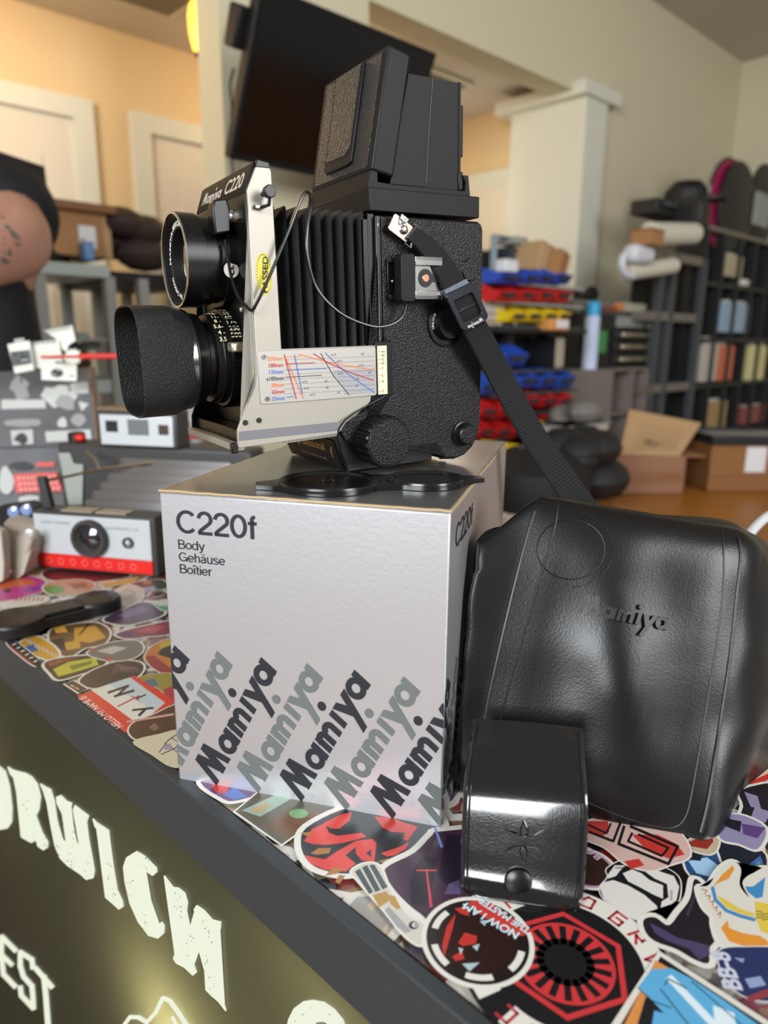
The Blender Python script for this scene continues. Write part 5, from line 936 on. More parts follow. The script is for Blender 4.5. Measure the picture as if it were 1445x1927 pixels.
# ---- pale pouch at the far left edge
wl = mat('off_white_leather', 'b9b0a3', .5, bump=('n', 120, .4, .002), var=('a59a8a', 25, .3))
pp = thing('pale_pouch', 'off-white creased leather pouch at the left edge beside the folding camera', 'pouch')
def fold(name, P, Ys, th_=.006):
    g = G(); f = []
    for (px, py), Y in zip(P, Ys): f.append(atY(px, py, Y))
    g.slab(f, (.1, .99, 0), th_); o = tri(g).build(name, wl, pp, bev=.0022, seg=3); return o
fold('front_fold', [(5, 985), (12, 1010), (22, 1090), (34, 1090), (44, 1080), (66, 1015), (66, 998), (62, 986), (14, 975)], [.74, .72, .70, .70, .70, .72, .73, .74, .75], .02)
fold('side_fold', [(-30, 985), (2, 1000), (8, 1060), (6, 1094), (-30, 1110)], [.72, .70, .69, .68, .68], .012)
toloc_ = None
G().tube([atY(*p, .715) for p in ((11, 1002), (20, 1050), (30, 1082))], .003, 8).tube([atY(*p, .715) for p in ((60, 1012), (48, 1050), (34, 1080))], .003, 8).build('crease', wl, pp)
q = atY(56, 1003, .715); G().lathe([(0, .0042), (-.002, .0042), (-.0026, .002)], q, 'y', 20, close=True).build('snap_rivet', mat('pale_rivet', 'cfd4cf', .3, .4), pp)
# small black gadget with two round glasses behind the pouch
gd = thing('binocular_viewer', 'small black viewer with two bluish round glasses behind the pale pouch', 'viewer')
a = atY(0, 985, .80); b = atY(66, 990, .78)
G().slab([atY(-20, 1030, .80), atY(64, 1030, .78), atY(64, 958, .78), atY(40, 950, .79), atY(-20, 958, .80)], (.1, .99, 0), .03).build('viewer_body', bkp, gd, bev=.003)
for px, py in ((30, 962), (54, 958)):
    q = atY(px, py, .776); G().lathe([(0, .0065), (-.006, .0065), (-.0075, .003), (-.0075, .00001)], q, 'y', 24).build('round_glass', mat('bluish_glass', '7f96c4', .15, spec=1, coat=1), gd)
# ---- display of black and white pictures
dsp = thing('photo_display', 'standing cardboard display with black and white pictures behind the folding camera', 'display', tuple(atY(60, 900, 1.1)))
def wmesh(g, name, m_, par, **k):
    o = g.build(name, m_, None, **k); o.parent = par; o.matrix_parent_inverse = Matrix.Translation(-par.location); return o
dg = mat('grey_photo_card', '75777a', .5, var=('5c5e60', 9, .2)); lg1 = mat('pale_photo_grey', 'c4c6c2', .5); mg1 = mat('mid_photo_grey', '9b9d9c', .5); pk = mat('coral_banner', 'df6a66', .5); dk = mat('dark_photo_grey', '4a4b4d', .5)
YB, YT = 1.06, 1.20
def dq(px, py, t=None, lift=0):      # upper board leans back between (py 845, Y 1.06) and (py 690, Y 1.20)
    Y = YB+(YT-YB)*(845-py)/155; return atY(px, py, Y-lift)
wmesh(G().slab([dq(-40, 842), dq(180, 838), dq(166, 694), dq(-40, 704)], (0, 1, .1), .02), 'upper_board', dg, dsp)
wmesh(G().slab([dq(166, 694, lift=-.001), dq(180, 838, lift=-.001), dq(184, 838, lift=-.001), dq(170, 692, lift=-.001)], (0, 1, .1), .02), 'board_edge', mat('brown_board_edge', '7b6656', .6), dsp)
def lq(px, py, lift=0): Y = .98+(1.05-.98)*(955-py)/110; return atY(px, py, Y-lift)
lb = wmesh(G().slab([lq(-40, 958), lq(128, 952), lq(112, 842), lq(-40, 846)], (0, 1, 0), .02), 'lower_board', dg, dsp)
def pic(pts, m_, f=dq, lift=.003): return wmesh(G().slab([f(x, y, lift=lift) for x, y in pts], (0, -1, 0), .001), 'picture', m_, dsp)
pic([(3, 770), (3, 752), (85, 752), (87, 768)], lg1); pic(blob(38, 730, 18, 20, 10, .35), mg1, lift=.002); pic(blob(112, 745, 26, 25, 12, .4), lg1); pic(blob(45, 795, 40, 8, 8), mg1)
pic(blob(125, 760, 16, 14, 9, .4), mg1, lift=.005); pic([(132, 722), (166, 718), (167, 740), (134, 742)], lg1); pic([(148, 755), (168, 760), (154, 774)], lg1); pic(blob(118, 795, 10, 10), lg1); pic(blob(150, 790, 14, 12, 8, .3), mg1); pic([(85, 812), (170, 808), (173, 828), (88, 832)], lg1); pic([(20, 810), (62, 808), (64, 835), (24, 838)], lg1); pic(blob(40, 825, 12, 10), dk, lift=.005)
g = G(); 
pic([(68, 870), (103, 869), (103, 878), (68, 878)], pk, lq); rb_ = pic([(26, 892), (107, 888), (119, 924), (30, 927)], pk, lq, .006)
pic(blob(12, 905, 14, 26, 12, .15), lg1, lq); pic(blob(55, 940, 22, 8, 8), lg1, lq); pic(blob(40, 876, 20, 8), dk, lq)
for i in range(3):
    g = G(); a, b = lq(34+i*2, 903+i*10.5, lift=.009), lq(108+i*4, 900+i*10.5, lift=.009); d_ = (b-a).normalized(); text(g, ('CAMERAS FILM', 'PHOTO PRINTS', 'DARKROOM')[i] if False else 'OOOOOOOOOO'[:10], a, d_, (0, .1, 1), .005, width=(b-a).length) if False else None
    for k in range(9): c0_ = a.lerp(b, k/9); g.slab([c0_, a.lerp(b, (k+.62)/9), a.lerp(b, (k+.62)/9)+Vector((0, 0, .0042)), c0_+Vector((0, 0, .0042))], (0, -1, 0), .0004)
    wmesh(g, 'banner_lettering_row', mat('pale_pink_row', 'f0aca6', .5), dsp)
# the paper cut-outs standing above it
wp = mat('white_paper_cutout', 'dcdcd0', .6); gk = mat('grey_ink', '55575a', .6); lgk = mat('light_grey_ink', 'a9aba4', .6)
def cut(name, label, cat_, pts, Y, art=(), grp=None):
    c = atY(*pts[0], Y); o = thing(name, label, cat_, tuple(c), group=grp)
    wmesh(G().slab([atY(x, y, Y) for x, y in pts], (0, 1, 0), .0015), 'card', wp, o)
    for m_, polys in art:
        g = G()
        for pl in polys: g.slab([atY(x, y, Y-.0006) for x, y in pl], (0, 1, 0), .0004)
        wmesh(g, 'drawing', m_, o)
    wmesh(G().tube([atY(sum(p[0] for p in pts)/len(pts), max(p[1] for p in pts)-6, Y+.004), atY(sum(p[0] for p in pts)/len(pts), 720, Y+.02)], .0012, 6), 'stick', gk, o)
cut('paper_film_canister', 'white paper cut-out of a film canister above the photo display', 'paper cut-out', [(14, 648), (55, 641), (64, 696), (28, 703)], 1.12, [(gk, [[(19, 662), (56, 658), (60, 684), (24, 690)]]), (wp, [r for y in (667, 674, 681) for r in line([(26, y), (52, y-4)], 2.5)]), (lgk, [[(26, 645), (46, 642), (45, 636), (27, 638)]])])
cut('paper_notepad', 'white paper cut-out of a ruled notepad right of the canister cut-out', 'paper cut-out', [(57, 645), (110, 639), (118, 686), (66, 694)], 1.13, [(lgk, [r for i in range(5) for r in line([(64, 662+i*6), (110, 656+i*6)], 1.4)]), (gk, [r for i in range(9) for r in line([(60+i*5.4, 643-i*.5), (61+i*5.4, 650-i*.5)], 2)])])
cut('paper_notepad', 'white paper cut-out of a torn blank notepad, topmost of the cut-outs', 'paper cut-out', [(82, 622), (135, 612), (142, 641), (128, 650), (126, 664), (112, 650), (104, 636)], 1.135, [(gk, [r for i in range(9) for r in line([(86+i*5.4, 621-i*1.0), (88+i*5.4, 628-i*1.0)], 2)])])
cut('paper_star', 'white paper cut-out of a jagged star behind the red stick', 'paper cut-out', [((137+(19 if k % 2 else 13)*math.cos(PI*k/12)), (672+(17 if k % 2 else 12)*math.sin(PI*k/12))) for k in range(24)], 1.11)
cut('paper_camera', 'white paper cut-out of a compact camera below the star cut-out', 'paper cut-out', [(77, 684), (144, 686), (144, 717), (78, 715)], 1.10, [(gk, [ell(107, 702, 12, 8.5)]), (wp, [ell(107, 702, 8, 5.5)]), (lgk, [ell(107, 702, 5, 3.5)]), (gk, [[(130, 706), (140, 707), (140, 709), (130, 708)], [(104, 684), (116, 684), (115, 680), (105, 680)]])])
rs = thing('red_stick', 'thin bright red stick in front of the paper star cut-out', 'stick', tuple(atY(80, 672, 1.06))); wmesh(G().tube([atY(78, 672, 1.07), atY(150, 671, 1.06)], .0022, 10).tube([atY(150, 671, 1.06), atY(245, 670, 1.05)], .004, 10), 'rod', mat('red_rod', 'c8241f', .4), rs)
tb = thing('printed_tube', 'grey printed paper roll standing behind the folding camera finder', 'paper roll', tuple(atY(350, 850, 1.05)))
wmesh(G().lathe([(0, .026), (.195, .026)], (atY(352, 868, 1.08).x, atY(352, 868, 1.08).y, 1.0), 'z', 32), 'roll', mat('printed_grey_paper', 'a9a8a4', .6, var=('77787a', 130, .06)), tb); wmesh(G().lathe([(.098, .0263), (.106, .0263)], (atY(352, 868, 1.08).x, atY(352, 868, 1.08).y, 1.0), 'z', 32, close=False), 'red_band', mat('dull_red_band', 'b0463f', .6), tb)
# ================================================================ ROOM
def RM(a, b, z): m = Matrix((RB, -RA, Vector((0, 0, 1)))).transposed().to_4x4(); m.translation = room(a, b, z); return m
ROOM = RM(0, 0, 0)     # local x = b, y = -a, z
def rbox(g, a0, a1, b0, b1, z0, z1): return g.box(b0, b1, -a1, -a0, z0, z1)
def struct(g, name, m_, parent=None, **k):
    o = g.build(name, m_, parent, smooth=0, **k); 
    if parent is None: o.matrix_world = ROOM; o['kind'] = 'structure'
    return o
wallm = mat('painted_wall', 'cbc3a6', .8, bump=('n', 30, .05, .002)); wallw = mat('cream_wall', 'd9bf93', .8); ceil = mat('ceiling_paint', 'c6bdb2', .85); trimm = mat('white_trim_paint', 'd2d2c2', .5); doorm = mat('white_door_paint', 'd5cdbb', .45)
floorm = mat('orange_brown_floor', '7d5a3a', .4, var=('6a4a2e', 6, .2))
struct(rbox(G(), -3.2, 2.2, -3.0, 4.8, -.05, 0), 'floor', floorm)
struct(rbox(G(), -1.9, 1.2, 0.6, 4.8, 2.80, 2.9), 'ceiling', ceil)
struct(rbox(G(), -3.1, -2.02, -1.2, 3.3, 2.37, 2.45), 'ceiling_back', ceil)
struct(rbox(G(), -2.02, -1.9, 2.99, 4.6, 0, 2.8), 'wall_left', wallm)
struct(rbox(G(), -2.02, -1.9, 1.172, 2.99, 2.29, 2.8).box(-.5, 1.172, 1.9, 2.02, 2.37, 2.8), 'wall_lintel', wallm)
struct(rbox(G(), -2.02, -1.9, 1.172, 1.72, 0, 2.29), 'wall_pier', wallm)
struct(rbox(G(), -3.0, 1.2, 4.6, 4.72, 0, 2.8), 'wall_right', wallm)
struct(rbox(G(), -3.02, -2.9, -1.2, 3.3, 0, 2.37), 'wall_back', wallw)
struct(rbox(G(), -2.9, -2.3, 3.12, 3.22, 0, 2.37), 'wall_end', wallw)
struct(rbox(G(), -2.26, -1.86, 2.95, 3.12, 0, 2.27), 'wall_column', trimm)
struct(rbox(G(), -2.32, -1.84, 2.90, 3.20, 2.27, 2.325), 'trim_0', trimm)
# doors in the back wall
def room_door(n, b0, b1, zt):
    m_ = trimm; struct(rbox(G(), -2.9, -2.87, b0-.075, b0, 0, zt+.07), f'trim_{n*3-2}', m_); struct(rbox(G(), -2.9, -2.87, b1, b1+.075, 0, zt+.07), f'trim_{n*3-1}', m_); struct(rbox(G(), -2.9, -2.87, b0, b1, zt, zt+.07), f'trim_{n*3}', m_)
    d_ = struct(rbox(G(), -2.898, -2.892, b0, b1, 0.01, zt), f'door_{n}', doorm); w_ = b1-b0
    g = G()
    for z0_, z1_ in ((.25, .95), (1.10, zt-.14)):
        for x0, x1 in ((b0+.12, b0+w_/2-.05), (b0+w_/2+.05, b1-.12)) if n == 1 else ((b0+.12, b1-.12),):
            rbox(g, -2.893, -2.886, x0, x1, z0_, z1_)
    g.build('door_panel', doorm, d_, bev=.004); rbox(G(), -2.893, -2.875, b1-.09, b1-.05, .98, 1.02).build('door_handle', chrome, d_, bev=.006)
room_door(1, .38, 1.14, 2.03); room_door(2, 1.44, 2.2, 2.03)
struct(rbox(G(), -2.65, -2.26, 3.10, 3.12, 2.02, 2.09), 'trim_7', trimm); struct(rbox(G(), -2.65, -2.26, 3.105, 3.118, 0, 2.02), 'door_3', doorm)
for n_, (b0, b1, a0, a1), lab in ((1, (1.06, 1.42, -2.62, -2.40), 'long grey ceiling vent near the warm lamp'), (2, (2.30, 2.72, -2.46, -2.30), 'grey ceiling vent above the open doorway')):
    t = thing('ceiling_vent', lab, 'vent', mw=ROOM)
    rbox(G(), a0, a1, b0, b1, 2.355, 2.372).build('vent_frame', trimm, t, bev=.003)
    for k in range(6): rbox(G(), a0+.02+k*(a1-a0-.04)/6, a0+.02+(k+.55)*(a1-a0-.04)/6, b0+.02, b1-.02, 2.35, 2.358).build('slat', mat('vent_grey', '77705f', .6), t)
# warm lamp
q = onplane(367, 50, RA*-2.35, RA)
lp_ = thing('pendant_bulb', 'glowing yellow glass pendant bulb at the top of the pale pillar', 'lamp', tuple(q))
g = G(); g.lathe([(-.075, .006), (-.06, .012), (-.02, .020), (.03, .022), (.06, .016), (.075, .008)], (0, 0, 0), 'z', 24); g.build('glass_bulb', mat('warm_glowing_glass', 'ffb340', .3, emit=3.2), lp_)
G().lathe([(-.09, .004), (-.075, .007)], (0, 0, 0), 'z', 12).build('bulb_tip', bkp, lp_); G().lathe([(.075, .014), (.12, .012)], (0, 0, 0), 'z', 16).build('socket', bkp, lp_); G().tube([(0, 0, .12), (0, 0, 2.37-q.z)], .004, 6).build('cord', bkp, lp_)
G().lathe([(-.05, .003), (-.01, .008), (.04, .008), (.055, .003)], (0, 0, 0), 'z', 12).build('filament', mat('hot_filament', 'fff2c0', .3, emit=12), lp_)
def pt(name, loc, pw, col, r=.15):
    d = bpy.data.lights.new(name, 'POINT'); d.energy = pw; d.color = col; d.shadow_soft_size = r; o = bpy.data.objects.new(name, d); COL.objects.link(o); o.location = loc
pt('back_room_lamp_light', room(-2.45, .7, 2.15), 7, (1, .66, .32)); pt('back_room_lamp_light_b', room(-2.5, 1.9, 2.2), 5, (1, .68, .36)); pt('back_room_daylight', room(-2.5, 2.75, 1.9), 2.6, (1, .95, .82))
# wall television
def TP(px, py, a): b_, z_ = pa(px, py, a); return room(a, b_, z_)
bl_, tl_, tr_, br_ = TP(433, 300, -1.72), TP(474, -40, -1.56), TP(760, 100, -1.56), TP(745, 360, -1.72)
u_ = ((tr_-tl_)+(br_-bl_)); u_.z = 0; u_.normalize(); v_ = ((tl_-bl_)).normalized(); v_ = (v_-u_*v_.dot(u_)).normalized(); n_ = u_.cross(v_)
tm = Matrix((u_, v_, n_)).transposed().to_4x4(); tm.translation = bl_; Wt, Ht = .60, (tl_-bl_).length
tv = thing('wall_television', 'black flat television tilted on a bracket on the pale pillar', 'television', mw=tm)
s_ = 1 if n_.dot(CAM-bl_) > 0 else -1
G().box(0, Wt, 0, Ht, -.035*s_, 0).build('casing', blkm, tv, bev=.004); G().box(.012, Wt-.012, .018, Ht-.012, 0, .002*s_).build('screen', mat('dark_screen', '060606', .12, spec=.6), tv)
G().box(.0, .0, 0, 0, 0, 0).bm.free(); G().box(.05, .30, .18, Ht-.1, -.075*s_, -.03*s_).build('bracket', blk, tv, bev=.01); G().box(-.02, .06, Ht*.62, Ht*.86, -.09*s_, -.04*s_).build('bracket_arm', blkm, tv, bev=.006)
ca = thing('hanging_cable', 'thin dark cable hanging behind the left edge of the television', 'cable', tuple(TP(432, 230, -1.85)))
wmesh(G().tube(cat_rom([TP(*p, -1.87) for p in ((440, 130), (433, 160), (436, 200), (433, 260), (436, 300), (440, 340))], 5), .004, 6), 'cable_run', blkm, ca)
# ---- generic furniture helpers in the room frame (front face on the plane A = a, seen extents from two pixels)
def rthing(name, label, cat_, px0, py0, px1, py1, a, group=None):
    b0, _ = pa(px0, (py0+py1)/2, a); b1, _ = pa(px1, (py0+py1)/2, a); _, z1 = pa((px0+px1)/2, py0, a); _, z0 = pa((px0+px1)/2, py1, a)
    t = thing(name, label, cat_, mw=RM(a, b0, z0), group=group); return t, b1-b0, z1-z0
bks = mat('black_shelf_metal', '17181a', .5); gms = mat('grey_shelf_metal', '8d8f8a', .5); dgm = mat('steel_grey_post', '3d4045', .5)
def simple(name, label, cat_, r, a, d, m_, parts=(), bev=.004, group=None, main='body'):
    t, w_, h_ = rthing(name, label, cat_, *r, a, group=group); G().box(0, w_, 0, d, 0, h_).build(main, m_, t, bev=bev)
    for nm, (x0, x1, y0, y1, z0, z1), mm_ in parts: G().box(x0*w_, x1*w_, y0, y1, z0*h_, z1*h_).build(nm, mm_, t, bev=bev*.5)
    return t, w_, h_
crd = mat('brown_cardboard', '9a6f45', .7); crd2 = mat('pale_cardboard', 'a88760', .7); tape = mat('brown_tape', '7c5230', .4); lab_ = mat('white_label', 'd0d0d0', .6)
# left: shelving rack behind the person
t = thing('metal_rack', 'pale grey metal shelving rack behind the person', 'shelf', mw=ROOM)
mint = mat('pale_mint_metal', 'a3aea6', .45)
b0, zt_ = pa(60, 500, -2.12); b1, _ = pa(206, 492, -2.12); b2, _ = pa(330, 520, -2.12); _, zs = pa(140, 495, -2.12); _, zs2 = pa(190, 722, -2.12)
rbox(G(), -2.5, -2.12, b0-.2, b1, zs-.035, zs).build('top_shelf', mint, t, bev=.003); rbox(G(), -2.55, -2.16, b1, b2+.1, zs-.05, zs-.01).build('top_shelf', blkm, t, bev=.003)
rbox(G(), -2.5, -2.14, b0-.2, b1+.06, zs2-.03, zs2+.01).build('shelf', mint, t, bev=.003); rbox(G(), -2.5, -2.14, b0-.2, b1+.06, zs2+.12, zs2+.13).build('shelf', gms, t, bev=.003)
for b_ in (b0+.02, b1, (b1+b2)/2, b2):
    for a_ in (-2.48, -2.14): rbox(G(), a_-.015, a_+.015, b_-.015, b_+.015, 0, zs-.03).build('post', gms, t)
rbox(G(), -2.5, -2.14, b0-.2, b2, .3, .33).build('shelf', gms, t)
simple('cardboard_box', 'open brown cardboard box on the pale rack behind the person', 'box', (100, 385, 208, 482), -2.2, .22, crd, [('flap', (-.02, 1.05, -.03, .0, .86, 1.02), tape), ('label', (.42, .72, -.006, 0, .15, .6), lab_), ('tape', (.85, 1.0, -.004, 0, 0, .8), crd2)])
simple('spray_can', 'small blue and white can in front of the open cardboard box', 'can', (160, 455, 178, 490), -2.15, .04, mat('blue_can', '5f86b4', .35, .3), [('lid', (.2, .8, .005, .03, 1, 1.25), lab_)])
def heap(name, label, cat_, px, py, a, rx, ry, rz, col, n=7, seed=1):
    b_, z_ = pa(px, py, a); t = thing(name, label, cat_, mw=RM(a, b_, z_)); rr = random.Random(seed); g = G()
    for i in range(n): g.ball((rr.uniform(-rx, rx)*.6, rr.uniform(0, ry), rr.uniform(.1, .8)*rz), rr.uniform(.25, .5)*rz, (1.4, 1, .8), 12)
    g.build('body', mat('heap_'+col, col, .6), t); return t
heap('camera_bag', 'lumpy dark brown bag on the black shelf left of the twin lens camera', 'bag', 262, 488, -2.2, .13, .15, .14, '2e2320', 9, 3)
heap('cloth_bundle', 'small black cloth bundle on the pale rack beside the person', 'cloth', 128, 490, -2.2, .06, .1, .05, '1a1716', 5, 5)
simple('yellow_pack', 'small yellow pack behind the brown bag on the rack', 'pack', (216, 414, 242, 446), -2.35, .08, mat('yellow_pack_card', 'c2a228', .6), [('pack_top', (.1, .9, .01, .07, 1, 1.12), crd)])
heap('bowl_stack', 'pale bowls in a heap on the lower level of the metal rack', 'bowls', 178, 665, -2.2, .05, .1, .06, '8f9a98', 4, 8)
heap('film_heap', 'dark ochre heap on the tray of the metal rack', 'film rolls', 165, 690, -2.2, .06, .1, .05, '4f3f26', 5, 9)
# ---- right: parts rack with coloured bins
def bin_(label, px0, py0, px1, py1, a, m_, group='coloured hopper bins on the parts rack'):
    t, w_, h_ = rthing('parts_bin', label, 'bin', px0, py0, px1, py1, a, group); g = G(); d = .12
    g.hexa([(0, .01, 0), (w_, .01, 0), (w_, d, 0), (0, d, 0), (0, -.012, h_*.62), (w_, -.012, h_*.62), (w_, d, h_*.62), (0, d, h_*.62)]); g.build('tray', m_, t, bev=.003)
    G().prism([(0, h_*.6), (d, h_*.6), (d, h_), (.05, h_)], 'x', 0, w_*.07).prism([(0, h_*.6), (d, h_*.6), (d, h_), (.05, h_)], 'x', w_*.93, w_).build('side_wing', m_, t); G().box(w_*.25, w_*.75, -.016, -.004, h_*.25, h_*.5).build('label_slot', mat('dark_slot', '26262a', .6), t)
bc = {'blue': mat('blue_bin', '2348a8', .4), 'red': mat('red_bin', 'b81a1e', .4), 'yellow': mat('yellow_bin', 'd8b81a', .4)}
rowsb = [('blue', 505, 534, [(938, 980), (985, 1010), (1012, 1038), (1042, 1074)], 'top row'), ('red', 535, 568, [(934, 974), (976, 1005), (1010, 1040), (1043, 1074)], 'row just under the top blue bins'), ('yellow', 577, 606, [(958, 988), (990, 1018), (1020, 1046), (1048, 1072)], 'only yellow row'),
 ('blue', 650, 688, [(945, 992)], 'row under the black shelf'), ('blue', 694, 730, [(975, 1010), (1013, 1045), (1048, 1080)], 'lower blue row'), ('blue', 706, 742, [(903, 936)], 'gap between the camera and the strap'), ('red', 734, 766, [(984, 1014), (1017, 1046), (1049, 1075)], 'red row under the lower blue row'), ('red', 774, 806, [(1000, 1034), (1038, 1068)], 'bottom red row right of the strap'), ('red', 754, 786, [(902, 932), (936, 966)], 'red row left of the strap'), ('red', 792, 824, [(898, 926), (930, 958), (962, 990)], 'bottom red row left of the strap')]
onm = ['leftmost', 'second', 'third', 'fourth']
for c_, y0, y1, xs, nm in rowsb:
    for i, (x0, x1) in enumerate(xs): bin_(f'{c_} parts bin, '+(f'{onm[i] if i < len(xs)-1 else "rightmost"} in the {nm}' if len(xs) > 1 else f'single one in the {nm}'), x0, y0, x1, y1, -1.35, bc[c_])
t = thing('parts_rack', 'dark parts rack with coloured bins behind the camera and its strap', 'rack', mw=ROOM)
b0, _ = pa(870, 600, -1.5); b1, _ = pa(1082, 600, -1.4)
for py in (535, 570, 612, 692, 732, 768, 808, 828): _, z_ = pa(980, py, -1.45); rbox(G(), -1.5, -1.37, b0, b1, z_-.012, z_-.004).build('shelf', gms if py < 600 else dgm, t)
for b_ in (b0, (b0+b1)/2, b1): rbox(G(), -1.52, -1.49, b_-.015, b_+.015, .3, pa(980, 520, -1.45)[1]).build('post', dgm, t)
rbox(G(), -1.54, -1.525, b0, b1, .3, pa(980, 622, -1.45)[1]).build('back_panel', bks, t); rbox(G(), -1.5, -1.36, b0, b1+.02, pa(980, 626, -1.4)[1], pa(980, 618, -1.4)[1]).build('wide_shelf', bks, t)
simple('parcel', 'white and orange small parcel at the right end of the yellow bins', 'parcel', (1036, 600, 1072, 622), -1.33, .06, mat('orange_card', 'c98a4a', .6), [('label', (.3, .9, -.004, 0, .2, .9), lab_)])
simple('paper_stack', 'pale stack of papers left of the yellow bins', 'papers', (876, 565, 950, 606), -1.4, .1, mat('grey_paper', 'a7a29a', .7), [('sheet', (0, 1.02, -.01, .08, .45, .5), lab_)])
def tilted(name, label, cat_, px0, py0, px1, py1, a, d, m_, ang, parts=()):
    t, w_, h_ = simple(name, label, cat_, (px0, py0, px1, py1), a, d, m_, parts); t.matrix_world = t.matrix_world @ Matrix.Rotation(R(ang), 4, 'Y'); return t
tilted('cardboard_box', 'tall brown carton leaning on top of the blue bins', 'box', 1012, 448, 1048, 508, -1.4, .1, crd2, 18, [('tape', (.4, .6, -.003, 0, 0, 1), crd)])
tilted('cardboard_box', 'narrow brown carton leaning right of the taller one', 'box', 1046, 462, 1066, 518, -1.38, .08, crd, 20, [('tape', (.4, .6, -.003, 0, 0, 1), tape)])
simple('stand_lamp', 'blue grey articulated lamp arm beside the camera back', 'lamp', (930, 440, 936, 540), -1.5, .02, mat('blue_grey_metal', '7d8c92', .5), [('lamp_arm', (0, 7, 0, .02, .96, 1.0), mat('blue_grey_metal', '7d8c92', .5)), ('lamp_head', (5, 9, -.02, .06, .86, 1.0), gms)])
simple('black_case', 'black case on the rack top right behind the camera', 'case', (905, 478, 975, 512), -1.55, .14, bks, [('case_lid', (.02, .98, .01, .13, 1, 1.12), dgm)])
simple('black_case', 'dark blue grey case under the leaning cartons', 'case', (965, 470, 1010, 508), -1.5, .12, mat('slate_case', '2c333c', .5), [('case_lid', (.02, .98, .01, .11, 1, 1.1), dgm)])
simple('white_cup', 'small white cup between the dark cases', 'cup', (952, 488, 976, 512), -1.36, .04, lab_, [('cup_rim', (-.05, 1.05, -.003, .043, .92, 1.0), lab_)])
# ---- tool chest, cabinet, can
t, w_, h_ = simple('tool_chest', 'black tool chest with bright drawer handles right of the bins', 'tool chest', (1088, 592, 1228, 695), -1.53, .3, bks)
for i, z_ in enumerate((.62, .40, .17)):
    dr = G().box(w_*.42, w_*.98, -.012, 0, (z_-.07)*h_, (z_+.12)*h_).build('drawer', bks, t, bev=.002); G().box(w_*.48, w_*.95, -.03, -.012, (z_-.02)*h_, (z_+.06)*h_).build('drawer_handle', mat('champagne_metal', 'b8ad94', .3, .7), dr, bev=.004)
G().box(w_*.45, w_*.95, -.014, 0, h_*.78, h_*.97).build('clear_lid', gms, t)
t, w_, h_ = simple('tool_tray', 'grey tray of small tools on top of the tool chest', 'tray', (1082, 568, 1215, 592), -1.53, .25, mat('tray_grey', '6c6863', .5), [('red_tool', (.3, .5, -.02, .05, .2, .6), mat('dull_red_tool', '7d3a34', .5)), ('orange_knob', (.5, .56, -.03, 0, .3, .9), mat('orange_knob', 'c0763e', .5)), ('pale_tool', (.58, .95, -.02, .05, .3, 1.0), mat('pale_tool', 'aaa48f', .5))])
heap('cable_coil', 'black tangled cable coil on the tool tray', 'cable', 1132, 568, -1.57, .07, .1, .07, '1a1a1a', 8, 12)
b_, z_ = pa(1108, 698, -1.48); t = thing('spray_can', 'white spray can with a bright blue cap in front of the tool chest', 'spray can', mw=RM(-1.48, b_, z_))
G().lathe([(0, .028), (.20, .028), (.208, .022)], (0, 0, 0), 'z', 28).build('can', mat('white_blue_can', 'b7c3dc', .35), t); G().lathe([(.206, .026), (.248, .026), (.256, .02)], (0, 0, 0), 'z', 28).build('cap', mat('cyan_cap', '1f9ccc', .35), t)
simple('green_bottle', 'small green bottle behind the spray can', 'bottle', (1126, 622, 1142, 665), -1.47, .03, mat('green_plastic', '2f8040', .4), [('bottle_cap', (.3, .7, .005, .025, 1, 1.2), bks)])
simple('book', 'cream spined book left of the tool chest', 'book', (1046, 636, 1062, 692), -1.4, .12, mat('cream_spine', 'a39a84', .6), [('cover', (-.1, 0, 0, .12, 0, 1.02), bks)])
t, w_, h_ = simple('storage_cabinet', 'grey laminate cabinet with open cubbies under the tool chest', 'cabinet', (1070, 696, 1150, 860), -1.44, .35, mat('grey_laminate', '746a64', .6))
g = G(); W2 = w_*1.93
gl_ = mat('grey_laminate', '746a64', .6)
G().box(w_, W2, 0, .35, h_*.97, h_).build('cabinet_top', gl_, t); G().box(w_, W2, 0, .35, h_*.45, h_*.48).build('cubby_shelf', gl_, t); G().box(w_, W2, 0, .35, 0, h_*.03).build('cubby_shelf', gl_, t); G().box(W2-.02, W2, 0, .35, 0, h_).build('side_panel', gl_, t); G().box(w_*1.5, w_*1.53, 0, .35, h_*.03, h_*.97).build('divider', gl_, t); G().box(w_, W2, .33, .35, 0, h_).build('back_panel', dgm, t)
for k in range(3): simple('glass_jar', f'dull green glass jar in the cabinet cubby, {("upper", "middle", "lower")[k]} one', 'jar', (1178, 716+k*22, 1204, 734+k*22), -1.6, .05, mat('dull_green_glass', '55605a', .3), [('jar_lid', (.1, .9, .01, .04, 1, 1.15), gms)])
# ---- black steel shelves
t = thing('steel_shelving', 'black steel shelving with many compartments at the right edge', 'shelf', mw=ROOM)
A1 = -1.45; b0, zt_ = pa(1336, 424, A1); b1, _ = pa(1500, 480, A1)
fr = mat('taupe_metal_edge', '6a645a', .5)
for py in (424, 530, 636, 722): _, z_ = pa(1340, py, A1); rbox(G(), A1-.13, A1, b0, b1, z_-.02, z_).build('shelf_board', fr if py < 500 else bks, t)
for k in range(7): b_ = b0+(b1-b0)*(k/6); rbox(G(), A1-.13, A1, b_-.012, b_+.012, .5, zt_-.02).build('divider', bks, t)
rbox(G(), A1-.145, A1-.13, b0, b1, .5, zt_).build('back_panel', mat('near_black', '0b0b0c', .7), t)
t = thing('shelf_post_unit', 'dark steel shelf unit between the tool chest and the black shelving', 'shelf', mw=ROOM)
b0, zt_ = pa(1232, 470, -1.44); b1, _ = pa(1325, 470, -1.44)
for px_ in (1240, 1262, 1318): b_, _ = pa(px_, 600, -1.44); rbox(G(), -1.465, -1.44, b_-.02, b_+.02, .4, zt_).build('post', dgm, t)
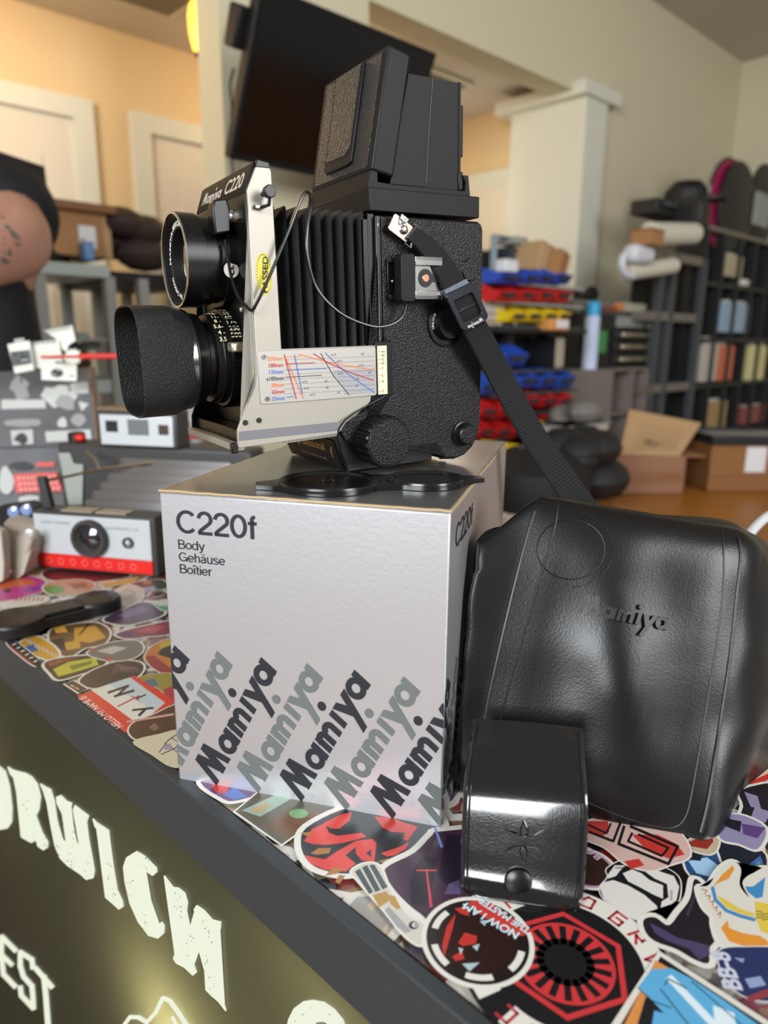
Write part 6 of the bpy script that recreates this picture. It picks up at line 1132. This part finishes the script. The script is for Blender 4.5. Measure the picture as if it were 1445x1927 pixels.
for py in (478, 590, 720): _, z_ = pa(1285, py, -1.44); rbox(G(), -1.52, -1.44, b0, b1, z_-.035, z_).build('shelf_board', fr, t)
rbox(G(), -1.528, -1.52, b0, b1, .4, zt_).build('back_panel', mat('near_black', '0b0b0c', .7), t)
sh_items = [('folded_chart', 'pale triangular paper standing in the top compartment', 'paper', (1366, 480, 1398, 522), 'a89d80'), ('print_sleeve', 'crumpled light blue sleeve in the middle compartments', 'sleeve', (1358, 570, 1412, 626), '8fa6bd'), ('white_bottle', 'tall white bottle in the lower left compartment', 'bottle', (1322, 640, 1350, 718), 'b5aea4'), ('orange_box', 'orange and white box beside the tall white bottle', 'box', (1352, 650, 1380, 716), 'c2674a'), ('yellow_tag', 'yellow and white package in the lower right compartment', 'package', (1412, 650, 1440, 718), 'd0c890'), ('cream_carton', 'narrow cream carton under the black shelving', 'carton', (1330, 756, 1366, 818), '9c8254'), ('red_brown_box', 'red brown box at the right edge under the shelving', 'box', (1398, 764, 1440, 796), '84443c'), ('glass_ball', 'small pale glass piece on the second shelf edge', 'glass', (1398, 526, 1410, 538), 'd5d3c8')]
for nm, l, c_, r, col in sh_items: simple(nm, l, c_, r, -1.46, .06, mat('item_'+col, col, .5), [('top_piece', (.15, .85, .01, .05, 1, 1.08), mat('item_top_'+col, 'c8c4bc', .5))])
# rolls and things stacked on top
def roll(label, p, q_, a, r_, col='c9c6b4'):
    A_, B_ = TP(*p, a), TP(*q_, a); o = thing('paper_roll', label, 'paper roll', tuple(A_)); wmesh(G().tube([A_, B_], r_, 20), 'roll', mat('roll_'+col, col, .55), o); d_ = (B_-A_).normalized(); wmesh(G().tube([B_, B_+d_*.006], r_*.45, 16), 'roll_core', mat('roll_core', '8d8a7c', .6), o)
roll('white paper roll lying under the pale webcam like box', (1180, 512), (1266, 500), -1.38, .031); roll('wide cream roll high on the dark shelf unit', (1222, 440), (1304, 440), -1.38, .042)
t, w_, h_ = simple('white_device', 'rounded white device with a curved pipe above the paper roll', 'device', (1198, 460, 1236, 496), -1.32, .06, mat('white_device_plastic', 'c4c6cc', .4), bev=.02)
A_ = [TP(*p, -1.36) for p in ((1200, 475), (1178, 478), (1170, 495), (1176, 515), (1190, 520))]; wmesh(G().tube(cat_rom(A_, 5), .014, 12), 'curved_pipe', mat('white_device_plastic', 'c4c6cc', .4), (lambda: (lambda o: o)(thing('white_pipe', 'curved white pipe left of the white device', 'pipe', tuple(A_[0]))))())
simple('brown_box', 'small brown wooden box between the two rolls', 'box', (1224, 430, 1250, 462), -1.30, .08, crd, [('box_lid', (-.02, 1.02, -.003, .083, .88, 1.0), tape)])
simple('black_gear', 'black equipment box in the shelf corner', 'case', (1236, 384, 1330, 412), -1.5, .12, bks, [('orange_label', (.38, .68, -.005, 0, .1, .9), mat('orange_card', 'c98a4a', .6)), ('handle', (.1, .3, -.02, 0, .5, .8), dgm)])
b_, z_ = pa(1290, 384, -1.56); t = thing('baseball_cap', 'black cap with a pale badge on top of the equipment box', 'cap', mw=RM(-1.56, b_, z_)); g = G(); g.lathe([(0, .1), (.05, .095), (.09, .06), (.10, .00001)], (0, 0, 0), 'z', 24).build('crown', bks, t); G().prism(circ(0, -.11, .07, 20), 'z', 0, .01).build('brim', bks, t); G().lathe([(-.1, .02), (-.103, .00001)], (0, 0, .05), 'y', 16).build('badge', gms, t)
simple('black_stand', 'black upright box right of the cream roll', 'box', (1308, 372, 1336, 424), -1.42, .1, bks, [('side_tape', (.2, .4, -.004, 0, .2, .8), dgm)])
for i, (px_, py_, r_, col, l) in enumerate(((1388, 392, .20, '1a191a', 'black round reflector disc, front one on the shelving'), (1368, 392, .215, '8c1646', 'dark magenta round reflector disc behind the black one'), (1436, 385, .19, '232022', 'black round reflector disc at the right edge'))):
    b_, z_ = pa(px_, py_, -1.47-i*.03); t = thing('reflector_disc', l, 'reflector', mw=RM(-1.47-i*.03, b_, z_)); g = G(); g.lathe([(-.02+0*i, .0001), (-.015, r_*.6), (0, r_), (.008, r_), (0, r_*.6), (-.005, .0001)], (0, 0, 0), 'y', 40, close=False).build('disc', mat('disc_'+col, col, .5), t); G().tube([(r_*math.cos(2*PI*k/32), .004, r_*math.sin(2*PI*k/32)) for k in range(32)], .006, 6, closed=True).build('rim', bks, t)
simple('speaker_cone', 'black cone shaped stand against the right wall corner', 'stand', (1366, 306, 1382, 350), -1.84, .04, bks, [('cone_base', (-.6, 1.6, -.01, .05, -.1, .1), bks)])
simple('wall_frame', 'grey framed picture at the top of the shelving', 'frame', (1402, 300, 1500, 345), -1.87, .02, dgm, [('picture', (.05, .95, -.003, 0, .1, .9), gms)])
simple('chrome_tripod', 'bundle of pale metal rods at the right edge on the shelving', 'rods', (1424, 360, 1436, 425), -1.44, .02, gms, [('rod', (1.3, 1.6, 0, .02, 0, 1.0), gms), ('rod', (1.9, 2.2, 0, .02, 0, .95), gms)])
# ---- work table with cartons
wd = mat('orange_wood', 'b3762e', .38, var=('9c6224', 5, .3))
t = thing('work_table', 'orange wooden work table behind the leather case', 'table', mw=RM(-.2, .9, 0))
G().box(.12, 2.2, -.9, .95, .70, .74).build('tabletop', wd, t, bev=.006)
for x, y in ((.2, -.8), (.2, .85), (2.1, -.8), (2.1, .85)): G().box(x-.03, x+.03, y-.03, y+.03, 0, .70).build('leg', wd, t)
def onT(px, py, z=.74): q = onz(px, py, z); return q
def carton(label, px0, px1, pyb, pyt, d, m_, z=.742, name='cardboard_box', rz=0, parts=()):
    q = onT(px0, pyb, z); q1 = onT(px1, pyb, z); dep = q.dot(fw.xy.to_3d().normalized()); w_ = (q1-q).length; h_ = w_*(pyb-pyt)/(px1-px0)*1.0; e = (q1-q).normalized(); n = Vector((-e.y, e.x, 0)); mw_ = Matrix((e, n, Vector((0, 0, 1)))).transposed().to_4x4(); mw_.translation = q
    t = thing(name, label, 'box', mw=mw_ @ Matrix.Rotation(R(rz), 4, 'Z')); return t, w_, h_
t, w_, h_ = carton('open brown carton with a raised flap on the work table', 1152, 1285, 930, 858, .2, crd)
G().box(0, w_, 0, .22, 0, .004).box(0, w_, 0, .004, 0, h_).box(0, w_, .216, .22, 0, h_).box(0, .004, 0, .22, 0, h_).box(w_-.004, w_, 0, .22, 0, h_).build('carton', mat('pinkish_cardboard', '8a6248', .7), t); G().box(.01, w_-.01, -.002, 0, h_*.30, h_*.58).build('tape', tape, t)
G().hexa([(0.02, .02, h_), (w_*.9, .0, h_), (w_*.9, .01, h_+.004), (0.02, .03, h_+.004), (w_*.30, .10, h_*2.1), (w_*1.35, .10, h_*1.75), (w_*1.35, .11, h_*1.75), (w_*.30, .11, h_*2.1)]).build('raised_flap', crd2, t)
G().box(w_*1.0, w_*1.30, .02, .2, h_*.95, h_*.98).build('side_flap', crd, t)
g = G(); text(g, 'FRAGILE', (w_*.45, .03, h_*1.25), (.93, 0, -.2), (.15, .25, 1), .022, bold=.02, fn=None); g.build('flap_lettering', mat('brown_ink', '6b5238', .6), t)
t, w_, h_ = carton('brown carton with a white label under the black tray', 1330, 1500, 925, 838, .25, crd)
G().box(0, w_, 0, .25, 0, h_).build('carton', mat('shaded_cardboard', '84592f', .7), t, bev=.003); G().box(w_*.38, w_*.60, -.003, 0, h_*.42, h_*.95).build('label', lab_, t); G().box(0, w_, -.002, 0, h_*.30, h_*.34).build('carton_seam', tape, t)  # carton in one even, darker brown
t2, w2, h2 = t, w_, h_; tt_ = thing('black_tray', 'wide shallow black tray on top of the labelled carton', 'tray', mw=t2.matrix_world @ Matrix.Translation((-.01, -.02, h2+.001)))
G().box(0, w2*1.1, 0, .26, 0, .012).box(0, w2*1.1, 0, .012, .012, .03).box(0, .012, .012, .26, .012, .03).box(0, w2*1.1, .25, .262, .012, .03).build('tray', bks, tt_, bev=.003); G().box(.02, w2*1.0, .02, .24, .0125, .02).build('tray_liner', gms, tt_)
heap('equipment_heap', 'heap of grey and white equipment below the grey cabinet', 'equipment', 1110, 830, -1.2, .12, .1, .12, '6e6a64', 8, 21); heap('dark_bag', 'dark slumped bag left of the open carton', 'bag', 1110, 920, -1.05, .14, .1, .16, '1c1b1c', 9, 22)
simple('white_tray', 'white plastic tray on the grey equipment heap', 'tray', (1068, 798, 1145, 815), -1.15, .12, mat('white_tray_plastic', 'a8a298', .5), [('tray_rim', (-.03, 1.03, -.005, .125, .8, 1.0), gms)])
for i, (x0, x1, y0, l) in enumerate(((944, 968, 838, 'yellow bin behind the box corner, left one'), (980, 1002, 842, 'yellow bin behind the strap, middle one'), (1052, 1076, 800, 'yellow bin right of the strap end'))): bin_(l, x0, y0, x1, y0+24, -1.2, bc['yellow'], None)
# black jacket like bag just beyond the counter, and the dark stool at the right edge
q = onz(1000, 985, .745); t = thing('black_backpack', 'black backpack beyond the counter between the silver box and the case', 'bag', (q.x, q.y, .745)); g = G()
random.seed(2)
g.lathe([(0, .13), (.1, .15), (.16, .14), (.21, .08), (.22, .00001)], (0, 0, 0), 'z', 28, rfun=lambda d, r, t_: r*(1+.08*math.sin(3*t_+d*9))); g.build('bag_body', mat('black_fabric', '141416', .7), t); G().tube([(-.05, 0, .205), (0, 0, .245), (.06, 0, .205)], .01, 8).build('bag_handle', bks, t)
q = onz(1440, 1075, 1.0); t = thing('black_speaker', 'black box at the right edge behind the leather case', 'speaker', (q.x-.005, q.y-.09, 1.0), R(-44)); G().box(0, .16, 0, .10, .0005, .055).build('cabinet', bks, t, bev=.004); G().box(.01, .15, -.003, 0, .008, .048).build('grille', blkm, t)
q0_ = atY(1402, 1012, .62); t = thing('white_cable', 'loose white cable above the leather case at the right edge', 'cable', tuple(q0_)); wmesh(G().tube(cat_rom([atY(1398, 1030, .60), atY(1410, 1006, .62), atY(1428, 985, .64), atY(1450, 968, .66), atY(1475, 960, .68)], 6), .0042, 10), 'cable_run', mat('white_cable_rubber', 'c9ccd0', .4), t); wmesh(G().tube([atY(1398, 1030, .60), atY(1396, 1042, .60), atY(1397, 1075, .605)], .0046, 10), 'plug', lab_, t)
# ================================================================ person behind the counter end
per = thing('person', 'person in a black T-shirt with a tattooed bent arm at the left edge', 'person', tuple(atY(-40, 500, 1.5)))
def skinmesh(name, pts, edges, rad, m_, parent, lev=2):
    me = bpy.data.meshes.new(name); me.from_pydata([tuple(p) for p in pts], edges, []); me.materials.append(m_)
    o = bpy.data.objects.new(name, me); COL.objects.link(o); o.parent = parent; o.matrix_parent_inverse = Matrix.Translation(-parent.location)
    s = o.modifiers.new('skin', 'SKIN'); s.use_smooth_shade = True
    for i, v in enumerate(me.skin_vertices[0].data if me.skin_vertices else []): v.radius = (rad[i], rad[i])
    if not me.skin_vertices:
        pass
    b = o.modifiers.new('sub', 'SUBSURF'); b.levels = lev; b.render_levels = lev; return o
def ensure_skin(me):
    bm = bmesh.new(); bm.from_mesh(me); bm.verts.layers.skin.verify(); bm.to_mesh(me); bm.free()
def skin2(name, pts, edges, rad, m_, parent, root=0, lev=2):
    bm = bmesh.new(); lay = bm.verts.layers.skin.verify(); vs = [bm.verts.new(p) for p in pts]
    for a, b in edges: bm.edges.new((vs[a], vs[b]))
    for v, r in zip(vs, rad): v[lay].radius = (r, r) if not isinstance(r, tuple) else r
    vs[root][lay].use_root = True
    me = bpy.data.meshes.new(name); bm.to_mesh(me); bm.free(); me.materials.append(m_)
    o = bpy.data.objects.new(name, me); COL.objects.link(o); o.parent = parent; o.matrix_parent_inverse = Matrix.Translation(-parent.location)
    s = o.modifiers.new('skin', 'SKIN'); s.use_smooth_shade = True; b = o.modifiers.new('sub', 'SUBSURF'); b.levels = lev; b.render_levels = lev; return o
skn = mat('skin', 'a88070', .5, var=('a9745f', 6, .3)); shirt = mat('black_tshirt', '101216', .75, bump=('n', 60, .2, .002)); trou = mat('dark_trousers', '16171a', .8)
Y0 = 1.50
sh = atY(10, 395, Y0+.02); el = atY(42, 460, Y0-.10); hd_ = atY(-95, 520, Y0-.34); chest = atY(-55, 470, Y0+.10); waist = atY(-45, 700, Y0+.08); pelv = atY(-45, 850, Y0+.08); neck = atY(-150, 310, Y0+.05); head = atY(-215, 215, Y0-.03)
sh2 = chest+Vector((-.24, .06, .05)); el2 = sh2+Vector((-.02, -.1, -.27)); ha2 = el2+Vector((.08, -.24, -.02))
lk, lf_ = Vector((pelv.x+.09, pelv.y, .50)), Vector((pelv.x+.10, pelv.y+.03, .08)); rk, rf_ = Vector((pelv.x-.11, pelv.y+.02, .50)), Vector((pelv.x-.12, pelv.y+.05, .08))
pts = [pelv, waist, chest, neck, head+Vector((0, 0, -.06)), head+Vector((0, -.01, .05)), sh, sh.lerp(el, .55), el, el.lerp(hd_, .5), hd_, sh2, el2, ha2, lk, lf_, rk, rf_, lf_+Vector((0, -.14, -.03)), rf_+Vector((0, -.14, -.03))]
ed = [(0, 1), (1, 2), (2, 3), (3, 4), (4, 5), (2, 6), (6, 7), (7, 8), (8, 9), (9, 10), (2, 11), (11, 12), (12, 13), (0, 14), (14, 15), (0, 16), (16, 17), (15, 18), (17, 19)]
rad = [.11, .10, .11, .055, .085, .085, .070, .066, .064, .05, .028, .06, .045, .028, .07, .045, .07, .045, .035, .035]
skin2('body', pts, ed, rad, skn, per)
ch2 = chest+Vector((.02, 0, -.02))
skin2('tshirt', [pelv+Vector((0, 0, .05)), waist, chest, neck+Vector((0, 0, -.07)), sh+Vector((-.0, 0, .005)), sh.lerp(el, .60)+Vector((.035, .06, -.01)), sh2, sh2.lerp(el2, .5)], [(0, 1), (1, 2), (2, 3), (2, 4), (4, 5), (2, 6), (6, 7)], [.165, .165, .172, .07, .100, .088, .085, .075], shirt, per)
skin2('trousers', [pelv+Vector((0, 0, -.02)), lk, lf_+Vector((0, 0, .03)), rk, rf_+Vector((0, 0, .03))], [(0, 1), (1, 2), (0, 3), (3, 4)], [.15, .085, .065, .085, .065], trou, per)
g = G(); g.ball(tuple(head+Vector((0, .040, .070))), .098, (1, 1.05, .95)); o = wmesh(g, 'hair', mat('dark_hair', '1d1613', .6), per)
g = G(); 
for s_ in (-1, 1): g.ball(tuple(head+Vector((.035*s_, -.093, .03))), .012)
wmesh(g, 'eyes', lab_, per); g = G(); g.ball(tuple(head+Vector((0, -.105, 0))), .016, (.8, 1, 1.5)); wmesh(g, 'nose', skn, per); g = G(); g.ball(tuple(head+Vector((0, -.088, -.04))), .022, (1.2, .5, .3)); wmesh(g, 'mouth', mat('lips', '9a5a50', .5), per)
for base, d_ in ((hd_, (hd_-el).normalized()), (ha2, (ha2-el2).normalized())):
    sd = d_.cross(Vector((0, 0, 1))).normalized(); P = [base, base+d_*.05]; E = [(0, 1)]; rd = [.028, .034]
    for k, (o_, l_) in enumerate(((-.028, .062), (-.010, .075), (.010, .072), (.028, .056))):
        a = base+d_*.07+sd*o_; P += [a, a+d_*l_*.5+Vector((0, 0, -.008)), a+d_*l_+Vector((0, 0, -.03))]; n = len(P); E += [(1, n-3), (n-3, n-2), (n-2, n-1)]; rd += [.011, .010, .008]
    a = base+d_*.02-sd*.03; P += [a, a-sd*.025+d_*.03, a-sd*.03+d_*.055]; n = len(P); E += [(0, n-3), (n-3, n-2), (n-2, n-1)]; rd += [.014, .011, .009]
    skin2('hand', P, E, rd, skn, per, root=0)
# tattoo: grey-green leaves printed on the upper arm, laid onto its surface
tat = mat('tattoo_ink', '5f5b50', .5)
ax_ = (el-sh).normalized()
dgx = bpy.context.evaluated_depsgraph_get(); dgx.update()
body_o = [o for o in per.children if o.name.startswith('body')][0]; ev = body_o.evaluated_get(dgx); me_ = ev.to_mesh(); bmx = bmesh.new(); bmx.from_mesh(me_); bmx.transform(body_o.matrix_world if False else Matrix.Identity(4)); bvp = BVHTree.FromBMesh(bmx)
def castp(px, py): 
    d = ray(px, py).normalized(); h = bvp.ray_cast(CAM, d); return h[0]-d*.001 if h[0] else None
g = G()
for leaf in ([(2, 406), (9, 408), (18, 424), (24, 436), (15, 434), (7, 424)], [(14, 428), (24, 432), (36, 444), (40, 452), (28, 450), (18, 440)], [(2, 430), (8, 436), (12, 448), (6, 450)], [(24, 452), (34, 456), (42, 458), (34, 463), (25, 460)], [(2, 455), (10, 458), (20, 468), (24, 480), (16, 482), (6, 472)], [(2, 482), (12, 486), (20, 494), (10, 498), (2, 494)]):
    q = [castp(*p) for p in leaf]
    if all(x is not None for x in q): g.poly(q)
if g.bm.faces: wmesh(tri(g), 'tattoo', tat, per)
